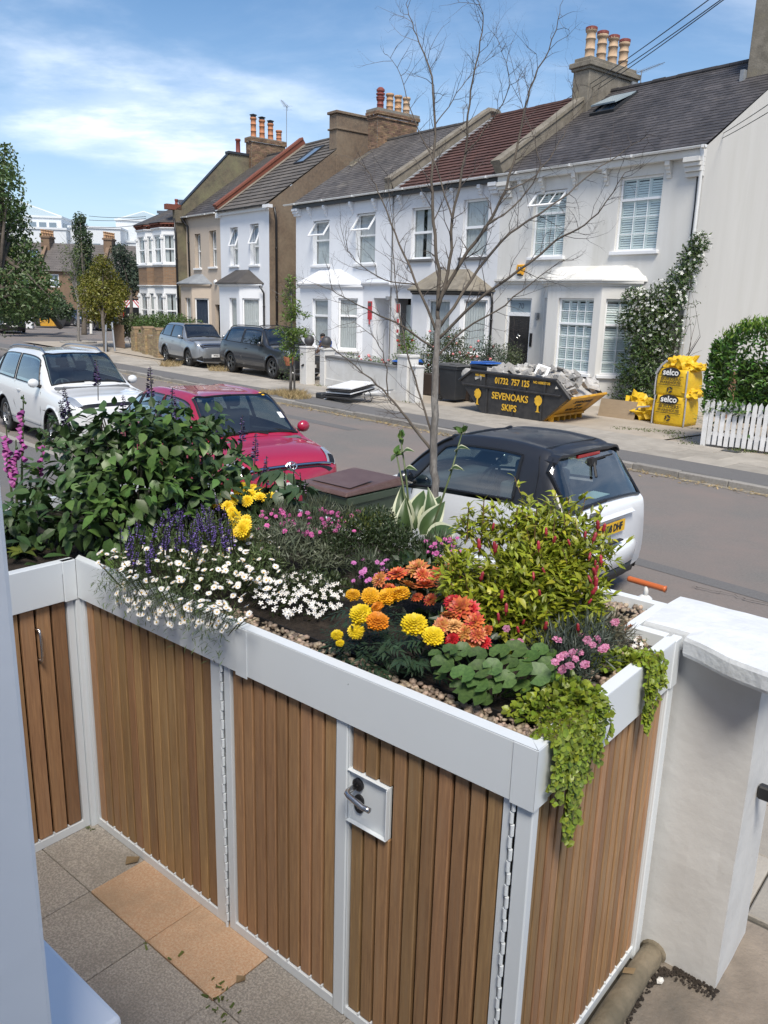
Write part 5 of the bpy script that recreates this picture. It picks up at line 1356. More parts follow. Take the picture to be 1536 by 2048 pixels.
 def add_wheels(s, alloy='alloy', spokes=5, wid=.2):
  for (wx, wz, wr, wy) in s.wheels:
   for sd in (1, -1):
    Mx = Matrix.Translation((wx, sd * (wy - wid / 2 - .015), wz)) @ Matrix.Rotation(-sd * pi / 2, 4, 'X')
    e = MB(); e.lathe([(.03, wid / 2 - .02), (wr * .35, wid / 2 - .02), (wr * .35, wid / 2 - .03)], 6)
    w_ = MB(); w_.lathe([(wr * .66, -wid / 2), (wr * .93, -wid / 2), (wr, -wid / 2 + .03), (wr, wid / 2 - .03), (wr * .93, wid / 2), (wr * .68, wid / 2 - .005), (wr * .66, wid / 2 - .03), (wr * .60, 0)], 24, caps=False)
    wo = w_.build('wheel', X['rubber'], s.root, smooth=True); wo.matrix_local = Mx
    r = MB(); r.lathe([(wr * .69, wid / 2 - .012), (wr * .64, wid / 2 - .008), (wr * .60, wid / 2 - .05), (wr * .58, -wid * .3)], 24, caps=False); r.lathe([(0, wid / 2 - .02), (wr * .15, wid / 2 - .025), (wr * .17, wid / 2 - .06)], 12)
    for k in range(spokes):
     A = Matrix.Rotation(2 * pi * k / spokes, 4, 'Z')
     r.add([tuple(A @ Vector(p)) for p in ((wr * .08, -wr * .07, wid / 2 - .03), (wr * .64, -wr * .13, wid / 2 - .02), (wr * .64, wr * .13, wid / 2 - .02), (wr * .08, wr * .07, wid / 2 - .03), (wr * .1, -wr * .06, wid / 2 - .08), (wr * .62, -wr * .10, wid / 2 - .07), (wr * .62, wr * .10, wid / 2 - .07), (wr * .1, wr * .06, wid / 2 - .08))], [(0, 1, 2, 3), (0, 4, 5, 1), (2, 6, 7, 3), (1, 5, 6, 2)])
    r.build('rim', X[alloy], wo)
    d = MB(); d.lathe([(0, -.02), (wr * .62, -.02)], 20); d.build('brake_backing', X['black_iron'], wo)
 def arches(s, m='black_plastic', r=.022, wide=False):
  for (wx, wz, wr, wy) in s.wheels:
   for sd in (1, -1):
    q = MB(); R_ = wr + .055; pts = []
    for k in range(19):
     a = pi * (-.08 + 1.16 * k / 18); pts.append(Vector((wx + R_ * cos(a), sd * (wy + .005), wz + R_ * sin(a))))
    q.tube(pts, r, 6, caps=True); q.build('arch_trim', X[m], s.root, smooth=True)
    q = MB(); n = 14; vs = []
    for k in range(n + 1):
     a = pi * (-.12 + 1.24 * k / n)
     for y in (wy - .34, wy - .005): vs.append((wx + R_ * cos(a), sd * y, wz + R_ * sin(a)))
    q.add(vs, [(2 * k, 2 * k + 2, 2 * k + 3, 2 * k + 1) for k in range(n)]); q.add([(wx + R_ * cos(pi * 2 * k / 20), sd * (wy - .34), wz + R_ * sin(pi * 2 * k / 20)) for k in range(20)], [tuple(range(20))])
    q.build('wheel_well', X['black_iron'], s.root)
 def mirror(s, u, t, m, sz=(.10, .13, .14), both=True, side=1):
  for sd in ((1, -1) if both else (side,)):
   p = s.S(u, t, sd); q = MB()
   q.blob((p.x + .0, p.y + sd * .13, p.z + .09), (sz[0] * .75, sz[1] * .75, sz[2] * .62), j=0, sub=1); mo = q.build('door_mirror', m, s.root, smooth=True)
   q = MB(); q.tube([p + Vector((0, -sd * .02, .03)), (p.x, p.y + sd * .1, p.z + .05)], .025, 6); q.build('stalk', X['black_plastic'], mo)
   q = MB(); q.lathe([(0, 0), (.055, 0)], 10, M=Matrix.Translation((p.x - sz[0] * .76, p.y + sd * .13, p.z + .09)) @ Matrix.Rotation(-pi / 2, 4, 'Y')); q.build('mirror_glass', X['chrome'], mo)
 def interior(s, xf, xr, w_, zf, zs, dash, seats=((0.0),), light='cabin'):
  q = MB(); q.box(xr, -w_, zf - .04, xf, w_, zf); q.build('cabin_floor', X['cabin'], s.root)
  q = MB(); q.box(dash - .12, -w_, zs - .30, dash + .35, w_, zs - .02); do = q.build('dashboard', X['cabin'], s.root, bevel=.05, bseg=2)
  for i, x in enumerate(seats):
   for y in ((-w_ * .5, w_ * .5) if i == 0 else (-w_ * .5, 0, w_ * .5)):
    q = MB(); q.box(x - .25, y - .22, zf, x + .28, y + .22, zf + .32); q.box(x - .34, y - .22, zf + .25, x - .20, y + .22, zf + .85, M=Matrix.Translation((0, 0, 0))); q.box(x - .37, y - .11, zf + .88, x - .28, y + .11, zf + 1.06); q.build('seat', X[light], s.root, bevel=.04, bseg=2)
  q = MB(); Mx = Matrix.Translation((dash - .25, -w_ * .5, zs - .08)) @ Matrix.Rotation(radians(65), 4, 'Y')
  q.tube([Mx @ Vector((.17 * cos(a), .17 * sin(a), 0)) for a in [2 * pi * k / 20 for k in range(21)]], .016, 6); q.tube([Mx @ Vector((-.16, 0, 0)), Mx @ Vector((.16, 0, 0))], .02, 5); q.build('steering_wheel', X['cabin'], s.root)
def quadm(root, name, m, P_, w_, h, rz=0, tilt=0, th=.012, bevel=0):
 q = MB(); q.box(-w_ / 2, -th / 2, -h / 2, w_ / 2, th / 2, h / 2); o = q.build(name, m, root, bevel=bevel); o.location = P_; o.rotation_euler = (tilt, 0, rz); return o
def hband(u0a, u0b, u1a, u1b, t0, t1):
 """window test: u between lines from (u0a at t0 .. u0b at t1) and (u1a .. u1b)"""
 l = lambda t: u0a + (u0b - u0a) * (t - t0) / (t1 - t0); r = lambda t: u1a + (u1b - u1a) * (t - t0) / (t1 - t0)
 return l, r, (lambda u, t, sd: t0 < t < t1 and l(t) < u < r(t))
def glaze(c, wins, gm='car_glass', seal=.014, strip='frit', off=.008):
 hs = []
 for (name, ua, ub, va, vb, t0, t1, centre) in wins:
  l, r, h = hband(ua, ub, va, vb, t0, t1); hs.append(h)
  if centre:
   c.patch(name, X[gm], l, r, t0, 7.0, off, both=True, nu=10, nt_=10)
   for sd in (1, -1):
    mb = MB(); n = 12; ps = [(l(7.0), 7.0)] + [(l(7 + (t0 - 7) * k / n), 7 + (t0 - 7) * k / n) for k in range(1, n + 1)] + [(l(t0) + (r(t0) - l(t0)) * k / n, t0) for k in range(1, n + 1)] + [(r(t0 + (7 - t0) * k / n), t0 + (7 - t0) * k / n) for k in range(1, n + 1)]
    mb.tube([c.S(u, t, sd) + c.nrm(u, t, sd) * off for u, t in ps], seal * 1.3, 5, caps=False); mb.build('window_seal', X['frit'], c.root)
  else:
   c.patch(name, X[gm], l, r, t0, t1, off, both=True); c.rim_strip('window_seal', X[strip], l, r, t0, t1, seal, off, both=True)
 return hs
#        x     zb   wmax  zw   wb  zbelt  we    ze    zt
# --- white two-seater with black roof, seen from behind
st = [(1.345, .32, .52, .46, .48, .60, .36, .66, .68), (1.27, .24, .68, .48, .63, .72, .50, .80, .83), (1.02, .20, .76, .52, .725, .84, .60, .92, .96), (.76, .20, .775, .55, .74, .91, .64, 1.00, 1.04),
  (.44, .20, .78, .56, .745, .945, .60, 1.27, 1.32), (.12, .20, .78, .56, .745, .965, .55, 1.455, 1.50), (-.35, .20, .78, .56, .745, .985, .55, 1.495, 1.545), (-.74, .20, .78, .56, .745, 1.005, .56, 1.48, 1.535),
  (-1.00, .22, .775, .56, .74, 1.01, .575, 1.425, 1.475), (-1.16, .24, .775, .56, .735, .99, .60, 1.20, 1.235), (-1.285, .26, .77, .56, .73, .95, .63, .99, 1.01), (-1.335, .28, .755, .56, .715, .90, .62, .945, .955), (-1.35, .30, .74, .56, .70, .80, .60, .88, .89)]
smart = Car('parked_car', 'small white two-seater car with black roof, seen from behind, yellow plate', hw(25.93, -14.10, 0), HANG + pi + radians(8), st, [(.93, .285, .285, .765), (-.94, .285, .285, .77)], 'cars parked along the near kerb')
pw_ = paint('white_car_paint', (.72, .74, .76), .25); pb_ = paint('black_car_paint', (.012, .013, .016), .35); X['cloth_black'] = mat('matt_black_roof', (.016, .018, .024), .42, coat=.25)
hs = glaze(smart, [('windscreen', 3.15, 3.25, 4.9, 4.9, 5.15, 7.0, True), ('side_window', 3.55, 4.85, 7.0, 6.95, 4.08, 4.86, False), ('rear_window', 8.12, 8.15, 10.0, 9.93, 4.75, 7.0, True)], 'car_glass')
smart.body(lambda u, t: (1 if (t > 5.0 and 4.9 < u < 8.2) else 2 if (t > 4.0 and 3.0 < u < 10.05) else 0), [pw_, X['cloth_black'], X['cloth_black']], hs)
smart.add_wheels('alloy', 6, .17); smart.arches('black_plastic', .012)
smart.interior(.9, -1.0, .66, .30, 1.0, .55, (-.25,), 'cabin'); smart.mirror(3.9, 4.1, pb_)
for sd in (1, -1):
 smart.seam([(3.9, 4.0), (3.85, 3.2), (4.0, 2.3), (5.4, 2.2), (6.9, 2.3), (7.05, 3.2), (6.95, 4.0)], sd)
 smart.seam([(5.0, 2.75), (6.0, 2.72), (6.9, 2.75)], sd, .004)
 smart.seam([(7.85, 4.1), (7.75, 4.6), (7.55, 4.95), (7.5, 5.6), (7.5, 7)], sd, .006, 'roof_seam')
q = MB(); pts = [smart.S(8.05, 4.95 + 2.05 * k / 10, 1) + Vector((-.02, 0, .012)) for k in range(11)]; pts += [Vector((p.x, -p.y, p.z)) for p in pts[-2::-1]]
vs = []
for p in pts: vs += [tuple(p + Vector((.16, 0, .012))), tuple(p + Vector((-.05, 0, .004))), tuple(p + Vector((-.05, 0, -.018))), tuple(p + Vector((.14, 0, -.02)))]
q.add(vs, [(4 * k + j, 4 * k + 4 + j, 4 * k + 4 + (j + 1) % 4, 4 * k + (j + 1) % 4) for k in range(len(pts) - 1) for j in range(4)] + [(0, 1, 2, 3), tuple(range(len(vs) - 1, len(vs) - 5, -1))]); q.build('spoiler', X['cloth_black'], smart.root)
q = MB(); q.box(-1.075, -.20, 1.415, -1.05, .20, 1.445); q.build('brake_light', X['lamp_red'], smart.root)
q = MB(); q.tube([(-1.12, -.02, 1.36), (-1.20, .06, 1.24)], .014, 5); q.tube([(-1.12, -.36, 1.40), (-1.12, .02, 1.39)], .010, 4); q.box(-1.13, -.06, 1.33, -1.08, .04, 1.40); q.build('rear_wiper', X['black_plastic'], smart.root)
q = MB(); n = 13
prof = [(-1.32, .60), (-1.385, .58), (-1.415, .50), (-1.40, .36), (-1.36, .33)]
rows = []
for k in range(n):
 y = -.745 + 1.49 * k / (n - 1); c_ = .13 * (abs(y) / .745) ** 4; rows.append([(x + c_, y, z) for x, z in prof])
q.add([p for r in rows for p in r], [(k * 5 + j, (k + 1) * 5 + j, (k + 1) * 5 + j + 1, k * 5 + j + 1) for k in range(n - 1) for j in range(4)]); q.build('rear_bumper', pw_, smart.root, smooth=True)
q = MB(); prof2 = [(-1.355, .345), (-1.395, .34), (-1.38, .24), (-1.25, .22)]; rows = []
for k in range(n):
 y = -.735 + 1.47 * k / (n - 1); c_ = .13 * (abs(y) / .735) ** 4; rows.append([(x + c_, y, z) for x, z in prof2])
q.add([p for r in rows for p in r], [(k * 4 + j, (k + 1) * 4 + j, (k + 1) * 4 + j + 1, k * 4 + j + 1) for k in range(n - 1) for j in range(3)]); q.build('valance', X['black_plastic'], smart.root, smooth=True)
q = MB(); q.add([(-1.335, -.45, .90), (-1.335, .45, .90), (-1.395, .42, .875), (-1.395, -.42, .875), (-1.36, -.42, .845), (-1.36, .42, .845)], [(0, 1, 2, 3), (3, 2, 5, 4)]); q.build('tailgate_lip', pw_, smart.root)
po = quadm(smart.root, 'number_plate', X['plate_yellow'], (-1.372, 0, .765), .52, .112, pi / 2, 0)
letters('AV08 DHF', 'plate_text', X['ink'], po, (0, -.008, 0), .10, (pi / 2, 0, 0), .003, .92)
po.rotation_euler = (0, 0, -pi / 2)
letters('smart', 'badge', X['bin_grey'], smart.root, (-1.352, .30, .955), .085, (pi / 2, 0, -pi / 2), .002, 1.0)
for sd in (1, -1):
 for (z, r) in ((.82, .062), (.68, .055)):
  q = MB(); q.lathe([(r, 0), (r * .9, .025), (0, .03)], 14, M=Matrix.Translation((-1.30, sd * .665, z)) @ Matrix.Rotation(-pi / 2, 4, 'Y') @ Matrix.Rotation(sd * .5, 4, 'X')); q.build('tail_light', X['lamp_red'], smart.root, smooth=True)
q = MB(); q.box(-1.400, -.22, .615, -1.36, .22, .63); q.build('step_slot', X['ink'], smart.root)
q = MB(); q.box(-1.18, -.28, 1.02, -1.0, .0, 1.025); q.build('paper', X['shutter'], smart.root)
# --- shared family shapes
def hatch(L, Wd, H, hood=.72, nose=.62, gc=.16, cowl=.24, rooff=.42, roofr=.80, rearz=.62, belt=.60, tumble=.76, cl=.0):
 """stations for a hatchback or estate-shaped car from a few proportions"""
 h = Wd / 2; f = L / 2; zb = gc; zB = H * belt; zh = H * hood * .82; R = lambda k: f - L * k
 return [(R(0), zb + .14, h * .70, H * .36, h * .66, H * .42, h * .52, H * .46, H * .47), (R(.018), zb + .05, h * .86, H * .38, h * .82, H * nose * .80, h * .66, H * nose * .85, H * nose * .87), (R(.06), zb, h * .95, H * .40, h * .90, H * nose * .90, h * .74, H * nose * .96, H * nose * .985),
   (R(.13), zb, h * .99, H * .40, h * .93, zB * .90, h * .80, zB * .955, zB * .985), (R(cowl), zb, h, H * .40, h * .94, zB * .965, h * .82, zB * 1.03, zB * 1.07), (R((cowl + rooff) / 2), zb, h, H * .40, h * .945, zB * .985, h * .76, H * .825, H * .86),
   (R(rooff), zb, h, H * .40, h * .945, zB, h * .695, H * .955, H * .985), (R((rooff + roofr) / 2), zb, h, H * .40, h * .945, zB * 1.02, h * .69, H * .975, H), (R(roofr), zb, h, H * .40, h * .94, zB * 1.05, h * .68, H * .945, H * .975),
   (R(.93), zb + .03, h * .985, H * .40, h * .91, zB * 1.06, h * .70, H * .80, H * .83), (R(.965), zb + .05, h * .96, H * .40, h * .88, zB * 1.0, h * .74, H * .64, H * .655), (R(.99), zb + .09, h * .90, H * .40, h * .84, H * .52, h * .72, H * .57, H * .58), (R(1.0), zb + .13, h * .82, H * .38, h * .76, H * .48, h * .64, H * .52, H * .525)]
def common(c, pm, L, Wd, H, gm='car_glass', wins=None, trimcol='frit', clad=None):
 wins = wins or [('windscreen', 4.12, 4.2, 5.86, 5.88, 5.12, 7.0, True), ('side_window', 4.75, 5.75, 6.9, 6.9, 4.10, 4.88, False), ('side_window', 7.0, 7.0, 8.05, 7.95, 4.10, 4.88, False), ('side_window', 8.15, 8.05, 9.2, 8.55, 4.12, 4.84, False), ('rear_window', 8.6, 8.7, 9.9, 9.8, 5.15, 7.0, True)]
 hs = glaze(c, wins, gm, .012, trimcol)
 b = c.body((lambda u, t: 1 if (clad and t < clad) else 0), [pm, X['black_plastic']], hs, ku=8, kt=5)
 h = L / 2
 c.interior(h - L * .22, -h + L * .08, Wd * .40, H * .24, H * .66, h - L * .30, (.02 * L, -.22 * L), 'cabin')
 for sd in (1, -1):
  c.seam([(4.6, 3.9), (4.5, 3.0), (4.7, 2.2), (6.7, 2.2), (6.95, 3.0), (6.95, 4.05)], sd); c.seam([(6.95, 4.05), (6.95, 3.0), (6.75, 2.2), (7.9, 2.25), (8.3, 3.0), (8.5, 4.0)], sd)
  q = MB()
  for u in (6.65, 8.05):
   p = c.S(u, 3.72, sd); q.tube([p + Vector((.09, sd * .012, 0)), p + Vector((0, sd * .03, 0)), p + Vector((-.09, sd * .012, 0))], .013, 5)
  q.build('door_handle', pm, c.root)
  c.seam([(4.0, 7), (3.95, 5.8), (3.6, 5.05), (2.2, 4.85), (1.5, 4.9)], sd, .005, 'bonnet_seam')
 c.mirror(4.72, 4.12, pm)
 q = MB()
 for y in (-.05, .35):
  p0 = c.S(4.05, 6.6, 1); q.tube([(p0.x, y + .25, p0.z + .02), (p0.x - .18, y - .30, p0.z + .10)], .011, 4)
 q.build('wiper', X['black_plastic'], c.root)
 return b
# --- crimson hatchback
L, Wd, H = 3.82, 1.70, 1.51
red = Car('parked_car', 'crimson red hatchback parked nose towards the small white two-seater', hw(23.2 - L / 2, -14.85, 0), HANG, hatch(L, Wd, H, nose=.57, cowl=.235, rooff=.43, roofr=.80, belt=.62), [(1.19, .30, .30, .835), (-1.31, .30, .30, .835)], 'cars parked along the near kerb')
pr_ = paint('crimson_car_paint', (.34, .012, .045), .28)
common(red, pr_, L, Wd, H); red.add_wheels('alloy', 7, .19); red.arches('black_plastic', .010)
red.patch('headlight', X['lamp_clear'], 1.0, lambda t: 2.75 - abs(t - 4.55) * .3, 4.05, 4.95, .012, both=True)
red.patch('headlight_unit', X['frit'], 1.05, lambda t: 1.9, 4.2, 4.75, .018, both=True)
red.patch('upper_grille', X['frit'], .75, 1.12, 4.55, 7.0, .010, both=True)
q = MB(); pts = [red.S(.95, 4.7 + 2.3 * k / 8, 1) + Vector((.03, 0, .01)) for k in range(9)]; pts += [Vector((p.x, -p.y, p.z)) for p in pts[-2::-1]]; q.tube(pts, .014, 5); q.build('grille_bar', X['chrome'], red.root)
q = MB(); Mx = Matrix.Translation(red.S(.95, 7) + Vector((.045, 0, .012))) @ Matrix.Rotation(radians(62), 4, 'Y')
for (a, b) in ((.075, .052), (.026, .050), (.052, .020)):
 off = (.0, 0) if a != .052 else (-.028, 0)
 q.tube([Mx @ Vector((off[0] + b * cos(w_), a * sin(w_), 0)) for w_ in [2 * pi * k / 20 for k in range(21)]], .0065, 5)
q.build('emblem', X['chrome'], red.root)
red.patch('lower_grille', X['frit'], .0, .55, 4.0, 7.0, .006, both=True)
po = quadm(red.root, 'number_plate', X['plate_white'], (L / 2 + .02, 0, .50), .52, .112, pi / 2)
for (y, z, w_, h_, m_) in ((-.55, .14, .14, .12, 'plate_white'), (-.48, .42, .10, .10, 'plate_yellow')):
 u, t = 4.12 + z * 3.9, 6.0
 red.patch('windscreen_sticker', X['plate_white' if m_ == 'plate_white' else 'plate_yellow'], u, u + .22, 5.35 + (.1 if m_ != 'plate_white' else 0), 5.62, .0085, side=1, nu=2, nt_=2)
# --- white sport utility car at the left
L, Wd, H = 4.66, 1.80, 1.70
suv = Car('parked_car', 'white sport utility car with dark windscreen at the left behind the red car', hw(17.35 - L / 2, -14.95, 0), HANG + radians(3), hatch(L, Wd, H, nose=.60, cowl=.26, rooff=.43, roofr=.84, belt=.62, gc=.22), [(1.42, .35, .35, .885), (-1.25, .35, .35, .885)], 'cars parked along the near kerb')
pw2 = paint('pearl_white_car_paint', (.70, .71, .71), .25)
common(suv, pw2, L, Wd, H, 'car_glass'); suv.add_wheels('alloy', 5, .22); suv.arches('black_plastic', .016)
suv.patch('headlight', X['lamp_clear'], 1.0, 2.5, 4.1, 4.9, .012, both=True); suv.patch('upper_grille', X['frit'], .6, 1.1, 4.5, 7.0, .01, both=True)
q = MB()
for sd in (1, -1): q.tube([suv.S(5.9 + 2.6 * k / 8, 5.35, sd) + Vector((0, 0, .05 if 0 < k < 8 else .0)) for k in range(9)], .018, 6)
q.build('roof_rail', X['alloy'], suv.root)
q = MB(); p = suv.S(8.2, 7); q.tube([p, p + Vector((-.18, 0, .10))], .012, 5); q.build('roof_aerial', X['frit'], suv.root)
po = quadm(suv.root, 'number_plate', X['plate_white'], (L / 2 + .02, 0, .52), .52, .112, pi / 2)
# --- silver one on the forecourt
def front(c, L, H, chrome=True, plate='plate_white', txt=None):
 c.patch('headlight', X['lamp_clear'], .95, lambda t: 2.5 - abs(t - 4.6) * .4, 4.15, 5.0, .014, both=True)
 c.patch('upper_grille', X['frit'], .25, 1.15, 4.35, 7.0, .012, both=True)
 q = MB()
 for u in ((.95, .5) if chrome else (.95, .7, .45)):
  pts = [c.S(u, 4.5 + 2.5 * k / 8, 1) + Vector((.03, 0, 0)) for k in range(9)]; pts += [Vector((p.x, -p.y, p.z)) for p in pts[-2::-1]]; q.tube(pts, .024 if u > .9 else .014, 5)
 q.build('grille_bar', X['chrome'], c.root)
 q = MB(); f = L / 2; q.box(f - .10, -.62, .22, f + .03, .62, .40); q.build('lower_grille', X['black_plastic'], c.root, bevel=.03)
 q = MB(); q.tube([(f - .16, -.80, .30), (f + .0, -.64, .24), (f + .04, 0, .22), (f + .0, .64, .24), (f - .16, .80, .30)], .025, 6); q.build('skid_trim', X['alloy'], c.root)
 po = quadm(c.root, 'number_plate', X[plate], (f + .055, 0, .48), .52, .115, pi / 2)
 if txt: letters(txt, 'plate_text', X['ink'], po, (0, -.008, 0), .10, (pi / 2, 0, 0), .003, .9); po.rotation_euler = (0, 0, pi / 2)
L, Wd, H = 4.60, 1.855, 1.69
crv = Car('parked_car', 'silver grey sport utility car on the forecourt of the beige house', hw(-.92, -4.52, GF), HANG - radians(4), hatch(L, Wd, H, nose=.64, cowl=.27, rooff=.43, roofr=.84, belt=.63, gc=.22), [(1.42, .36, .36, .91), (-1.24, .36, .36, .91)], 'cars parked on the forecourts')
ps_ = paint('silver_car_paint', (.30, .32, .34), .3, .55)
common(crv, ps_, L, Wd, H, 'car_glass_dark', clad=2.3); crv.add_wheels('alloy_dark', 5, .23); crv.arches('black_plastic', .032); front(crv, L, H, True, txt='WV21 FA')
L, Wd, H = 5.05, 1.97, 1.74
aud = Car('parked_car', 'dark grey sport utility car with roof rails parked by the white wall', hw(4.75, -4.12, GF), HANG + radians(1), hatch(L, Wd, H, nose=.62, cowl=.27, rooff=.42, roofr=.86, belt=.62, gc=.22), [(1.53, .38, .38, .965), (-1.47, .38, .38, .965)], 'cars parked on the forecourts')
pd_ = paint('charcoal_car_paint', (.035, .038, .044), .3, .4)
common(aud, pd_, L, Wd, H, 'car_glass_dark', clad=2.15); aud.add_wheels('alloy_dark', 5, .24); aud.arches('black_plastic', .024); front(aud, L, H, False)
q = MB()
for sd in (1, -1): q.tube([aud.S(5.9 + 2.8 * k / 8, 5.3, sd) + Vector((0, 0, .04 if 0 < k < 8 else .0)) for k in range(9)], .016, 6)
q.build('roof_rail', X['frit'], aud.root)
# --- far cars
L, Wd, H = 4.6, 1.8, 1.44
def far_car(label, loc, rz, col, dims=(4.6, 1.8, 1.44), gm='car_glass_dark', grp='cars parked at the far corner'):
 L, Wd, H = dims
 c = Car('parked_car', label, loc, rz, hatch(L, Wd, H, nose=.6, cowl=.27, rooff=.45, roofr=.74, belt=.62), [(L * .30, .32, .32, Wd / 2 - .02), (-L * .28, .32, .32, Wd / 2 - .02)], grp)
 common(c, paint('far_car_paint', col, .3), L, Wd, H, gm); c.add_wheels('alloy', 5); c.arches('black_plastic', .012)
 c.patch('headlight', X['lamp_clear'], 1.0, 2.3, 4.1, 4.9, .012, both=True); quadm(c.root, 'number_plate', X['plate_white'], (L / 2 + .03, 0, .5), .52, .115, pi / 2)
 return c
far_car('black saloon car facing the camera at the far left corner', pxd(18, 655, 60) * Vector((1, 1, 0)) if False else Vector((-28.3, 61.0, 0)), radians(-58), (.012, .012, .014))
far_car('dark blue car parked behind the covered far skip', Vector((-30.0, 78.5, 0)), radians(-40), (.03, .04, .06))
far_car('black sport utility car half hidden by the yellow-green tree', Vector((-24.6, 70.5, 0)), radians(-60), (.012, .012, .013), (4.6, 1.9, 1.8))
# --- works van with chevrons, far away behind the hedge
vt = thing('works_van', 'white works van with red and white chevron board on its back', 'van', Vector((-26.2, 84, 0)), radians(18))
q = MB()
vp = [(-1.0, .3), (1.0, .3), (1.02, 1.3), (.94, 2.45), (.8, 2.6), (-.8, 2.6), (-.94, 2.45), (-1.02, 1.3)]
q.prism(vp, lambda a, b: (a, 0, b), lambda a, b: (a, 5.2, b)); q.build('body', pw_, vt, bevel=.05)
q = MB(); q.box(-.03, -.02, .5, .03, -.004, 2.5); q.build('door_seam', X['frit'], vt)
c0 = MB(); c0.box(-.95, -.03, 1.75, .95, -.01, 2.45); bo = c0.build('chevron_board', X['white_print'], vt)
q = MB()
for sd in (-1, 1):
 for k in range(4):
  a = .02 + k * .28; pts = [(sd * a, 2.45 - 0), (sd * (a + .14), 2.45), (sd * min(.95, a + .14 + .55), 2.45 - min(.7, (min(.95, a + .69) - a - .14) * 1.27)), (sd * min(.95, a + .55), 2.45 - min(.7, (min(.95, a + .55) - a) * 1.27))]
  q.add([(x, -.034, z) for x, z in pts], [(0, 1, 2, 3)])
q.build('chevrons', X['sign_red'], bo)
for sd in (-1, 1):
 q = MB(); q.box(sd * .92 - .05, -.03, .8, sd * .92 + .05, 0, 1.3); q.build('tail_light', X['lamp_red'], vt)
 for y in (.9, 4.2):
  q = MB(); q.lathe([(.2, -.1), (.34, -.1), (.34, .1), (.2, .1)], 16, M=Matrix.Translation((sd * .9, y, .34)) @ Matrix.Rotation(pi / 2, 4, 'Y')); q.build('wheel', X['rubber'], vt)
# ------------------------------------------------------------------ things on the far side of the street
rs7 = random.Random(77)
# --- skip with rubble
SKA = HANG + radians(7.14)
skp = hw(16.79, -4.95, 0)
SK = thing('skip', 'black and yellow builders skip lettered Sevenoaks Skips, heaped with rubble', 'skip', skp, SKA)
# side profile (x, z) on the near side; depth runs along y
SD = 1.62
side = [(0, GF), (1.9, GF), (2.62, .66), (2.20, 1.08), (-.40, 1.12), (-.78, .84)]
q = MB()
q.prism(side, lambda a, b: (a, 0.0, b), lambda a, b: (a, .02, b)); q.build('side_plate', X['skip_black'], SK)
q = MB(); q.prism(side, lambda a, b: (a, SD - .02, b), lambda a, b: (a, SD, b)); q.build('side_plate', X['skip_black'], SK)
q = MB(); q.add([(1.9, 0, GF), (1.9, SD, GF), (3.02 - .36, SD, .70), (2.62, 0, .66), (1.88, .0, GF + .03), (1.88, SD, GF + .03), (2.6, SD, .73), (2.58, 0, .69)], [(0, 1, 2, 3), (7, 6, 5, 4), (3, 2, 6, 7), (0, 3, 7, 4), (1, 5, 6, 2)]); q.build('end_plate', X['skip_yellow'], SK)
q = MB(); q.add([(0, 0, GF), (0, SD, GF), (-.78, SD, .84), (-.78, 0, .84)], [(3, 2, 1, 0)]); q.build('end_plate', X['skip_black'], SK)
q = MB(); q.box(0, 0, GF - .005, 1.9, SD, GF + .01); q.build('floor_plate', X['skip_black'], SK)
q = MB()
q.tube([(-.42, -.02, 1.12), (2.22, -.02, 1.08)], .045, 6); q.tube([(2.22, -.02, 1.08), (2.64, -.02, .67)], .04, 6); q.tube([(-.40, -.02, 1.12), (-.80, -.02, .84)], .035, 6); q.tube([(-.66, -.03, .76), (2.36, -.03, .72)], .03, 6)
q.build('rim', X['skip_black'], SK)
q = MB()
for x in (.02, 1.28, 1.86):
 q.add([(x, -.035, .72), (x + .06, -.035, .72), (x + .06, -.035, 1.08), (x, -.035, 1.08), (x, 0, .72), (x + .06, 0, .72), (x + .06, 0, 1.08), (x, 0, 1.08)], [(0, 1, 2, 3), (0, 4, 5, 1), (1, 5, 6, 2), (3, 7, 4, 0)])
for (x, zt) in ((.12, .7), (.95, .7), (1.80, .7)): q.box(x, -.03, GF, x + .05, 0, zt)
q.build('stiffener', X['skip_black'], SK)
q = MB(); q.tube([(2.64, -.02, .68), (2.66, SD, .72)], .035, 6); q.build('end_rim', X['skip_yellow'], SK)
q = MB()
q.box(2.06, .10, .20, 2.12, SD - .12, .25, M=Matrix.Translation((.03, 0, -.02)))
for k in range(6): y = .12 + (SD - .3) * k / 5; q.box(1.97, y, .04, 2.10, y + .05, .22)
q.build('end_bar', X['skip_yellow'], SK)
q = MB(); q.blob((-.66, .12, 1.0), (.16, .10, .18), sub=1, j=.05, M=Matrix.Rotation(.7, 3, 'Y')); q.build('lifting_lug', X['rubble'], SK)
def sletters(t, nm, x, z, size, rot=0.0, bold=.004, sx=1.0): return letters(t, nm, X['sign_yellow'], SK, (x, -.034, z), size, (pi / 2, rot, 0), bold, sx)
sletters('01732  757 125', 'lettering', .92, .925, .215, .012, .006, .78)
sletters('NO FIRES', 'lettering', .03 - .12, 1.03, .085, .012, .002, .9); sletters('NO ASBESTOS', 'lettering', 1.80, .985, .085, .012, .002, .9)
sletters('SEVENOAKS', 'lettering', .88, .54, .24, .012, .005, .86); sletters('SKIPS', 'lettering', .88, .27, .23, .012, .005, .86)
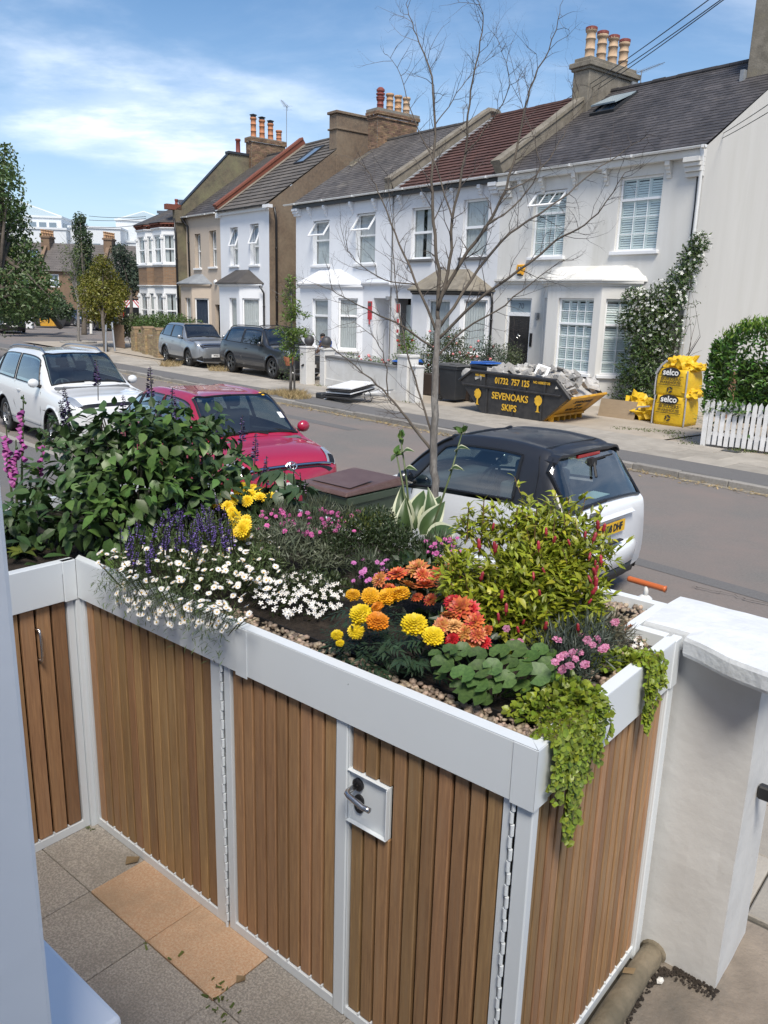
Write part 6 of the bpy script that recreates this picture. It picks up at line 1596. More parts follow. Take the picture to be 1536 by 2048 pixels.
for x in (-.14, 1.74):
 q = MB(); zc = .55
 pts = [(x + (.11 + .012 * sin(k * 2.6)) * cos(2 * pi * k / 18), zc + (.13 + .012 * cos(k * 3.1)) * sin(2 * pi * k / 18)) for k in range(18)]
 q.add([(a, -.036, b) for a, b in pts], [tuple(range(18))]); q.add([(x - .022, -.0365, zc - .12), (x + .022, -.0365, zc - .12), (x + .028, -.0365, zc - .26), (x + .075, -.0365, zc - .285), (x - .075, -.0365, zc - .285), (x - .028, -.0365, zc - .26)], [(0, 5, 2, 1), (2, 5, 4, 3)])
 q.build('tree_emblem', X['sign_yellow'], SK)
# dark lettering on the yellow end plate, which slopes outwards
n_e = Vector((.66 - GF, 0, -(2.62 - 1.9))).normalized(); u_e = Vector((2.62 - 1.9, 0, .66 - GF)).normalized()
Me = Matrix(((0, u_e.x, n_e.x, 2.26), (1, u_e.y, n_e.y, SD / 2), (0, u_e.z, n_e.z, .36), (0, 0, 0, 1)))
for (tx, d_, sz) in (('SEVENOAKS', .30, .15), ('SKIPS', .14, .13), ('01732  757 125', -.02, .12)):
 o = letters(tx, 'end_lettering', X['ink'], SK, (0, 0, 0), sz, (0, 0, 0), .003, 1.0); o.matrix_local = Me @ Matrix.Translation((0, d_, .008)) @ Matrix.Diagonal((1.0, 1, 1, 1))
RB = thing('rubble_heap', 'heap of pale broken brick and plaster lumps filling the skip', 'rubble', skp, SKA)
q = MB(); q.add([(-.5, .05, .82), (2.3, .05, .85), (2.52, .05, .62), (2.52, SD - .05, .62), (2.3, SD - .05, .85), (-.5, SD - .05, .82), (0.2, SD / 2, 1.12), (1.6, SD / 2, 1.22), (2.2, SD / 2, .95)], [(0, 1, 7, 6), (1, 2, 8, 7), (2, 3, 8), (3, 4, 7, 8), (4, 5, 6, 7), (5, 0, 6)]); q.build('fill', X['rubble'], RB)
shapes = []
for k in range(9):
 q = MB(); l, w_, h = [(1, .55, .4), (1, .8, .3), (.8, .7, .6), (1, .48, .36), (1, 1, .22)][k % 5]
 vs = [Vector((x * l / 2, y * w_ / 2, z * h / 2)) * rs7.uniform(.72, 1.12) for z in (-1, 1) for y in (-1, 1) for x in (-1, 1)]
 q.add([tuple(v) for v in vs], [(0, 2, 3, 1), (4, 5, 7, 6), (0, 1, 5, 4), (2, 6, 7, 3), (0, 4, 6, 2), (1, 3, 7, 5)]); me = D.meshes.new('chunk'); me.from_pydata(q.v, [], q.f); me.materials.append(X['rubble']); shapes.append(me)
for k in range(190):
 x = rs7.uniform(-.52, 2.5); y = rs7.uniform(.1, SD - .08)
 hx = (.86 if x < 2.25 else .86 - (x - 2.25) * .85) + .32 * (1 - ((y - SD / 2) / (SD / 2)) ** 2) * min(1, (x + .6) / .8) * (1.0 + .25 * exp(-((x - 1.4) / .5) ** 2)); z = hx + rs7.uniform(-.06, .08)
 s_ = rs7.uniform(.13, .34) * (1 if rs7.random() < .8 else 1.25)
 inst('chunk', rs7.choice(shapes), RB, Matrix.Translation((x, y, z)) @ Euler((rs7.uniform(-.7, .7), rs7.uniform(-.7, .7), rs7.uniform(0, 6.28))).to_matrix().to_4x4() @ Matrix.Scale(s_, 4))
q = MB(); q.box(-.17, -.02, -.14, .17, .02, .14); o = q.build('tile', X['panel_white'], RB); o.matrix_local = Matrix.Translation((1.45, .5, 1.24)) @ Euler((-.5, .25, .3)).to_matrix().to_4x4()
q = MB(); q.box(-.10, -.024, -.09, .10, -.021, .09); q.build('stain', X['rubble'], o)
# --- plywood sheet and yellow bags
q = MB(); q.box(0, -.01, 0, 1.05, .01, .47); o = q.build('plywood_sheet', X['ply'], loc=hw(18.62, -2.45, GF), rz=HANG + radians(5)); o.rotation_euler = (radians(-14), 0, HANG + radians(5)); tag(o, 'bare plywood sheet leaning on crumpled yellow bags by the skip', 'board')
def crumple(mb, c, r, rnd, n=1, sub=3, amp=.35, freq=2.2, flat=1.0):
 vs = []; seed = Vector((rnd.uniform(0, 50), rnd.uniform(0, 50), rnd.uniform(0, 50)))
 for p in ICO[2 if sub == 3 else 1][0]:
  v = Vector(p); k = 1 + amp * (abs(noise.noise(v * freq + seed)) * 2 - .5) + amp * .4 * noise.noise(v * freq * 2.7 + seed)
  vs.append((c[0] + v.x * r[0] * k, c[1] + v.y * r[1] * k, c[2] + max(-r[2] * flat, v.z * r[2] * k)))
 mb.add(vs, ICO[2 if sub == 3 else 1][1])
for i, (s, n, r, lab) in enumerate(((19.35, -1.75, (.42, .40, .33), 'crumpled yellow builders bag directly behind the plywood sheet'), (19.85, -1.9, (.38, .42, .29), 'folded empty yellow bag between the plywood and the two full bags'))):
 q = MB(); crumple(q, (0, 0, r[2] * .8), r, rs7, amp=.5, freq=2.6, flat=.85); crumple(q, (.12, -.15, r[2] * 1.1), (r[0] * .6, r[1] * .6, r[2] * .7), rs7, amp=.6, freq=3)
 o = q.build('empty_bag', X['bag_yellow'], loc=hw(s, n, GF), rz=HANG, smooth=False); tag(o, lab, 'bag', 'yellow builders bags')
 q = MB(); q.tube([(-.3, -.42, .1), (-.1, -.44, .35), (.2, -.40, .40)], .025, 4); q.build('strap', X['strap'], o)
def full_bag(s, n, z, h, rz, lab, bulge, flop):
 B = thing('builders_bag', lab, 'bag', hw(s, n, z), HANG + rz, 'yellow builders bags')
 q = MB(); nx = 10; rnd = random.Random(int(s * 100 + z * 7))
 wd_, dp = .80, .78
 rows = []
 for j in range(9):
  t = j / 8; zz = h * t; b = 1 + bulge * sin(pi * min(1, t * 1.05)) - .06 * t ** 3
  ring = []
  for k in range(40):
   a = 2 * pi * k / 40; e = .22
   cx, sx_ = cos(a), sin(a); x = math.copysign(abs(cx) ** e, cx) * wd_ / 2 * b; y = math.copysign(abs(sx_) ** e, sx_) * dp / 2 * b
   w_ = .012 * noise.noise(Vector((x * 6, y * 6, zz * 6 + s)))
   ring.append((x * (1 + w_), y * (1 + w_), zz + .02 * noise.noise(Vector((x * 4, y * 4, 9)))))
  rows.append(ring)
 n_ = 40
 q.add([p for r in rows for p in r], [(j * n_ + k, j * n_ + (k + 1) % n_, (j + 1) * n_ + (k + 1) % n_, (j + 1) * n_ + k) for j in range(8) for k in range(n_)] + [tuple(range(8 * n_, 9 * n_)), tuple(range(n_ - 1, -1, -1))])
 q.build('sack', X['bag_yellow'], B, smooth=True)
 q = MB()
 for (cx, cy, r) in flop: crumple(q, (cx, cy, h + r[2] * .35), r, rnd, amp=.5, freq=2.8, flat=.5)
 q.build('open_flap', X['bag_yellow'], B)
 y0 = -dp / 2 * (1 + bulge) - .006
 fz = h * .5
 def fx(z): return -dp / 2 * (1 + bulge * sin(pi * min(1, z / h * 1.05))) - .010
 q = MB(); q.tube([(wd_ / 2 * 1.03, -dp / 2 * 1.03, .02), (wd_ / 2 * (1 + bulge) * .98, -dp / 2 * (1 + bulge) * .98, h * .5), (wd_ / 2 * 1.0, -dp / 2 * 1.0, h * .98)], .02, 5); q.tube([(-wd_ / 2 * 1.03, -dp / 2 * 1.03, .02), (-wd_ / 2 * (1 + bulge) * .98, -dp / 2 * (1 + bulge) * .98, h * .5), (-wd_ / 2, -dp / 2, h)], .02, 5); q.build('seam_strap', X['strap'], B)
 q = MB(); cz = h * .89; q.add([(-.02 + .25 * cos(2 * pi * k / 28), fx(cz) - .012, cz + .115 * sin(2 * pi * k / 28)) for k in range(28)], [tuple(range(28))]); po = q.build('printed_oval', X['ink'], B)
 letters('selco', 'print', X['white_print'], B, (-.02, fx(cz) - .020, cz), .21, (pi / 2, 0, 0), .005, .95)
 for (tx, z_, sz, sx_) in (('BUILDERS', h * .655, .122, 1.0), ('WAREHOUSE', h * .52, .094, 1.0)): letters(tx, 'print', X['ink'], B, (0, fx(z_) - .014, z_), sz, (pi / 2, 0, 0), .0005, sx_)
 q = MB();
 for z_ in (h * .755, h * .435): q.box(-.32, fx(z_) - .016, z_ - .006, .32, fx(z_) - .012, z_ + .006)
 q.box(-.16, fx(h * .1) - .014, h * .085, .16, fx(h * .1) - .011, h * .09)
 q.build('print', X['ink'], B)
 q = MB(); cz = h * .26; yy = fx(cz) - .012
 for k in range(3):
  A = Matrix.Rotation(2 * pi * k / 3, 2); f_ = lambda p: (A @ Vector(p))
  for poly in ([(-.028, .075), (.028, .075), (.050, .038), (.018, .020), (.006, .042), (-.006, .042)], [(.060, .062), (.080, .005), (.022, .012)]):
   q.add([(f_(p).x, yy, cz + f_(p).y) for p in poly], [tuple(range(len(poly)))])
 q.build('recycling_mark', X['ink'], B)
 return B
full_bag(20.62, -2.02, GF, .72, radians(6), 'full yellow builders bag standing on the ground, lower of two', .05, [(.36, -.05, (.20, .30, .16)), (.30, .25, (.2, .2, .14))])
full_bag(20.60, -1.98, GF + .70, .66, radians(2), 'full yellow builders bag with loose open top, stacked on another', .06, [(-.18, .10, (.30, .22, .22)), (.14, .02, (.26, .25, .24)), (.38, .1, (.18, .3, .12))])
q = MB(); q.tube([(0, 0, 0), (.12, .02, .22), (.24, .05, .34)], .03, 5); o = q.build('bag_strap', X['strap'], loc=hw(20.2, -2.42, GF + 1.22), rz=HANG); tag(o, 'grey webbing strap sticking up from the upper yellow bag', 'strap')
# --- board by the gable, picket fence, laurel hedge
q = MB(); q.box(0, 0, 0, 1.5, .05, 1.25); q.box(.28, -.004, 0, .31, 0, 1.25); o = q.build('wall_board', X['cardboard'], loc=hw(20.55, .35, GF), rz=HANG); tag(o, 'brown board standing against the gable behind the yellow bags', 'board')
FN = thing('picket_fence', 'white picket fence with pointed pales in front of the laurel hedge', 'fence', hw(22.75, -4.36, 0), HANG + radians(13))
pm = MB(); pm.prism([(-.042, 0), (.042, 0), (.042, .88), (0, .95), (-.042, .88)], lambda a, b: (a, -.011, b), lambda a, b: (a, .011, b)); p0 = pm.build('pale', X['fence_white'], FN); p0.location = (.10, 0, GF + .03)
for k in range(1, 30):
 o = p0.copy(); COL.objects.link(o); o.location = (.10 + .118 * k, rs7.uniform(-.004, .004), GF + .03 + rs7.uniform(-.01, .01)); o.rotation_euler = (0, rs7.uniform(-.012, .012), 0)
q = MB(); q.box(-.05, -.03, GF - .02, .045, .06, 1.0); q.build('post', X['fence_white'], FN)
for z in (.28, .74):
 q = MB(); q.box(.045, .014, z, 3.6, .05, z + .07); q.build('rail', X['fence_white'], FN)
q = MB(); q.box(0, .02, 0, .35, .24, .006); o = q.build('drain_cover', X['bin_dark'], loc=hw(23.35, -4.75, GF + .012), rz=HANG + radians(5)); tag(o, 'small dark drain cover in the paving below the picket fence', 'cover')
HG = thing('laurel_hedge', 'clipped glossy laurel hedge with light green new growth on top', 'hedge', hw(22.75, -4.36, 0), HANG + radians(13))
def leafmesh(name, m, l=1.0, w_=.42, fold=.18, curl=.15, nseg=3, tip=1.0, obtuse=.4):
 """a leaf along +y, folded on its midrib, with its base at the origin; z is the upper side"""
 q = MB(); row = []
 for k in range(nseg + 1):
  t = k / nseg; ww = w_ / 2 * (sin(pi * min(1, t ** obtuse)) if 0 < t < 1 else 0) ; z = -curl * l * t * t
  row.append((t * l, ww * l, z))
 vs = []; fs = []
 for (y, ww, z) in row: vs += [(-ww, y, z + fold * ww), (0, y, z), (ww, y, z + fold * ww)]
 for k in range(nseg):
  a = 3 * k; fs += [(a, a + 1, a + 4, a + 3), (a + 1, a + 2, a + 5, a + 4)]
 me = D.meshes.new(name); me.from_pydata(vs, [], fs); me.materials.append(m); me.polygons.foreach_set('use_smooth', [True] * len(fs)); return me
def orient(p, d, up, s_=1.0, roll=0.0):
 y = Vector(d).normalized(); x = y.cross(Vector(up))
 x = x.normalized() if x.length > 1e-5 else y.orthogonal().normalized(); z = x.cross(y)
 Mx = Matrix(((x.x, y.x, z.x, p[0]), (x.y, y.y, z.y, p[1]), (x.z, y.z, z.z, p[2]), (0, 0, 0, 1)))
 return Mx @ Matrix.Rotation(roll, 4, 'Y') @ Matrix.Scale(s_, 4)
def addmesh(mb, me, Mx, t=.5, mi=0):
 o = len(mb.v)
 mb.v.extend([tuple(Mx @ v.co) for v in me.vertices])
 for p in me.polygons: mb.f.append(tuple(i + o for i in p.vertices)); mb.m.append(mi); mb.t.append(t)
lm = leafmesh('laurel', X['leaf_laurel'], 1, .40, .2, .12, 3)
q = MB(); hx, hy, hz0, hz1 = 4.2, 1.15, .75, 2.42
rh = random.Random(31)
def hshape(x, y): return hz1 + .13 * noise.noise(Vector((x * 1.3, y * 1.3, 4))) + min(0, (x - .45) * .5) + .1 * min(1.5, x)
for k in range(8500):
 f = rh.random()
 if f < .52:   p = Vector((rh.uniform(-.25, hx), 0, rh.uniform(hz0, 2.3))); nn = Vector((0, -1, .25));
 elif f < .70: p = Vector((0, rh.uniform(0, hy), rh.uniform(hz0, 2.2))); nn = Vector((-1, 0, .25))
 else: p = Vector((rh.uniform(-.1, hx), rh.uniform(0, hy), 0)); p.z = hshape(p.x, p.y); nn = Vector((0, 0, 1))
 bl = .16 * noise.noise(p * 1.7)
 rr = Vector((rh.gauss(0, .5), rh.gauss(0, .5), rh.gauss(0, .5)))
 if f < .70 and p.z > hshape(p.x, p.y) - .02: p.z -= .3
 if f < .52: p.x = max(p.x, -.12 + .12 * abs(p.z - 1.4));
 p = p + nn.normalized() * (bl - rh.random() * .22)
 d = (nn * .6 + rr * .9 + Vector((0, 0, .25))).normalized()
 addmesh(q, lm, orient(p, d, nn + Vector((0, 0, .4)), rh.uniform(.10, .17)), rh.random())
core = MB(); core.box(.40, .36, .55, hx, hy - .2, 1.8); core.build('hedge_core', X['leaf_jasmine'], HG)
q.build('foliage', X['leaf_laurel'], HG, kind='stuff')
q = MB()
for k in range(1500):
 x, y = rh.uniform(-.05, hx), rh.uniform(0, hy); p = Vector((x, y, hshape(x, y) + rh.uniform(-.08, .16)))
 addmesh(q, lm, orient(p, (rh.gauss(0, .5), rh.gauss(0, .5), 1.0), (rh.gauss(0, 1), rh.gauss(0, 1), .3), rh.uniform(.07, .13)), rh.random())
q.build('new_growth', X['leaf_laurel_new'], HG, kind='stuff')
q = MB()
for k in range(26): limb(q, (rh.uniform(.1, 2.4), rh.uniform(.2, .8), .05), (rh.gauss(0, .2), rh.gauss(0, .2), 1), 1.0, .02, rh, 0)
q.build('stem', X['bark_dark'], HG)
q = MB()
for (px, py) in ((1393, 825), (1400, 838), (1385, 815), (1404, 850), (1398, 800)):
 c = at(px, py, .3) * 1.0
 for _ in range(26): addmesh(q, lm, orient(c + Vector((rh.gauss(0, .10), rh.gauss(0, .10), rh.gauss(0, .10))), (rh.gauss(0, 1), rh.gauss(0, 1), rh.uniform(-.2, .6)), (0, 0, 1), rh.uniform(.07, .14)), rh.random())
for (px, py) in ((1432, 842), (1456, 838), (1496, 838), (1500, 868)):
 c = at(px, py, .5);
 for _ in range(2): addmesh(q, lm, orient(hw(*( (c - HO).dot(HE), (c - HO).dot(HN) - .05), c.z), (rh.gauss(0, .3), rh.gauss(0, .3), -1), (-.5, -.6, .3), .11), .5)
o = q.build('hedge_shoots', X['leaf_laurel'], kind='stuff'); tag(o, 'loose laurel shoots poking out at the end of the picket fence', 'shoots')
# --- climbing jasmine on the corner of number 70
JS = thing('climbing_jasmine', 'evergreen climber with white flowers up the corner of house 70', 'climber', hw(19.1, -.5, 0), HANG)
jl = leafmesh('climber', X['leaf_jasmine'], 1, .46, .2, .15, 2)
jf = MB()
for k in range(5):
 a = 2 * pi * k / 5; a2 = a + .55; jf.add([(0, 0, 0), (.5 * cos(a), .5 * sin(a), .12), (.62 * cos((a + a2) / 2), .62 * sin((a + a2) / 2), .1), (.5 * cos(a2), .5 * sin(a2), .12)], [(0, 1, 2, 3)])
jfm = D.meshes.new('jf'); jfm.from_pydata(jf.v, [], jf.f)
q = MB(); qf = MB(); qs = MB(); rj = random.Random(41)
# blobs: (s, n, z, rs, rn, rz, weight, flower density)
JB = [(18.45, -.75, .55, .62, .45, .6, 1.1, .02), (18.55, -.72, 1.3, .60, .45, .6, 1.2, .05), (18.65, -.66, 2.0, .62, .42, .5, 1.2, .2), (18.6, -.60, 2.65, .72, .40, .45, 1.3, .8), (18.15, -.66, 2.55, .42, .35, .35, .7, .9), (18.95, -.45, 3.1, .55, .35, .45, 1.0, .8), (19.25, -.30, 3.6, .36, .3, .4, .6, .7), (19.42, -.2, 4.1, .30, .26, .38, .5, .55), (19.58, -.12, 4.5, .24, .22, .30, .35, .5), (18.9, -.62, 1.3, .45, .4, 1.1, .9, .05), (19.2, -.45, 2.2, .34, .32, .6, .6, .3), (18.2, -.72, 3.15, .35, .32, .25, .4, .8)]
for (s, n, z, a, b, c, w_, fd) in JB:
 ce = Vector((s - 19.1, n + .5, z))
 for k in range(int(1250 * w_)):
  d = Vector((rj.gauss(0, 1), rj.gauss(0, 1), rj.gauss(0, 1))).normalized(); kk = rj.uniform(.66, 1.08) if rj.random() < .8 else rj.uniform(.3, .8)
  p = ce + Vector((d.x * a, d.y * b, d.z * c)) * kk
  addmesh(q, jl, orient(p, d * .5 + Vector((rj.gauss(0, .6), rj.gauss(0, .6), rj.gauss(-.2, .5))), d + Vector((0, 0, .5)), rj.uniform(.085, .15)), rj.random())
  if rj.random() < fd * .30 and kk > .82 and d.y < .5:
   addmesh(qf, jfm, orient(p + d * .05, d.orthogonal(), d + Vector((-.2, -.5, .2)), rj.uniform(.05, .085)), rj.random())
for k in range(14):
 p = Vector((rj.uniform(-.2, .55), .35, rj.uniform(2.2, 4.3))); pts = [p]
 d = Vector((1, -.1, rj.uniform(-.2, .3)))
 for i in range(5): d = d + Vector((rj.gauss(0, .15), rj.gauss(0, .1), rj.gauss(0, .25))); pts.append(pts[-1] + d.normalized() * .11)
 qs.tube(pts, .005, 3)
 for p_ in pts[1:]:
  for _ in range(2): addmesh(q, jl, orient(p_, (rj.gauss(0, 1), rj.gauss(0, 1), rj.gauss(0, 1)), (0, -1, .5), .07), rj.random())
q.build('foliage', X['leaf_jasmine'], JS, kind='stuff'); qf.build('flowers', X['white_petal'], JS, kind='stuff')
for k in range(5): limb(qs, (rj.uniform(-.5, 0), .3, 0), (.1, 0, 1), 2.6, .03, rj, 1)
qs.build('stem', X['bark_dark'], JS)
# --- front garden wall with two pillars, stone balls
GW = thing('garden_wall', 'low white rendered garden wall with a grey coping and square piers', 'wall', hw(9.1, -4.72, 0), HANG - radians(5))
q = MB(); q.box(.18, 0, 0, 4.55, .22, .98); q.build('wall_body', X['wall_white_old'], GW)
q = MB(); q.box(.15, -.03, .0, 4.55, 0, .30); q.build('plinth', X['wall_white_old'], GW)
q = MB(); q.add([(.15, -.04, 1.05), (4.58, -.04, .99), (4.58, .26, 1.0), (.15, .26, 1.06), (.15, -.04, .985), (4.58, -.04, .985), (4.58, .26, .985), (.15, .26, .985)], [(0, 1, 2, 3), (0, 4, 5, 1), (1, 5, 6, 2), (3, 0, 4, 7)]); q.build('coping', X['grey_coping'], GW)
for (x, w_, h) in ((.0, .32, 1.22), (4.58, .50, 1.30)):
 q = MB(); q.box(x - .15, -.06, 0, x - .15 + w_, .34, h); q.box(x - .18, -.09, h, x - .12 + w_, .37, h + .07); q.build('pier', X['wall_white_old'], GW, bevel=.008)
q = MB(); q.box(5.0, .0, 0, 5.28, .28, 1.05); q.box(4.98, -.02, 1.05, 5.3, .3, 1.1); q.build('end_pier', X['wall_white_old'], GW, bevel=.008)
GP = thing('gate_pier', 'flaking white gate pier beside the leafy sapling', 'pier', hw(8.0, -4.95, 0), HANG)
q = MB(); q.box(0, 0, 0, .40, .36, 1.24); q.box(-.02, -.02, 1.24, .42, .38, 1.28); q.build('pier', X['wall_white_old'], GP, bevel=.01)
q = MB(); q.box(.12, -.03, .62, .24, 0, .66); q.box(.2, -.035, .66, .27, 0, .70); q.build('latch', X['black_iron'], GP)
for (px, py, s, n, lab) in ((612, 688, 7.75, -4.4, 'dark stone ball behind the gate pier and sapling'), (657, 692, 9.08, -4.6, 'dark stone ball on the left pier of the white wall')):
 z = 1.31 if s > 9 else 1.30
 q = MB(); q.lathe([(.0, 0), (.10, .0), (.13, .05), (.17, .12), (.18, .2), (.16, .29), (.10, .36), (.0, .38)], 16, caps=False); o = q.build('stone_ball', X['globe'], loc=hw(s, n, z - .02), rz=HANG, smooth=True); tag(o, lab, 'ornament', 'stone balls on the piers')
q = MB(); q.box(0, 0, 0, .24, .24, 1.28); o = q.build('rear_pier', X['wall_white_old'], loc=hw(7.63, -4.52, 0), rz=HANG); tag(o, 'white pier under the stone ball behind the sapling', 'pier')
# --- stacked enamel panels dumped on the pavement
PS = thing('panel_stack', 'stack of discarded white enamel panels lying on the pavement', 'panels', hw(12.45, -7.05, GF), HANG + radians(2))
for k in range(5):
 q = MB(); w_, d = 1.18 - .02 * k, .92; q.box(0, 0, 0, w_, d, .035); o = q.build('panel', X['panel_white' if k in (2, 4) else 'panel_dark'], PS, bevel=.004); o.location = (.06 * rs7.random() + .05 * k, .03 * rs7.random(), .06 + .07 * k); o.rotation_euler = (.16 + rs7.uniform(-.02, .02), -.05, rs7.uniform(-.05, .05))
for k in range(7):
 q = MB(); q.box(0, -.02, -.012, .75, .02, .012); o = q.build('bar', X['panel_white' if k % 2 else 'grey_metal'], PS); o.location = (1.0 + .04 * k, .05 + .1 * k, .10 + .035 * k); o.rotation_euler = (.2, rs7.uniform(-.25, .05), radians(rs7.uniform(45, 75)))
q = MB(); q.tube([(1.42 + .16 * cos(a), .5 + .03 * a * .3, .2 + .16 * sin(a)) for a in [2 * pi * k / 16 for k in range(17)]], .012, 5); q.build('wire_hoop', X['black_iron'], PS)
q = MB(); q.box(-.35, .1, 0, .1, .7, .03, M=Matrix.Rotation(-.35, 4, 'Y')); q.build('bent_sheet', X['panel_white'], PS); q = MB(); q.box(-.42, .05, 0, -.1, .6, .16); q.build('dark_base', X['bin_dark'], PS, bevel=.03)
# --- wheelie bins
def wheelie(name, lab, loc, rz, body, lid, w_=.56, d=.70, h=1.0, group='wheelie bins', lidtilt=0.0):
 B = thing(name, lab, 'wheelie bin', loc, rz, group)
 q = MB(); tp, bt = 1.0, .82
 vs = []
 for (z, k) in ((.06, bt), (h * .92, tp), (h * .925, tp + .06), (h, tp + .07)):
  vs += [(-w_ / 2 * k, -d / 2 * k, z), (w_ / 2 * k, -d / 2 * k, z), (w_ / 2 * k, d / 2 * k, z), (-w_ / 2 * k, d / 2 * k, z)]
 q.add(vs, [(4 * j + k, 4 * j + (k + 1) % 4, 4 * j + 4 + (k + 1) % 4, 4 * j + 4 + k) for j in range(3) for k in range(4)] + [(3, 2, 1, 0), (12, 13, 14, 15)]); q.build('body', X[body], B, bevel=.02, bseg=2)
 q = MB(); Ml = Matrix.Translation((0, d / 2, h)) @ Matrix.Rotation(-lidtilt, 4, 'X') @ Matrix.Translation((0, -d / 2, 0))
 A = [(-w_ / 2 * 1.1, -d / 2 * 1.14, .012), (w_ / 2 * 1.1, -d / 2 * 1.14, .012), (w_ / 2 * 1.1, d / 2, .012), (-w_ / 2 * 1.1, d / 2, .012)]; C_ = [(-w_ / 2 * 1.06, -d / 2 * 1.08, .05), (w_ / 2 * 1.06, -d / 2 * 1.08, .05), (w_ / 2 * 1.02, d / 2 * .95, .09), (-w_ / 2 * 1.02, d / 2 * .95, .09)]
 q.add([tuple(Ml @ Vector(p)) for p in A + C_], [(3, 2, 1, 0), (4, 5, 6, 7), (0, 1, 5, 4), (1, 2, 6, 5), (2, 3, 7, 6), (3, 0, 4, 7)])
 q.build('lid', X[lid], B, bevel=.012, bseg=2)
 q = MB(); q.add([tuple(Ml @ Vector(p)) for p in ((-w_ * .42, -d * .40, .066), (w_ * .42, -d * .40, .066), (w_ * .40, d * .05, .092), (-w_ * .40, d * .05, .092))], [(0, 1, 2, 3)]); q.build('lid_panel', X[lid], B)
 q = MB(); q.tube([(-w_ * .40, d / 2, h * .97), (-w_ * .40, d / 2 + .10, h * 1.0), (w_ * .40, d / 2 + .10, h * 1.0), (w_ * .40, d / 2, h * .97)], .018, 6); q.build('handle', X[lid], B)
 for sd in (-1, 1):
  q = MB(); q.lathe([(0, -.03), (.095, -.03), (.10, 0), (.095, .03), (0, .03)], 16, M=Matrix.Translation((sd * (w_ / 2 * .78), d / 2 * .86, .10)) @ Matrix.Rotation(pi / 2, 4, 'Y')); q.build('wheel', X['rubber'], B)
  q = MB(); q.lathe([(0, 0), (.05, 0)], 12, M=Matrix.Translation((sd * (w_ / 2 * .78 + .032), d / 2 * .86, .10)) @ Matrix.Rotation(sd * pi / 2, 4, 'Y')); q.build('hub', X['bin_grey'], B)
 return B
wheelie('wheelie_bin', 'charcoal wheelie bin with a grey lid beside the skip', hw(14.38, -3.72, GF), HANG + pi / 2 + .05, 'bin_dark', 'bin_grey')
wheelie('wheelie_bin', 'charcoal wheelie bin with a bright blue lid behind the skip', hw(15.1, -3.15, GF), HANG + pi / 2 - .1, 'bin_dark', 'bin_blue', h=1.08, lidtilt=.05)
wheelie('wheelie_bin', 'dark bin with blue lid seen over the white garden wall', hw(12.6, -4.0, GF), HANG + .1, 'bin_dark', 'bin_blue', h=1.0)
# --- rose bushes, potted shrub, sapling, hanging basket of leaves
def bush(name, lab, cat, loc, lst, lm_, n, size, rnd, stems=8, fl=None, fm=None, leafw=.5):
 B = thing(name, lab, cat, loc, HANG); q = MB(); lmsh = leafmesh('bl', X[lm_], 1, leafw + .15, .2, .15, 2)
 tot = sum(c[3] * c[5] for c in lst); qf = MB()
 for (x, y, z, a, b, c) in lst:
  for k in range(int(1.9 * n * a * c / tot)):
   d = Vector((rnd.gauss(0, 1), rnd.gauss(0, 1), rnd.gauss(0, 1))).normalized(); kk = rnd.uniform(.6, 1.12) if rnd.random() < .8 else rnd.random()
   p = Vector((x, y, z)) + Vector((d.x * a, d.y * b, d.z * c)) * kk
   addmesh(q, lmsh, orient(p, d * .4 + Vector((rnd.gauss(0, .7), rnd.gauss(0, .7), rnd.gauss(0, .6))), d + Vector((0, 0, .7)), size * rnd.uniform(.6, 1.2)), rnd.random())
   if fl and rnd.random() < fl and kk > .8 and d.z > -.2: qf.blob(tuple(p + d * .04), (.045, .045, .04), j=.2, t=rnd.random())
 q.build('foliage', X[lm_], B, kind='stuff')
 if qf.f: qf.build('flowers', fm, B)
 s_ = MB()
 for k in range(stems):
  c = rnd.choice(lst); a = Vector((c[0] * .4 + rnd.uniform(-.05, .05), c[1] * .4, 0)); s_.tube([tuple(a), tuple(a.lerp(Vector(c[:3]), .5) + Vector((rnd.uniform(-.05, .05), 0, 0))), tuple(Vector(c[:3]) + Vector((0, 0, c[5] * .5)))], [.014, .01, .004], 5)
 s_.build('stem', X['bark_dark'], B); return B
rr7 = random.Random(17)
pinkp = mat('pink_rose_petal', (.62, .22, .22), .6, tint=.2)
bush('rose_bush', 'rose bush with pink blooms in front of the middle house', 'rose bush', hw(12.9, -2.6, GF), [(0, 0, 1.1, .75, .6, .7), (-.8, 0, .9, .5, .5, .5), (.7, -.1, 1.0, .6, .5, .6), (.1, .1, 1.75, .4, .4, .35), (-1.0, .2, 1.5, .28, .3, .4)], 'leaf_rose', 3000, .085, rr7, 10, .012, pinkp)
bush('rose_bush', 'greyer rose bush between the first rose bush and the black drainpipe', 'rose bush', hw(14.5, -2.2, GF), [(0, 0, 1.0, .5, .45, .6), (-.35, 0, 1.45, .35, .35, .35), (.35, 0, .7, .35, .35, .4)], 'leaf_bluish', 1500, .08, rr7, 7, .010, pinkp)
bush('garden_shrub', 'light green shrub with red flowers left of the rose bushes', 'shrub', hw(11.5, -3.0, GF), [(0, 0, 1.1, .42, .4, .55), (-.1, 0, 1.6, .3, .3, .35), (.2, 0, .7, .45, .4, .4)], 'leaf_sapling', 1200, .085, rr7, 6, .012, X['sign_red'])
bush('garden_plant', 'low flowering plants showing above the white wall', 'plants', hw(11.0, -4.1, GF), [(-1.2, 0, .95, .35, .2, .18), (0, 0, .92, .5, .2, .16), (1.2, 0, 1.0, .3, .2, .22)], 'leaf_hedge', 700, .06, rr7, 5, .02, pinkp)
q = MB(); q.box(0, 0, 0, 2.3, .5, .62); o = q.build('planter_trough', mat('dark_timber_trough', (.05, .035, .028), .8), loc=hw(12.2, -3.3, GF), rz=HANG); tag(o, 'dark timber trough under the rose bushes', 'planter')
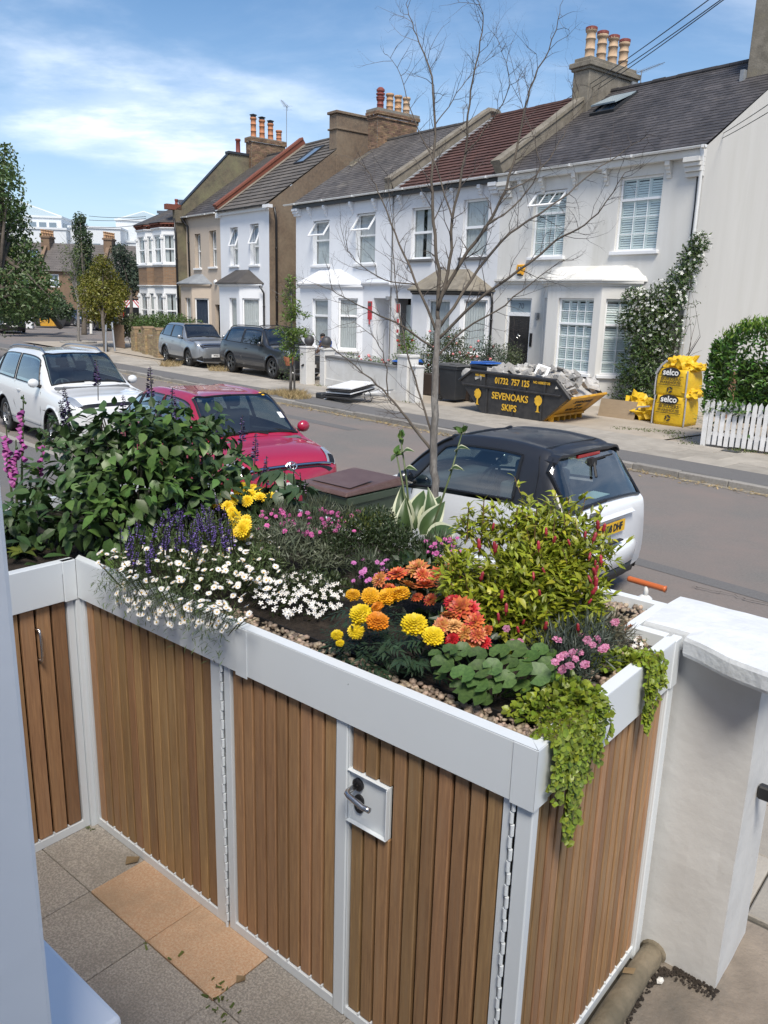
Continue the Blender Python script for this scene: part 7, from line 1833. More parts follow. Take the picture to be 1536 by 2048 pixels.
PT = bush('potted_shrub', 'small round topped shrub in a pot beside the black door', 'shrub', hw(14.5, -1.5, GF), [(0, 0, 1.35, .42, .38, .32), (.25, -.1, 1.2, .3, .3, .22), (-.3, 0, 1.25, .28, .28, .22)], 'leaf_rose', 900, .06, rr7, 1)
q = MB(); q.tube([(0, 0, .3), (.03, 0, 1.2)], .03, 7); q.build('trunk', X['bark_dark'], PT); q = MB(); q.lathe([(.0, 0), (.22, 0), (.30, .42), (.33, .44), (.33, .5), (.28, .5), (.27, .44), (0, .42)], 18, caps=False); q.build('pot', X['render_cream'], PT, smooth=False)
q = MB(); q.box(0, 0, 0, 3.2, .3, .85); q.box(-.03, -.03, .85, 3.23, .33, .92); o = q.build('front_wall', X['wall_white_old'], loc=hw(13.9, -2.1, GF), rz=HANG + pi / 2 * 0); tag(o, 'low white wall behind the skip below the rose bushes', 'wall')
SP = thing('sapling', 'slim street sapling with pale green leaves by the white gate pier', 'tree', hw(11.2, -7.35, GF), HANG)
q = MB(); q.tube([(0, 0, 0), (.02, .02, .6), (.05, .0, 1.3), (.10, 0, 2.2), (.05, 0, 3.3)], [.045, .04, .035, .025, .01], 7); q.tube([(.16, .05, 0), (.14, .05, 1.5)], .03, 6)
for k in range(14): limb(q, (.05, 0, rr7.uniform(1.2, 3.0)), (rr7.uniform(-1, 1), rr7.uniform(-1, 1), .5), rr7.uniform(.3, .75), .012, rr7, 1, 3)
q.build('trunk', X['bark'], SP, smooth=True)
q = MB(); sm = leafmesh('sl', X['leaf_sapling'], 1, .55, .15, .2, 2)
for (x, z, a, c, n_) in ((.05, 3.2, .18, .35, 170), (-.1, 2.8, .28, .28, 200), (.28, 2.55, .26, .25, 170), (.05, 2.3, .36, .25, 260), (-.3, 1.85, .42, .22, 260), (.15, 1.75, .35, .3, 300), (.45, 1.9, .35, .16, 170), (.75, 1.85, .28, .12, 120), (-.1, 1.45, .38, .2, 240), (.2, 1.2, .25, .2, 130), (.8, 2.35, .2, .1, 60)):
 for k in range(n_):
  d = Vector((rr7.gauss(0, 1), rr7.gauss(0, 1), rr7.gauss(0, 1))).normalized() * rr7.uniform(.3, 1.05)
  addmesh(q, sm, orient((x + d.x * a, d.y * a * .8, z + d.z * c), (rr7.gauss(0, 1), rr7.gauss(0, 1), rr7.gauss(-.3, .5)), (rr7.gauss(0, .5), rr7.gauss(0, .5), 1), rr7.uniform(.075, .13)), rr7.random())
q.build('crown', X['leaf_sapling'], SP, kind='stuff')
bb = MB()
for k in range(300): bb.quad(*[Vector((rr7.gauss(0, .16), rr7.gauss(0, .08), 0)) * 0 + p for p in (lambda c, l: (c, c + Vector((l, 0, .01)), c + Vector((l, .01, l)), c + Vector((0, .01, l))))(Vector((rr7.gauss(0, .15), rr7.gauss(0, .12), rr7.uniform(.05, 1.25))), rr7.uniform(.02, .06))], 0, rr7.random())
o = bb.build('dead_foliage', X['leaf_rose'], loc=hw(7.72, -5.35, GF), rz=HANG, kind='stuff'); tag(o, 'dark dead stems and leaves in front of the gate pier', 'plant')
q = MB(); q.lathe([(0, 0), (.12, .0), (.17, .16), (.19, .3), (.16, .3), (0, .26)], 14, caps=False); o = q.build('hanging_pot', X['terracotta'], loc=hw(7.78, -5.25, .62), rz=HANG); tag(o, 'round terracotta pot among dead stems by the gate pier', 'pot')
# --- yellow brick garden wall and its hedge
YW = thing('brick_wall', 'yellow brick front wall with rounded pier tops left of the silver car', 'wall', hw(-10.6, -3.55, 0), HANG - radians(10))
rb = random.Random(6)
c = MB(); c.box(0, 0, 0, 6.3, .24, 1.0); c.build('core', X['mortar'], YW)
q = MB(); bricks(q, 0, 6.3, 0, .24, .05, 1.0, sides='yX', bl=.26, bh=.085, gap=.012, rnd=rb, prood=.012); q.build('brickwork', X['yellow_brick'], YW, kind='stuff')
for (x, w_, h) in ((5.55, .85, 1.32), (3.1, .7, 1.3), (.9, .6, 1.2)):
 c = MB(); c.box(x, -.12, 0, x + w_, .36, h); po = c.build('pier', X['mortar'], YW)
 q = MB(); bricks(q, x, x + w_, -.12, .36, .05, h, sides='yXx', bl=.26, bh=.085, gap=.012, rnd=rb, prood=.012); q.build('brickwork', X['yellow_brick'], po, kind='stuff')
 q = MB(); q.prism([(-.15, 0), (w_ + .03 - .0, 0), (w_ * .85, .07), (w_ * .5, .10), (w_ * .15, .07)], lambda a, b: (x + max(a, -.03), -.15, h + b), lambda a, b: (x + max(a, -.03), .39, h + b)); q.build('cap', X['yellow_brick'], po)
bush('garden_hedge', 'green hedge growing over the yellow brick wall', 'hedge', hw(-8.4, -3.2, GF), [(-1.6, .3, 1.35, 1.0, .6, .42), (.2, .3, 1.5, 1.1, .6, .5), (1.9, .4, 1.5, .9, .6, .45), (2.6, .8, 1.3, .6, .6, .5), (.9, -.55, .9, .3, .22, .4), (-.6, -.3, .85, .3, .22, .35)], 'leaf_hedge', 3600, .13, rr7, 10)
bush('garden_shrub', 'dark dusty shrub at the far end of the yellow brick wall', 'shrub', hw(-12.4, -2.6, GF), [(0, 0, 1.35, 1.3, .7, .45), (1.2, 0, 1.2, .8, .6, .5), (-1.4, 0, 1.0, .8, .6, .5)], 'leaf_rose', 1900, .14, rr7, 6, .006, X['white_petal'])
# --- posts at the far corner
for (nm, lab, px, py, top, r, m_) in (('bollard', 'cream wooden post on the kerb at the far corner', 182, 668, 630, .10, 'render_cream'), ('sign_post', 'grey post in front of the yellow-green tree', 212, 705, 650, .05, 'grey_metal'), ('sign_post', 'leaning grey post right of the yellow-green tree', 230, 703, 645, .05, 'grey_metal'), ('gate_post', 'thin white gate post left of the yellow brick wall', 243, 690, 655, .06, 'trim_white')):
 b = at(px, py, 0); d_ = (b - CAM).dot(_F); t_ = pxd(px + (-6 if 'leaning' in lab else 0), top, d_) - b
 q = MB(); q.tube([(0, 0, 0), tuple(t_)], r, 8); q.lathe([(r * 1.15, 0), (r * 1.15, .12)], 8, tuple(t_ * .75)); o = q.build(nm, X[m_], loc=b); tag(o, lab, 'post')
q = MB();
for k in range(7): q.box(k * .16, 0, .05, k * .16 + .13, .03, 1.25 - .02 * (k % 2))
o = thing('wooden_gate', 'brown wooden gate between the posts and yellow brick wall', 'gate', hw(-13.4, -3.4, 0), HANG)
for k in range(9):
 z = MB(); z.box(k * .16, 0, .05, k * .16 + .14, .03, 1.28); z.build('board', X['far_brick'], o)
z = MB(); z.box(0, .03, .3, 1.44, .06, .4); z.box(0, .03, .95, 1.44, .06, 1.05); z.build('rail', X['far_brick'], o)
# --- covered far skip
FS = thing('far_skip', 'far skip with orange end under a black sheet', 'skip', Vector((-29.9, 72.0, 0)), radians(2))
q = MB(); q.prism([(-1.6, .0 + .9), (-1.1, .05), (1.2, .05), (1.7, .9)], lambda a, b: (a, 0, b), lambda a, b: (a, 1.7, b)); q.build('body', X['skip_black'], FS)
q = MB(); q.box(-.75, -.04, .1, .65, 0, .82); q.build('orange_panel', X['skip_yellow'], FS)
q = MB(); crumple(q, (-.1, .8, 1.0), (1.65, .95, .38), rs7, amp=.3, freq=1.6, flat=.6); q.build('sheet', X['panel_dark'], FS)
for k, (px, w_) in enumerate(((50, .55), (59, .55))):
 B = pxd(px, 640, 66); wheelie('white_bin', ['pale bin left of two by the timber hoarding', 'pale bin right of two by the timber hoarding'][k], Vector((B.x, B.y, 0)), .2, 'trim_white', 'trim_white', h=1.1, group='pale bins at the far corner')
# --- person in a blue shirt bending by the wall
PE = thing('person', 'person in a blue shirt and pale vest bending down behind the white pier', 'person', hw(8.42, -4.05, GF), HANG)
def skin_chain(name, m, par, verts, edges, rad, sub=2):
 me = D.meshes.new(name); me.from_pydata(verts, edges, []); o = D.objects.new(name, me); COL.objects.link(o); o.parent = par
 sk_ = o.modifiers.new('skin', 'SKIN'); sk_.use_smooth_shade = True
 for i, r in enumerate(rad): me.skin_vertices[0].data[i].radius = (r, r)
 me.skin_vertices[0].data[0].use_root = True
 sb = o.modifiers.new('sub', 'SUBSURF'); sb.levels = sub; sb.render_levels = sub
 dg = bpy.context.evaluated_depsgraph_get(); m2 = D.meshes.new_from_object(o.evaluated_get(dg)); D.objects.remove(o); m2.materials.clear(); m2.materials.append(m)
 return link(name, m2, par)
V = [(0, 0, .95), (-.02, 0, 1.10), (-.10, 0, 1.30), (-.17, 0, 1.42), (-.27, 0, 1.50), (-.38, 0, 1.54), (-.40, 0, 1.58), (.02, .10, .92), (-.05, .12, .50), (.06, .12, .08), (-.06, .12, .03), (.02, -.10, .92), (-.05, -.12, .50), (.06, -.12, .08), (-.06, -.12, .03), (-.16, .19, 1.38), (-.24, .22, 1.12), (-.42, .18, .98), (-.50, .16, .96), (-.16, -.19, 1.38), (-.26, -.22, 1.12), (-.44, -.18, 1.02), (-.52, -.16, 1.0)]
E_ = [(0, 1), (1, 2), (2, 3), (3, 4), (4, 5), (5, 6), (0, 7), (7, 8), (8, 9), (9, 10), (0, 11), (11, 12), (12, 13), (13, 14), (3, 15), (15, 16), (16, 17), (17, 18), (3, 19), (19, 20), (20, 21), (21, 22)]
R_ = [.13, .13, .15, .12, .06, .085, .07, .10, .07, .05, .045, .10, .07, .05, .045, .065, .05, .04, .035, .065, .05, .04, .035]
skin_chain('body', X['skin'], PE, V, E_, R_)
skin_chain('shirt', X['shirt'], PE, [(0, 0, 1.0), (-.02, 0, 1.12), (-.10, 0, 1.30), (-.165, 0, 1.41), (-.16, .19, 1.38), (-.20, .205, 1.24), (-.16, -.19, 1.38), (-.21, -.205, 1.24)], [(0, 1), (1, 2), (2, 3), (3, 4), (4, 5), (3, 6), (6, 7)], [.15, .15, .17, .135, .08, .07, .08, .07])
skin_chain('vest', X['vest'], PE, [(-.02, 0, 1.14), (-.11, 0, 1.30), (-.155, 0, 1.38)], [(0, 1), (1, 2)], [.158, .178, .13])
skin_chain('trousers', X['trouser'], PE, [(0, 0, .96), (.02, .10, .90), (-.05, .12, .50), (.05, .12, .12), (.02, -.10, .90), (-.05, -.12, .50), (.05, -.12, .12)], [(0, 1), (1, 2), (2, 3), (0, 4), (4, 5), (5, 6)], [.15, .115, .085, .07, .115, .085, .07])
q = MB(); q.blob((-.36, 0, 1.60), (.095, .085, .075), sub=2, j=.04); q.build('hair', X['hair'], PE, smooth=True)
# ------------------------------------------------------------------ bin store with a planted roof, gate pillar
BS = thing('bin_store', 'white framed bin store with hardwood slat doors and a planted roof tray', 'bin store', pw(0, 0, 0), PANG)
ZB, ZF, ZT = .30, 1.456, 1.636
def part(name, bx, m, par=BS, bevel=.0025):
 q = MB()
 for b in bx: q.box(*b)
 return q.build(name, X[m], par, bevel=bevel)
FT = .042
# fascia boards (with the cover strips over their joints), rims on top
part('fascia_board', [(-2.288, 0, ZF, -1.182, .03, ZT)], 'metal_white'); part('fascia_board', [(-1.180, 0, ZF, -.073, .03, ZT)], 'metal_white')
part('joint_cover', [(-1.213, -.003, ZF - .008, -1.150, 0, ZT)], 'metal_white'); part('corner_cover', [(-.072, -.003, ZF - .004, .003, 0, ZT + .001), (.0, -.003, ZF - .004, .003, .075, ZT + .001)], 'metal_white')
part('fascia_board', [(-.03, .076, ZF, 0, .962, ZT)], 'metal_white'); part('corner_cover', [(-.03, .963, ZF - .004, .003, 1.022, ZT + .001)], 'metal_white')
part('fascia_board', [(-2.318, -1.6, ZF, -2.288, -.062, ZT)], 'metal_white'); part('corner_cover', [(-2.318, -.060, ZF - .004, -2.285, 0.0, ZT + .001)], 'metal_white')
q = MB()
T2 = ZT + .0015
q.add([(0, 0, ZT), (-FT, FT, ZT), (-2.288 - FT, FT, ZT), (-2.288, 0, ZT), (0, 0, T2), (-FT, FT, T2), (-2.288 - FT, FT, T2), (-2.288, 0, T2), (-FT, FT, 1.57), (-2.33, FT, 1.57)], [(4, 5, 6, 7), (5, 8, 9, 6)])
q.build('rim', X['metal_white'], BS)
q = MB(); q.add([(0.001, 0.001, T2), (0.001, 1.02, T2), (-FT, 1.02 - FT, T2), (-FT, FT, T2), (-FT, 1.02 - FT, 1.57), (-FT, FT, 1.57)], [(0, 1, 2, 3), (3, 2, 4, 5)]); q.build('rim', X['metal_white'], BS)
q = MB(); q.box(-.155, .978, 1.56, -.043, 1.018, T2); q.build('rim', X['metal_white'], BS, bevel=.002)
q = MB(); q.box(-.197, .978, 1.56, -.157, 1.29, T2); q.build('rim', X['metal_white'], BS, bevel=.002)
q = MB(); q.box(-3.4, 1.272, 1.56, -.157, 1.312, T2 - .001); q.build('rim', X['metal_white'], BS, bevel=.002)
q = MB(); q.box(-2.33, -1.6, 1.58, -2.289, -.002, T2 - .0005); q.build('rim', X['metal_white'], BS, bevel=.002)
q = MB(); q.box(-3.4, 1.28, .28, -.2, 1.31, 1.56); q.box(-3.42, -1.6, .28, -3.38, 1.3, T2); q.build('back_panel', X['metal_white'], BS)
# posts
part('post', [(-.056, .012, .28, -.004, .046, ZF)], 'metal_white', bevel=.004); part('post', [(-.728, .010, ZB, -.677, .04, ZF)], 'metal_white', bevel=.004)
part('post', [(-2.312, -.010, .28, -2.288, .040, ZF)], 'metal_white', bevel=.002)
part('post', [(-.04, .965, .28, -.004, 1.018, ZF)], 'metal_white', bevel=.004)
q = MB(); q.box(-2.28, .06, .27, -.03, .08, ZF); q.box(-.085, .045, .27, -.06, 1.0, ZF); q.box(-2.36, -1.6, .27, -2.345, .0, ZF); q.build('gap_shade_sheet', X['void'], BS)  # near-black sheets behind the slats, painted shade for the gaps
rw = random.Random(50)
def door(u0, u1, s0, s1, n, M0=ID, hinge=None, z0=.343, z1=1.447, cut=None):
 """a framed door; slats between s0 and s1; M0 turns it for the end and the left arm"""
 q = MB(); y0, y1 = .014, .044
 q.box(u0, y0, ZB, s0 - .002, y1, ZF - .003); q.box(s1 + .002, y0, ZB, u1, y1, ZF - .003); q.box(s0 - .002, y0, ZB, s1 + .002, y1, z0 - .003); q.box(s0 - .002, y0 + .004, z1 + .003, s1 + .002, y1, ZF - .004)
 d = q.build('door', X['metal_white'], BS, bevel=.003); d.matrix_local = M0
 p = (s1 - s0) / n
 q = MB(); q.box(.0052, .020, z0, p - .0052, .040, z1); first = q.build('slat', X['wood'], d, bevel=.003)
 k0 = True
 mes = {}
 for k in range(n):
  cuts = [(z0, z1)]
  if cut and k < cut[0]: cuts = [(z0, cut[1]), (cut[2], z1)]
  for (a, b) in cuts:
   if (a, b) == (z0, z1): me = first.data
   else:
    if (a, b) not in mes:
     q = MB(); q.box(.0052, .020, a, p - .0052, .040, b); t_ = q.build('slat', X['wood'], d, bevel=.003); mes[a, b] = t_.data; D.objects.remove(t_)
    me = mes[a, b]
   if me is first.data and k0: o = first; k0 = False
   else:
    o = D.objects.new('slat', me); COL.objects.link(o); o.parent = d; bv = o.modifiers.new('bevel', 'BEVEL'); bv.width = .003; bv.segments = 1; bv.limit_method = 'ANGLE'
   o.location = (s0 + p * k, rw.uniform(-.0015, .0015), 0)
 q = MB()
 for k in range(1, n):
  x = s0 + p * k; q.box(x - .003, y0 + .001, z0 - .006, x + .003, y0 + .012, z0 + .007)
 q.build('spacer', X['metal_white'], d, kind='stuff')
 if hinge is not None:
  q = MB(); z = ZB - .01; k = 0
  while z < ZF - .03:
   q.tube([(hinge + (.004 if k % 2 else 0), y0 - .004, z + .002), (hinge + (.004 if k % 2 else 0), y0 - .004, z + .036)], .0062, 8); z += .039; k += 1
  q.build('piano_hinge', X['metal_white'], d)
 return d
door(-2.286, -1.326, -2.262, -1.380, 15); d2 = door(-1.300, -.730, -1.264, -.732, 9, hinge=-1.313); d3 = door(-.675, -.076, -.668, -.100, 10, hinge=-.067, cut=(3, 1.10, 1.292))
ME_ = Matrix(((0, -1, 0, 0), (1, 0, 0, 0), (0, 0, 1, 0), (0, 0, 0, 1)))
door(.040, .968, .046, .962, 19, ME_)
ML_ = Matrix(((0, -1, 0, -2.290), (1, 0, 0, 0), (0, 0, 1, 0), (0, 0, 0, 1)))
dl = door(-.78, -.012, -.752, -.045, 10, ML_); door(-1.56, -.79, -1.53, -.82, 10, ML_)
q = MB();
for z in (1.22, 1.36): q.tube([(-.188, .022, z), (-.188, -.006, z)], .006, 8)
q.tube([(-.188, -.006, 1.215), (-.188, -.012, 1.24), (-.188, -.014, 1.29), (-.188, -.012, 1.34), (-.188, -.006, 1.365)], .006, 8); q.build('pull_handle', X['steel'], dl, smooth=True)
q = MB(); q.box(-.674, .022, 1.102, -.504, .034, 1.291)
q.box(-.674, .004, 1.102, -.504, .021, 1.106); q.box(-.508, .004, 1.106, -.504, .021, 1.287); q.box(-.674, .008, 1.287, -.504, .021, 1.291)
hp = q.build('lock_plate', X['metal_white'], d3, bevel=.0015)
q = MB(); Mx = Matrix.Rotation(pi / 2, 4, 'X')
q.lathe([(.022, 0), (.022, .008), (.017, .010), (0, .010)], 20, M=Matrix.Translation((-.634, .022, 1.246)) @ Mx, caps=False); q.build('rose', X['black_iron'], hp, smooth=False)
q = MB(); q.prism([(-.019 * cos(a) * 1.0, .019 * sin(a) + (.014 if sin(a) > 0 else -.014)) for a in [2 * pi * k / 20 for k in range(20)]], lambda a, b: (-.628 + a, .015, 1.178 + b), lambda a, b: (-.628 + a, .022, 1.178 + b)); es = q.build('escutcheon', X['black_iron'], hp)
q = MB(); q.lathe([(.008, 0), (.008, .004), (0, .004)], 14, M=Matrix.Translation((-.628, .0145, 1.182)) @ Mx, caps=False); q.box(-.6305, .0115, 1.162, -.6255, .015, 1.182); q.build('keyhole', X['steel'], hp)
q = MB(); q.tube([(-.634, .014, 1.246), (-.634, -.030, 1.246), (-.630, -.040, 1.245), (-.620, -.044, 1.243), (-.560, -.044, 1.228), (-.548, -.040, 1.226), (-.535, -.040, 1.226)], [.0095] * 7, 12); q.build('lever', X['steel'], hp, smooth=True)
# tray: soil, edging, pebbles
SZ = 1.600
q = MB(); rq = random.Random(12)
nx, ny = 70, 34
g = [(-3.38 + 3.34 * i / nx, .03 + 1.245 * j / ny) for j in range(ny + 1) for i in range(nx + 1)]
vs = [(x, y, SZ - .012 + .02 * noise.noise(Vector((x * 6, y * 6, 1))) + .008 * noise.noise(Vector((x * 25, y * 25, 3)))) for x, y in g]
fs = []
for j in range(ny):
 for i in range(nx):
  a = j * (nx + 1) + i; cx, cy = (vs[a][0] + vs[a + 1][0]) / 2, (vs[a][1] + vs[a + nx + 1][1]) / 2
  if cx > -.18 and cy > .99: continue
  fs.append((a, a + 1, a + nx + 2, a + nx + 1))
q.add(vs, fs); q.add([(-3.38, -1.6, SZ - .012), (-2.33, -1.6, SZ - .012), (-2.33, .05, SZ - .012), (-3.38, .05, SZ - .012)], [(0, 1, 2, 3)])
tray = q.build('planting_tray', X['soil'], BS, smooth=True)
q = MB()
for (a, b) in (((-1.95, .150), (-.14, .150)), ((-.14, .150), (-.14, .92)), ((-1.2, 1.18), (-.24, 1.18))):
 q.add([(a[0], a[1], SZ - .02), (b[0], b[1], SZ - .02), (b[0], b[1], SZ + .012), (a[0], a[1], SZ + .012), (a[0] + .004, a[1] + .004, SZ - .02), (b[0] + .004, b[1] + .004, SZ - .02), (b[0] + .004, b[1] + .004, SZ + .012), (a[0] + .004, a[1] + .004, SZ + .012)], [(0, 1, 2, 3), (4, 7, 6, 5), (3, 2, 6, 7)])
q.build('edging_strip', X['black_plastic'], BS)
pshapes = []
for k in range(6):
 me = D.meshes.new('pebble'); r = random.Random(k); j = [(1, .75, .55), (1, .9, .5), (1, .6, .5), (.9, .8, .7), (1, .7, .4), (.8, .8, .6)][k]
 me.from_pydata([tuple(Vector((p[0] * j[0], p[1] * j[1], p[2] * j[2])) * (1 + r.uniform(-.12, .12))) for p in ICO[0][0]], [], ICO[0][1]); me.materials.append(X['pebble']); me.polygons.foreach_set('use_smooth', [True] * len(me.polygons)); pshapes.append(me)
pp = []
for _ in range(620): pp.append((rq.uniform(-1.5, -.045), .048 + .095 * rq.random()))
for _ in range(260): pp.append((-.048 - .088 * rq.random(), rq.uniform(.05, .97)))
for _ in range(240): pp.append((rq.uniform(-1.0, -.21), 1.19 + .075 * rq.random()))
for _ in range(190): pp.append((-.21 - abs(rq.gauss(0, .12)), .55 + .65 * rq.random()))
pp = [(u, n, (u - .866) ** 2 + (n + 1.7) ** 2) for u, n in pp if not (u > -.2 and n > .97)]
pp.sort(key=lambda a: a[2])
qs = MB()
for i, (u, n, d_) in enumerate(pp):
 s_ = rq.uniform(.0085, .017); Mx = Matrix.Translation((u, n, SZ + rq.uniform(.0, .012))) @ Euler((rq.uniform(-.5, .5), rq.uniform(-.5, .5), rq.uniform(0, 6.28))).to_matrix().to_4x4() @ Matrix.Scale(s_, 4)
 if i < 290: inst('pebble', rq.choice(pshapes), tray, Mx)
 else: addmesh(qs, rq.choice(pshapes), Mx, rq.random())
qs.build('gravel', X['pebble_t'], tray, kind='stuff', smooth=True)
# gate pillar and its coping, latch, stone edging
GPL = thing('gate_pillar', 'white masonry gate pillar with a broad worn coping beside the bin store', 'pillar', pw(0, 0, 0), PANG)
q = MB(); nz_ = 14
def wob(x, y, z): return Vector((x, y, z)) + Vector((.004 * noise.noise(Vector((x * 9, y * 9, z * 5))), .004 * noise.noise(Vector((x * 9 + 5, y * 9, z * 5))), 0))
ring = []
for k in range(9): ring.append((-.15 + .432 * k / 8, 1.046))
for k in range(1, 8): ring.append((.282, 1.046 + .376 * k / 7))
for k in range(1, 9): ring.append((.282 - .432 * k / 8, 1.422))
rows = [[tuple(wob(x, y, .1 + (1.575 - .1) * j / nz_)) for x, y in ring] for j in range(nz_ + 1)]; n_ = len(ring)
q.add([p for r in rows for p in r], [(j * n_ + k, j * n_ + (k + 1) % n_, (j + 1) * n_ + (k + 1) % n_, (j + 1) * n_ + k) for j in range(nz_) for k in range(n_)]); q.build('shaft', X['pillar'], GPL)
cap = [(.025, .985), (.20, .915), (.37, .865), (.41, 1.38), (-.148, 1.392), (-.155, 1.24), (-.148, 1.032), (.022, 1.034)]
q = MB(); z0, z1 = 1.580, 1.652
def loop(sc, z, jit):
 o = []
 for i in range(len(cap)):
  a, b = Vector(cap[i]), Vector(cap[(i + 1) % len(cap)]); m_ = max(1, int((b - a).length / .05))
  for k in range(m_):
   p = a.lerp(b, k / m_); c = Vector((.12, 1.15)); p = c + (p - c) * sc; o.append((p.x + jit * noise.noise(Vector((p.x * 13, p.y * 13, z * 9))), p.y + jit * noise.noise(Vector((p.x * 13 + 9, p.y * 13, z * 9))), z + jit * noise.noise(Vector((p.x * 7, p.y * 7, 2)))))
 return o
ls = [loop(.86, z0 - .01, .004), loop(.985, z0, .005), loop(1, z0 + .012, .006), loop(1, z1 - .014, .006), loop(.975, z1, .004), loop(.6, z1 + .006, .003)]
n_ = len(ls[0]); vs = [p for l in ls for p in l] + [(.12, 1.15, z1 + .008)]
fs = [(j * n_ + k, j * n_ + (k + 1) % n_, (j + 1) * n_ + (k + 1) % n_, (j + 1) * n_ + k) for j in range(5) for k in range(n_)] + [(5 * n_ + k, 5 * n_ + (k + 1) % n_, 6 * n_) for k in range(n_)] + [tuple(range(n_ - 1, -1, -1))]
q.add(vs, fs); q.build('coping', X['pillar_cap'], GPL)
q = MB(); q.box(.285, 1.20, 1.02, .335, 1.235, 1.075); q.box(.33, 1.195, 1.03, .40, 1.225, 1.06); q.build('latch', X['black_iron'], GPL, bevel=.006)
q = MB(); rp = random.Random(4); pts = [(.040 + .003 * rp.uniform(-1, 1), -.6 + 1.66 * k / 24, .295 + .003 * rp.uniform(-1, 1)) for k in range(25)]
q.tube(pts, [.046 + rp.uniform(-.003, .003) for _ in pts], 14); q.tube([(.04, 1.035, .295), (.04, 1.055, .295)], .052, 14); o = q.build('stone_edging', X['pipe_stone'], loc=pw(0, 0, 0), rz=PANG, smooth=True); tag(o, 'mossy round stone edging along the foot of the slatted end panel', 'edging')
q = MB()
for _ in range(330):
 u = .10 + rp.random() ** 1.5 * .20; n = 1.04 - abs(rp.gauss(0, .025)) - (.03 if u < .13 else 0); l = rp.uniform(.002, .006); c = Vector((u, n, .285)); q.blob(tuple(c), (l, l, l * .6), t=rp.random(), j=.3, sub=0)
for _ in range(70): c = (.088 + rp.uniform(-.006, .015), rp.uniform(.55, 1.0), .283); l = rp.uniform(.003, .009); q.blob(c, (l, l, l * .6), t=rp.random(), j=.3, sub=0)
o = q.build('dirt', X['soil'], loc=pw(0, 0, 0), rz=PANG, kind='stuff'); tag(o, 'dark dirt and crumbs gathered at the foot of the pillar', 'dirt')
q = MB(); q.blob((0, 0, 0), (.014, .018, .010), sub=0, j=.3); o = q.build('pale_stone', X['render_cream'], loc=pw(.115, .93, .292), rz=PANG); tag(o, 'small pale stone chip on the ground between edging and pillar', 'stone')
q = MB(); q.add([(-.02, -.01, 0), (.02, -.012, .004), (.03, .01, .012), (-.01, .014, .004)], [(0, 1, 2, 3)]); o = q.build('fallen_leaf', X['dry_grass'], loc=pw(.022, .83, .345), rz=PANG + .5); tag(o, 'yellow fallen leaf on the stone edging', 'leaf')
for (px, py, lab, sc) in ((262, 1722, 'dry tan leaf at the foot of the doors on the patio', 1.3), (480, 1960, 'small yellow leaf at the edge of the pink tile', .8)):
 q = MB(); q.add([(-.02 * sc, -.012 * sc, 0), (.02 * sc, -.016 * sc, .006), (.03 * sc, .012 * sc, .002), (-.012 * sc, .018 * sc, .012)], [(0, 1, 2, 3)]); o = q.build('fallen_leaf', X['dry_grass'], loc=at(px, py, .305), rz=.4); tag(o, lab, 'leaf')
# orange T handle and green wheelie bin behind the store
hd = at(1290, 1200, 1.60); dH = (hd - CAM).dot(_F) + .25
HT = thing('handle', 'orange T shaped grip on a white stem behind the bin store', 'handle', pxd(1290, 1195, dH), PANG - .05)
q = MB(); q.tube([(0, 0, -1.4), (0, 0, .0)], .016, 8); q.lathe([(.03, -.02), (.032, 0), (.015, .012)], 12); q.tube([(0, 0, 0), (.004, 0, .058)], .011, 8); q.build('stem', X['white_plastic'], HT, smooth=True)
q = MB(); q.tube([(-.088, 0, .066), (-.08, 0, .066), (.08, 0, .062), (.088, 0, .062)], [.012, .0135, .0135, .016], 12); q.build('grip', X['orange'], HT, smooth=True)
gb = at(704, 968, 1.12)
wheelie('wheelie_bin', 'dark green wheelie bin with a brown lid behind the planted tray', Vector((gb.x, gb.y, .10)), PANG + radians(-2), 'bin_green', 'bin_brown', h=1.0, w_=.60, d=.72)
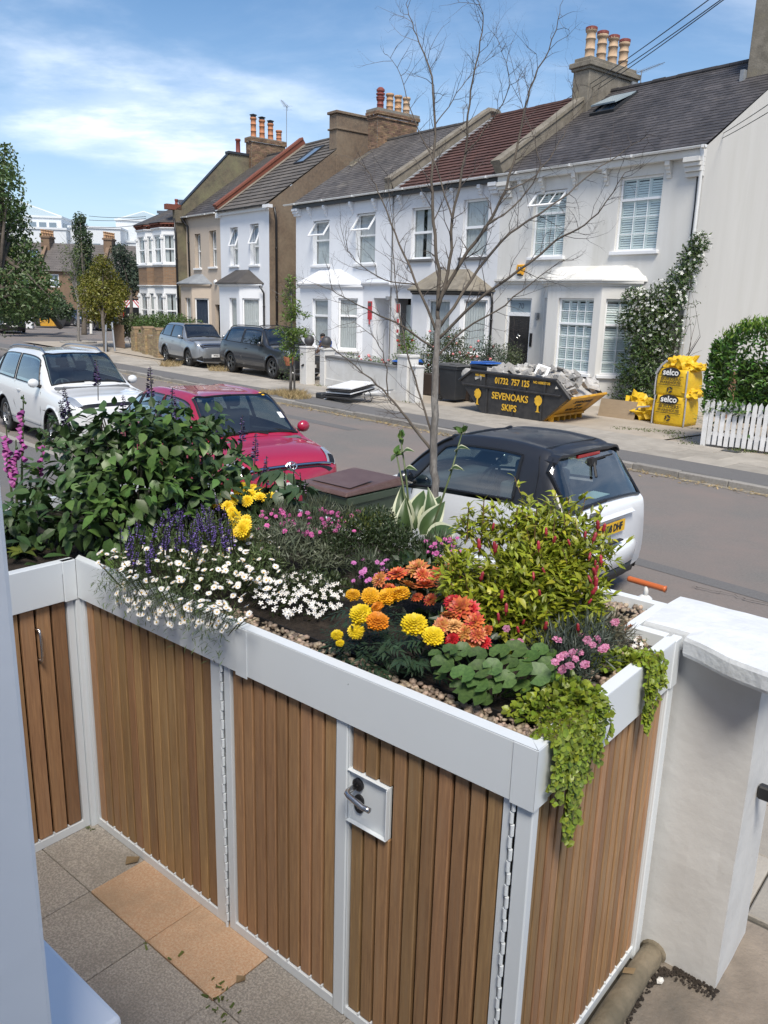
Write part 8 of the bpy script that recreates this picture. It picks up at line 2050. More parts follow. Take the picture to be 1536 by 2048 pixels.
# ------------------------------------------------------------------ planting on the roof tray
rp9 = random.Random(99)
SB = 1.598
def PL(px, py, h=0.0):
 u, n = pl(px, py, SB + h); return Vector((u, n, h))
def plant(name, lab, cat, px, py, group=None):
 b = PL(px, py); t = thing(name, lab, cat, pw(b.x, b.y, SB), PANG, group); t['_b'] = 0; del t['_b']
 return t, Vector((b.x, b.y, 0))
G_ = lambda s=1.0: Vector((rp9.gauss(0, s), rp9.gauss(0, s), rp9.gauss(0, s)))
def lf(key, c, l=1, w=.5, fold=.15, curl=.2, n=4, var=.4, hue=.03, tr=.25, rough=.42, per='obj', c2=None, ob=.5):
 m = leaf(key + '_leaf', c, var, hue, tr, rough, per, c2); return leafmesh(key + '_leaf', m, l, w, fold, curl, n, obtuse=ob), m
def petals(name, m, rings, cup=.0, mats=None, centre=None, dome=0):
 """flower head: rings of (count, inner r, outer r, z inner, z outer, width)"""
 q = MB()
 for ri, (n, r0, r1, z0, z1, w_) in enumerate(rings):
  for k in range(n):
   a = 2 * pi * (k + .5 * (ri % 2)) / n + rp9.uniform(-.06, .06); rr = r1 * rp9.uniform(.9, 1.08); zz_ = z1 + rp9.uniform(-.06, .06) * r1
   A = Matrix.Rotation(a, 3, 'Z'); f = lambda x, y, z: tuple(A @ Vector((x, y, z)))
   q.add([f(r0, -w_ * .25, z0), f(r0, w_ * .25, z0), f(r0 + (rr - r0) * .65, w_ * .5, z0 + (zz_ - z0) * .7 + .08 * w_), f(rr, 0, zz_), f(r0 + (rr - r0) * .65, -w_ * .5, z0 + (zz_ - z0) * .7 + .08 * w_)], [(0, 1, 2, 4), (4, 2, 3)], 0, .5 + rp9.uniform(-.3, .3) - .1 * ri)
 if dome: q.blob((0, 0, 0), (.8, .8, dome), 0, sub=1, j=.03)
 if centre: q.blob((0, 0, centre[1]), (centre[0], centre[0], centre[0] * .6), 1, sub=0, j=.05)
 o = q.build(name, [m] + ([X['eye']] if centre else []), None); me = o.data; D.objects.remove(o); return me
X['eye'] = mat('yellow_flower_eye', (.62, .36, .03), .7)
# --- tall salvia with dark leaves and black-purple spires
T, B = plant('salvia', 'tall dark green bush with nearly black purple flower spires', 'salvia', 275, 1095)
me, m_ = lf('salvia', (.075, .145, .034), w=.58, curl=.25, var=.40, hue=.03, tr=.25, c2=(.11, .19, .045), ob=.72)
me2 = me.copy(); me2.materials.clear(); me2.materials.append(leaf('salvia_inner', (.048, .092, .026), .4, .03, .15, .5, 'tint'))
lobes = [(300, 920, .40, .22), (180, 940, .34, .20), (400, 915, .38, .18), (240, 875, .50, .17), (340, 885, .50, .17), (150, 1010, .22, .20), (280, 1000, .25, .25), (420, 980, .26, .17), (130, 870, .42, .14), (470, 930, .34, .11), (230, 1060, .12, .16), (350, 1040, .16, .15), (60, 1040, .12, .14), (215, 845, .58, .07), (420, 860, .50, .12), (335, 845, .54, .12), (280, 850, .54, .10), (75, 960, .26, .10)]
cand = []
stem = MB(); inner = MB()
for (px, py, h, r) in lobes:
 c = PL(px, py, h) - B
 for k in range(int(5200 * r * r)):
  d = G_().normalized(); p = c + d * r * (rp9.uniform(.65, 1.05) if rp9.random() < .75 else rp9.uniform(.2, .8)); p.z = max(.02, p.z)
  dr = (d * .5 + Vector((0, 0, -.35)) + G_(.45)).normalized(); cand.append((p, dr, d, rp9.uniform(.045, .088)))
 for k in range(3):
  e = c + G_(r * .4); stem.tube([(rp9.gauss(0, .1), rp9.gauss(0, .1), 0), tuple(e * .5 + Vector((0, 0, .05))), tuple(e)], [.007, .005, .003], 5)
vd = (Vector((.866, -1.70, 1.15)) - B)
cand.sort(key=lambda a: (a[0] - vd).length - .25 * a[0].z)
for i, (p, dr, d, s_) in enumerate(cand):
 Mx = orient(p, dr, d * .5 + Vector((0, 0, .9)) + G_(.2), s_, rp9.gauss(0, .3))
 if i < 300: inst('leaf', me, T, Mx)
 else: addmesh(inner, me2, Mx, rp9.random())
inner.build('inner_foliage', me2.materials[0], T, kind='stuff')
pur = mat('dark_purple_calyx', (.055, .03, .10), .6, tint=.5); spk = MB()
def spire(base, top, n, r0, q, stem_, r1=None, seg=3, nb=4, up=.3):
 base, top = Vector(base), Vector(top); stem_.tube([tuple(base), tuple(base.lerp(top, .5) + G_(.006)), tuple(top)], [.004, .003, .002], 4)
 for k in range(n):
  t = k / n; c = base.lerp(top, .35 + .65 * t); r = r0 * (1 - .6 * t)
  for j in range(nb):
   a = rp9.uniform(0, 6.28); d = Vector((cos(a), sin(a), rp9.uniform(-.2, .5))); e = c + d * r
   s1 = d.orthogonal().normalized() * r * .28; q.add([tuple(c), tuple(c.lerp(e, .6) + s1), tuple(e), tuple(c.lerp(e, .6) - s1)], [(0, 1, 2, 3)], 0, rp9.random())
for (xb, yb, xt, yt, h) in ((195, 830, 192, 718, .78), (290, 860, 300, 733, .80), (150, 850, 128, 775, .66), (170, 830, 120, 800, .62), (330, 860, 345, 775, .70), (360, 900, 352, 800, .60), (410, 930, 432, 840, .52), (470, 930, 485, 830, .48), (490, 940, 512, 865, .42), (300, 880, 318, 800, .66), (240, 880, 246, 790, .66), (385, 950, 400, 880, .46), (520, 970, 533, 912, .30)):
 a = PL(xb, yb, h * .75) - B; t_ = PL(xt, yt, h) - B; a.x = t_.x + (a.x - t_.x) * .25; a.y = t_.y + (a.y - t_.y) * .25; a.z = t_.z - .22
 spire(a, t_, 13, .030, spk, stem, nb=6)
spk.build('flower_spire', pur, T, kind='stuff'); stem.build('stem', mat('dark_stem', (.035, .032, .022), .6), T, kind='stuff')
# --- foxglove at the left edge
T, B = plant('foxglove', 'foxglove with magenta bell flowers at the left edge', 'foxglove', 30, 1085)
bell = MB(); bell.lathe([(.001, 0), (.35, .1), (.42, .6), (.62, 1.0)], 8, caps=False); bm_ = bell.build('b', mat('magenta_bell', (.46, .11, .36), .5, rnd=.3, hue=.03, trans=.3), None, smooth=True); bme = bm_.data; D.objects.remove(bm_)
stem = MB(); q = MB()
for (xb, yb, xt, yt, h, n) in ((60, 960, 47, 790, .62, 12), (25, 1020, 12, 850, .46, 16), (95, 960, 95, 862, .46, 6), (10, 980, 32, 880, .42, 12)):
 t_ = PL(xt, yt, h) - B; a = t_ * .35; a.z = .05; stem.tube([tuple(a), tuple(a.lerp(t_, .5)), tuple(t_)], [.007, .006, .003], 5)
 for k in range(n):
  t = .48 + .42 * k / n; c = a.lerp(t_, t); an = rp9.uniform(-2.8, .4); d = Vector((cos(an), sin(an), -.75)); z = -Vector(d).normalized()
  inst('flower', bme, T, orient(c, d.orthogonal(), d, rp9.uniform(.022, .034)))
 for k in range(14): c = a.lerp(t_, rp9.uniform(.45, 1.0)); q.blob(tuple(c + G_(.006)), (.007, .007, .009), t=rp9.random(), sub=0)
for k in range(160): addmesh(q, me2, orient(Vector((rp9.gauss(0, .16), rp9.gauss(-.05, .16), abs(rp9.gauss(.02, .1)))), G_() + Vector((0, 0, .2)), (0, 0, 1), rp9.uniform(.06, .12)), rp9.random())
q.build('foliage', me2.materials[0], T, kind='stuff'); stem.build('stem', X['leaf_hedge'], T, kind='stuff')
T, B = plant('primula', 'low plant with long yellow-green leaves by the left rim', 'plant', 45, 1110)
for k in range(7):
 a = 2 * pi * k / 7; inst('leaf', lf('primula', (.16, .20, .04), w=.34, curl=.4)[0] if k == 0 else D.meshes['primula_leaf'], T, orient((0, 0, .01), (cos(a), sin(a), .5), (0, 0, 1), rp9.uniform(.09, .13)))
# --- helpers for cushions of fine foliage
def cushion(T, B, lobes, leafme, n, size, name='foliage', up=.5, mtl=None, spread=.5, minz=.0):
 q = MB(); tot = sum(l[3] ** 2 for l in lobes)
 for (px, py, h, r) in lobes:
  c = PL(px, py, h) - B
  for k in range(int(n * r * r / tot)):
   d = G_().normalized(); d.z = abs(d.z) if rp9.random() < .8 else d.z; p = c + d * r * (rp9.uniform(.7, 1.06) if rp9.random() < .8 else rp9.uniform(.1, .8)); p.z = max(minz, p.z)
   addmesh(q, leafme, orient(p, d * (1 - spread) + Vector((0, 0, up)) + G_(spread), d + G_(.4), size * rp9.uniform(.6, 1.3)), min(1, max(0, rp9.gauss(.5, .2))))
 return q.build(name, mtl or leafme.materials[0], T, kind='stuff')
def heads(T, B, lst, mes, sz, hgt, tilt=.5, toward=None, stem=None, nm='flower', face=None):
 for (px, py) in lst:
  h = hgt * rp9.uniform(.8, 1.15); p = PL(px, py, h) - B; up = Vector((rp9.gauss(0, tilt), rp9.gauss(-.35, tilt), 1)) if face is None else Vector(face) + G_(tilt * .6)
  a = rp9.uniform(0, 6.28); inst(nm, rp9.choice(mes), T, orient(p, Vector((cos(a), sin(a), 0)) - up * (up.x * cos(a) + up.y * sin(a)) / up.length_squared, up, sz * rp9.uniform(.8, 1.2)))
  if stem is not None: stem.tube([tuple(p * .8 + Vector((0, 0, -hgt * .6))) if p.z > 0 else tuple(p + Vector((0, .05, .05))), tuple(p)], .0015, 3, caps=False)
def scat(x0, x1, y0, y1, n, f=None):
 o = []
 while len(o) < n:
  x, y = rp9.uniform(x0, x1), rp9.uniform(y0, y1)
  if f is None or f(x, y): o.append((x, y))
 return o
fine = lambda key, c, w=.22, **k: lf(key, c, w=w, n=2, per='tint', **k)[0]
# --- lavender
T, B = plant('lavender', 'dark violet lavender between the tall salvia and yellow blooms', 'lavender', 380, 1075)
lv = fine('lavender', (.045, .055, .05)); cushion(T, B, [(400, 1040, .10, .12), (350, 1070, .08, .10), (440, 1030, .10, .09), (300, 1085, .05, .07)], lv, 2600, .035)
q = MB(); st_ = MB(); vio = mat('violet_petal', (.13, .08, .30), .7, tint=.45)
for (x, y) in scat(320, 470, 965, 1075, 95) + scat(240, 350, 1040, 1110, 18):
 t_ = PL(x, y, rp9.uniform(.2, .28)) - B; spire(t_ - Vector((rp9.gauss(0, .02), rp9.gauss(0, .02), .10)), t_, 9, .013, q, st_, nb=5)
q.build('flower_spire', vio, T, kind='stuff'); st_.build('stem', X['leaf_rose'], T, kind='stuff')
# --- yellow chrysanthemum
T, B = plant('chrysanthemum', 'bright yellow chrysanthemum behind the white daisies', 'chrysanthemum', 490, 1075)
cm = fine('mum', (.035, .06, .02), w=.6); cushion(T, B, [(500, 1040, .10, .12), (460, 1050, .08, .09), (540, 1030, .10, .07)], cm, 900, .05)
yl = mat('yellow_petal', (.80, .56, .015), .6, rnd=.12, hue=.02, tint=.18, trans=.15); yh = [petals('flower', yl, [(16, .2, 1, 0, .12, .34), (14, .15, .8, .08, .32, .3), (11, .1, .6, .15, .45, .26), (8, .05, .4, .2, .5, .22), (5, .02, .2, .25, .52, .15)]) for k in range(2)]
heads(T, B, [(430, 1005), (455, 1012), (478, 985), (505, 978), (520, 995), (495, 1002), (470, 1035), (480, 1050), (488, 1068), (463, 1022), (530, 985), (450, 995), (492, 1040), (420, 1012), (545, 996), (475, 1065), (500, 990), (484, 975), (440, 998), (465, 1000), (510, 985), (484, 1060), (490, 1050), (474, 1042), (436, 1012), (515, 1000), (527, 995)], yh, .033, .21, .3, face=(.35, -.6, .7))
# --- broad leaved plant
T, B = plant('broad_leaved_plant', 'plant with broad drooping blue-green leaves left of the green bin', 'plant', 575, 1060)
hm, _ = lf('broad', (.050, .090, .040), w=.62, curl=.45, var=.3, c2=(.075, .12, .055), ob=.7)
for k in range(95):
 c = PL(*rp9.choice(((575, 970, .24), (545, 985, .22), (605, 985, .22), (580, 1010, .14), (560, 950, .28), (610, 1020, .14), (530, 1000, .16)))[:3]) - B; d = G_().normalized(); d.z = abs(d.z) * .6
 inst('leaf', hm, T, orient(c + d * .06, Vector((d.x, d.y, rp9.uniform(-.7, .1))), (d.x * .3, d.y * .3 - .2, 1), rp9.uniform(.065, .115)))
q = MB(); st_ = MB()
for (x, y) in ((588, 930), (600, 945), (570, 940), (610, 958)): t_ = PL(x, y, .36) - B; spire(t_ - Vector((0, 0, .1)), t_, 6, .008, q, st_)
q.build('flower_spire', mat('mauve_petal', (.30, .19, .32), .7, tint=.3), T, kind='stuff'); st_.build('stem', X['leaf_rose'], T, kind='stuff')
# --- fleabane daisies spilling over the rim
T, B = plant('fleabane', 'mound of small white daisies spilling over the white rim', 'daisies', 390, 1150)
fl = fine('fleabane', (.105, .150, .055), w=.17); cushion(T, B, [(330, 1120, .05, .13), (420, 1110, .07, .15), (500, 1090, .08, .13), (460, 1170, .05, .11), (380, 1170, .02, .11), (270, 1130, .03, .08), (520, 1140, .06, .10), (430, 1060, .08, .10)], fl, 6200, .036, spread=.7)
wp = mat('daisy_petal', (.82, .80, .76), .6, rnd=.06, trans=.15); dz = [petals('daisy', wp, [(22, .2, 1, .02, .05 + .15 * k, .24)], centre=(.30, .03)) for k in range(3)]
st_ = MB()
inr = lambda x, y: (1060 + (540 - x) * .12 < y < 1110 + (x - 200) * .42 + 25) and not (x > 500 and y > 1190)
heads(T, B, scat(195, 560, 1060, 1250, 235, inr), dz, .0122, .15, .45, stem=st_)
for (x, y) in scat(230, 470, 1150, 1262, 78, lambda x, y: 1140 + (x - 190) * .41 < y < 1190 + (x - 230) * .42 + 20):
 u = None; P_ = at(x, y, 1.56); rel = P_ - PO; a_ = rel.dot(PU); n_ = rp9.uniform(-.09, -.02)
 dd = ray(x, y); nn = -PN; t_ = ((PO + PN * n_ - CAM).dot(nn)) / dd.dot(nn); w_ = CAM + dd * t_; r_ = w_ - PO; p = Vector((r_.dot(PU), r_.dot(PN), w_.z - SB)) - B
 up = Vector((rp9.gauss(.2, .4), -1, rp9.uniform(.3, 1.2))); inst('daisy', rp9.choice(dz), T, orient(p, up.orthogonal(), up, .0122 * rp9.uniform(.75, 1.15)))
 st_.tube([tuple(Vector((p.x, .0 - B.y + .06, .06))), tuple(Vector((p.x + rp9.gauss(0, .01), n_ - B.y - .005, min(.05, p.z + .05)))), tuple(p)], .0013, 3, caps=False)
q = MB()
for k in range(1500):
 x = rp9.uniform(-2.05, -1.2); n_ = rp9.uniform(-.07, .05); z = .05 + rp9.uniform(-.02, .05) - max(0, -n_) * rp9.uniform(.5, 2.2); addmesh(q, fl, orient(Vector((x, n_, z)) - B, G_() + Vector((0, -.7, -.2)), (0, 0, 1), .034 * rp9.uniform(.6, 1.2)), rp9.random())
q.build('trailing_foliage', fl.materials[0], T, kind='stuff'); st_.build('stem', fl.materials[0], T, kind='stuff')
# --- fine grey-green cushion in the middle
T, B = plant('grey_cushion', 'fine grey-green foliage between the daisies and the dark hebe', 'plant', 590, 1145)
gl_ = fine('greycushion', (.115, .135, .085), w=.2); cushion(T, B, [(580, 1110, .09, .14), (640, 1100, .10, .10), (530, 1100, .08, .10), (650, 1130, .06, .09)], gl_, 3800, .036, spread=.6)
# --- starry white bellflower
T, B = plant('white_bellflower', 'cushion of starry white flowers by the gravel edge', 'bellflower', 600, 1205)
bl_ = fine('bellfl', (.055, .075, .028), w=.55); cushion(T, B, [(560, 1190, .06, .10), (630, 1195, .06, .11), (670, 1185, .06, .07), (520, 1180, .05, .06)], bl_, 2000, .022, spread=.6)
star = [petals('flower', wp, [(5, .1, 1, 0, .15 + .1 * k, .5)], centre=(.12, .02)) for k in range(2)]
heads(T, B, scat(510, 692, 1145, 1238, 150, lambda x, y: (x - 600) ** 2 / 92 ** 2 + (y - 1190) ** 2 / 48 ** 2 < 1), star, .0105, .13, .6, face=(.3, -.55, .75))
# --- pinks
def pinks(lab, px, py, lobes, fl_, col, sz, hgt, leafc, n=1400, grp='clumps of pinks', two=None):
 T, B = plant('pinks', lab, 'pinks', px, py, grp)
 g = fine('pinks', leafc, w=.10); cushion(T, B, lobes, g, n, .055, spread=.5, up=.8)
 m = mat('pink_petal', col, .6, rnd=.3, hue=.03, tint=.25, trans=.2, col2=two, vs=4, var=.9) if two else mat('pink_petal', col, .6, rnd=.3, hue=.03, tint=.25, trans=.2)
 h_ = [petals('flower', m, [(6, .1, 1, 0, .1, .75), (6, .1, .8, .08, .3, .6)]) for k in range(2)]; st_ = MB()
 heads(T, B, fl_, h_, sz, hgt, .4, stem=st_, face=(.25, -.5, .8)); st_.build('stem', g.materials[0], T, kind='stuff')
pinks('wide clump of small pink flowers in front of the green bin', 610, 1090, [(560, 1055, .10, .10), (640, 1050, .11, .11), (700, 1055, .10, .08), (600, 1070, .08, .09)], scat(515, 720, 1018, 1075, 75, lambda x, y: y < 1075 - abs(x - 610) * .12), (.50, .10, .30), .0125, .19, (.085, .10, .06), 1700)
pinks('small clump of violet pink flowers left of the orange dahlias', 745, 1180, [(735, 1150, .08, .07), (760, 1160, .07, .05)], scat(700, 775, 1118, 1162, 26), (.52, .16, .42), .011, .15, (.075, .095, .055), 700)
pinks('pink flowers behind the orange dahlias beside the hosta', 880, 1125, [(880, 1105, .08, .07), (850, 1110, .07, .06)], scat(850, 920, 1075, 1115, 24), (.55, .12, .35), .011, .16, (.075, .095, .055), 600)
# --- dark hebe
T, B = plant('hebe', 'dark fine leaved dome below the hosta', 'hebe', 760, 1145)
hb_ = fine('hebe', (.040, .062, .024), w=.42); cushion(T, B, [(690, 1090, .13, .12), (750, 1075, .15, .13), (800, 1100, .11, .10), (850, 1115, .09, .07), (770, 1110, .08, .12), (670, 1110, .08, .08)], hb_, 6500, .02, spread=.45)
hb2 = fine('hebetip', (.11, .135, .03), w=.42); cushion(T, B, [(720, 1060, .19, .09), (760, 1050, .20, .07)], hb2, 420, .02, name='new_growth', spread=.4)
# --- hosta with pale margins
T, B = plant('hosta', 'hosta with white edged leaves and tall bare flower stalks', 'hosta', 832, 1090)
ho = MB(); n = 8; mw = X['white_petal']; hgm = leaf('hosta_green', (.060, .105, .035), .2, .02, .25, .4, 'obj'); hcm = mat('hosta_margin', (.58, .60, .42), .5, trans=.25)
vs = []
for k in range(n + 1):
 t = k / n; ww = .26 * sin(pi * t ** .72) if 0 < t < 1 else 0; z = .10 * sin(pi * t) - .30 * t * t
 for f in (-1, -.72, -.36, 0, .36, .72, 1): vs.append((ww * f, t, z + abs(f) * ww * .55 + (.02 * sin(t * 16) if abs(f) == 1 else 0)))
ho.v = vs
for k in range(n):
 for j in range(6): a = 7 * k + j; ho.f.append((a, a + 1, a + 8, a + 7)); ho.m.append(1 if j in (0, 5) else 0); ho.t.append(.5)
o = ho.build('leaf', [hgm, hcm], None, smooth=True); hme = o.data; D.objects.remove(o)
for (bx, by, tx, ty, h, s_) in ((820, 1065, 770, 985, .20, .20), (815, 1060, 800, 980, .24, .20), (830, 1060, 845, 975, .24, .21), (845, 1065, 880, 990, .22, .20), (800, 1070, 750, 1030, .12, .18), (850, 1080, 900, 1060, .08, .18), (840, 1070, 870, 1030, .14, .19), (815, 1075, 810, 1040, .13, .17), (850, 1060, 862, 1000, .2, .19), (795, 1065, 755, 1000, .16, .17)):
 b_ = PL(bx, by, .04) - B; t_ = PL(tx, ty, h) - B; d = (t_ - b_); inst('leaf', hme, T, orient(b_, d, Vector((.4, -.7, .5)) + G_(.25), s_ * 1.12))
st_ = MB()
for (bx, by, tx, ty, h) in ((822, 1060, 800, 872, .50), (858, 1075, 925, 862, .56), (818, 1062, 792, 905, .42)):
 b_ = PL(bx, by, .05) - B; t_ = PL(tx, ty, h) - B; st_.tube([tuple(b_), tuple(b_.lerp(t_, .6) + Vector((.01, 0, 0))), tuple(t_)], [.0055, .005, .003], 6)
 for k in range(9): inst('bract', D.meshes['salvia_leaf'], T, orient(t_ + G_(.006) - Vector((0, 0, .01)), G_(.7) + Vector((0, 0, .9)), G_(), .045))
 if ty < 900:
  for fr in (.62, .80): p = b_.lerp(t_, fr); inst('leaf', hme, T, orient(p, Vector((.55 if fr > .7 else .7, -.1, .35)), (0, -.4, 1), .085))
st_.build('flower_stalk', mat('green_stalk', (.10, .13, .05), .5), T, smooth=True)
# --- dahlias
dh = [mat('coral_petal', (.66, .075, .045), .5, rnd=.25, hue=.04, tint=.4, trans=.15, col2=(.72, .26, .07), vs=3, var=.8), mat('orange_petal', (.78, .25, .07), .5, rnd=.25, hue=.05, tint=.35, trans=.15, col2=(.78, .42, .14), vs=3, var=.8), mat('red_petal', (.60, .022, .03), .5, rnd=.2, tint=.35, trans=.15), mat('peach_petal', (.74, .42, .16), .5, rnd=.15, tint=.3, trans=.2)]
dhm = [[petals('flower_head', m, [(14, .15, 1, 0, .05, .32), (13, .12, .84, .08, .28, .3), (11, .1, .64, .14, .42, .26), (8, .05, .42, .2, .5, .2), (6, .02, .22, .24, .5, .14)]) for _ in range(2)] for m in dh]
def dahlia(lab, px, py, lobes, hd):
 T, B = plant('dahlia', lab, 'dahlia', px, py, 'orange dahlias'); cushion(T, B, lobes, fine('dahlia', (.03, .055, .02), w=.6), 500, .05)
 for (x, y, r, c, h) in hd:
  p = PL(x, y, h) - B; up = Vector((rp9.gauss(.25, .3), rp9.gauss(-.5, .3), .8)); inst('flower_head', rp9.choice(dhm[c]), T, orient(p, up.orthogonal(), up, r / FPX * (Vector((.866, -1.7, 1.15)) - (p + B)).length * .95))
dahlia('coral orange dahlias behind the marigolds', 830, 1200, [(830, 1180, .10, .12), (890, 1170, .1, .08)], [(760, 1160, 22, 1, .2), (795, 1150, 27, 0, .21), (835, 1138, 28, 1, .22), (815, 1172, 24, 1, .19), (850, 1172, 26, 0, .18), (780, 1178, 18, 0, .17), (875, 1150, 24, 0, .2), (905, 1138, 22, 1, .21), (890, 1170, 22, 1, .18), (862, 1200, 18, 0, .15), (910, 1165, 18, 0, .18), (845, 1150, 20, 0, .21), (835, 1195, 15, 0, .14)])
dahlia('red and peach dahlias right of the yellow marigolds', 915, 1300, [(915, 1285, .08, .10), (945, 1270, .08, .08)], [(920, 1218, 33, 0, .22), (950, 1245, 26, 0, .20), (940, 1218, 24, 2, .22), (885, 1252, 22, 1, .18), (908, 1253, 24, 3, .18), (905, 1280, 19, 2, .15), (930, 1265, 24, 1, .17), (955, 1270, 22, 0, .17), (945, 1285, 20, 1, .14), (968, 1285, 18, 2, .14), (895, 1232, 20, 1, .2), (975, 1262, 16, 0, .17), (905, 1205, 22, 2, .22)])
# --- marigolds
mar = [mat('lemon_marigold_petal', (.80, .60, .012), .55, tint=.2, rnd=.06, trans=.15), mat('gold_marigold_petal', (.80, .42, .010), .55, tint=.22, rnd=.08, trans=.15), mat('orange_marigold_petal', (.78, .27, .010), .55, tint=.22, rnd=.08, trans=.15)]
mrm = [[petals('flower_head', m, [(20, .55, 1.0, -.1, .05, .30), (20, .5, .93, .08, .25, .28), (18, .4, .80, .2, .42, .26), (15, .3, .62, .3, .52, .24), (11, .15, .42, .36, .56, .2), (7, .03, .22, .38, .55, .16), (20, .6, .98, -.25, -.18, .28)], dome=.40) for _ in range(2)] for m in mar]
T, B = plant('marigold', 'clump of large lemon and orange pompom marigolds over dark ferny leaves', 'marigolds', 760, 1320)
for (x, y, r, c, h) in ((706, 1190, 16, 1, .20), (741, 1192, 20, 1, .20), (775, 1193, 22, 1, .20), (800, 1188, 22, 1, .21), (755, 1214, 14, 2, .18), (721, 1228, 24, 0, .17), (755, 1243, 24, 2, .17), (712, 1262, 18, 0, .12), (674, 1270, 13, 0, .10), (680, 1286, 9, 0, .08), (828, 1249, 28, 0, .18), (866, 1272, 23, 0, .16)):
 p = PL(x, y, h) - B; up = Vector((rp9.gauss(.25, .15), rp9.gauss(-.45, .15), .9)); s_ = r / FPX * (Vector((.866, -1.7, 1.15)) - (p + B)).length
 inst('flower_head', rp9.choice(mrm[c]), T, orient(p, up.orthogonal(), up, s_))
q = MB(); mf = fine('marigold', (.026, .052, .026), w=.30); mf1, _ = lf('marigoldtop', (.034, .066, .032), w=.30, curl=.3, var=.3)
fr = []
for k in range(150):
 c = PL(*rp9.choice(((700, 1290, .06), (760, 1290, .08), (820, 1300, .08), (740, 1320, .03), (800, 1330, .03), (690, 1310, .03), (850, 1300, .08), (790, 1240, .12), (730, 1250, .1), (860, 1240, .1)))) - B + Vector((rp9.gauss(0, .04), rp9.gauss(0, .04), rp9.gauss(0, .025)))
 c.z = max(.015, c.z); c.y = max(c.y, .11 - B.y); a = rp9.uniform(0, 6.28); d = Vector((cos(a), sin(a) - .35, rp9.uniform(-.35, .25))).normalized(); L_ = rp9.uniform(.045, .08); fr.append((c, d, L_))
fr.sort(key=lambda a: (a[0] - (Vector((.866, -1.7, 1.15)) - B)).length)
for i, (c, d, L_) in enumerate(fr):
 for j in range(7):
  t = .25 + .75 * (j // 2) / 3; sd = (-1) ** j; up = Vector((0, -.2, 1)); s_ = d.cross(up).normalized() * sd
  dd = (d + s_ * .85 if j < 6 else d); Mx = orient(c + d * L_ * t, dd, up + G_(.15), L_ * .52)
  if i < 40: inst('leaflet', mf1, T, Mx)
  else: addmesh(q, mf, Mx, rp9.random())
for (x, y, h) in ((787, 1205, .17), (768, 1250, .12), (845, 1288, .12), (838, 1300, .09), (682, 1296, .05)): q.blob(tuple(PL(x, y, h) - B), (.010, .010, .013), t=.9, sub=0)
q.build('foliage', mf.materials[0], T, kind='stuff')
# --- golden fuchsia
T, B = plant('fuchsia', 'golden leaved fuchsia bush with hanging red buds beside the white car', 'fuchsia', 1040, 1270)
fu, _ = lf('fuchsia', (.38, .40, .03), w=.46, curl=.3, var=.35, hue=.05, tr=.32, c2=(.30, .36, .03), ob=.65)
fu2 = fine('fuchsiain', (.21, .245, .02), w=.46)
lob = [(1050, 1170, .24, .14), (1000, 1200, .18, .10)]
for k in range(44):
 a, r_ = rp9.uniform(0, 6.28), sqrt(rp9.random()); x, y = 1050 + 152 * r_ * cos(a), 1150 + 122 * r_ * sin(a)
 lob.append((x + .12 * (1150 - y), y, max(.05, .10 + (1275 - y) / 230 * .30), rp9.uniform(.045, .085)))
lob += [(1195, 1105, .33, .05), (940, 1050, .40, .05), (915, 1130, .28, .05), (1215, 1120, .30, .03), (905, 1180, .2, .04)]
cand = []
for (px, py, h, r) in lob:
 c = PL(px, py, h) - B
 for k in range(int(36000 * r * r)):
  d = G_().normalized(); p = c + d * r * (rp9.uniform(.72, 1.08) if rp9.random() < .75 else rp9.uniform(.2, .8)); p.z = max(.02, p.z); cand.append((p, (d * .7 + Vector((0, 0, .15)) + G_(.5)), d))
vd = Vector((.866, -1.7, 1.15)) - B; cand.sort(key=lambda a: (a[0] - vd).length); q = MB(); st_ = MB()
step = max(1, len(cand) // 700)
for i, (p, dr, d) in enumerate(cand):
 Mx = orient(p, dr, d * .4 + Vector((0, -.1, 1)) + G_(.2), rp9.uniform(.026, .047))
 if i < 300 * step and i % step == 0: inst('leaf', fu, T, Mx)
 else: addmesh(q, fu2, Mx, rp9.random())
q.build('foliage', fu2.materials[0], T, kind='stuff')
for (px, py, h, r) in lob:
 c = PL(px, py, h) - B
 for k in range(2):
  e = c + (G_().normalized() + Vector((0, 0, .6))) * r * .8; e2 = e + (e - c).normalized() * rp9.uniform(.03, .09)
  for k_ in range(7): inst('leaf', fu, T, orient(e.lerp(e2, k_ / 6), G_(.6) + Vector((0, 0, .2)), (0, -.2, 1), rp9.uniform(.024, .04)))
  st_.tube([tuple(e), tuple(e2)], .0016, 3); st_.tube([(rp9.gauss(0, .04), rp9.gauss(0, .04), 0), tuple(e * .55 + Vector((0, 0, .03))), tuple(e)], [.005, .003, .0015], 4)
for (x, y, h) in ((938, 1005, .50), (968, 1000, .50), (1075, 1000, .52), (1035, 1015, .48), (1110, 1035, .46)):
 e = PL(x, y, h) - B; st_.tube([tuple(e - Vector((0, 0, .14))), tuple(e)], .002, 4)
 for k in range(14): z = rp9.uniform(0, .12); inst('leaf', fu, T, orient(e - Vector((0, 0, z)), G_() + Vector((0, 0, .15)), (0, 0, 1), .034 * (1 - z * 3)))
st_.build('stem', mat('reddish_stem', (.16, .09, .04), .6), T, kind='stuff')
bud = MB(); bud.lathe([(.0, 0), (.14, .12), (.2, .35), (.16, .6), (.26, .85), (.1, 1.0), (.04, 1.3)], 6, caps=False); o = bud.build('bud', mat('fuchsia_red', (.30, .022, .035), .45, rnd=.25), None, smooth=True); bdm = o.data; D.objects.remove(o)
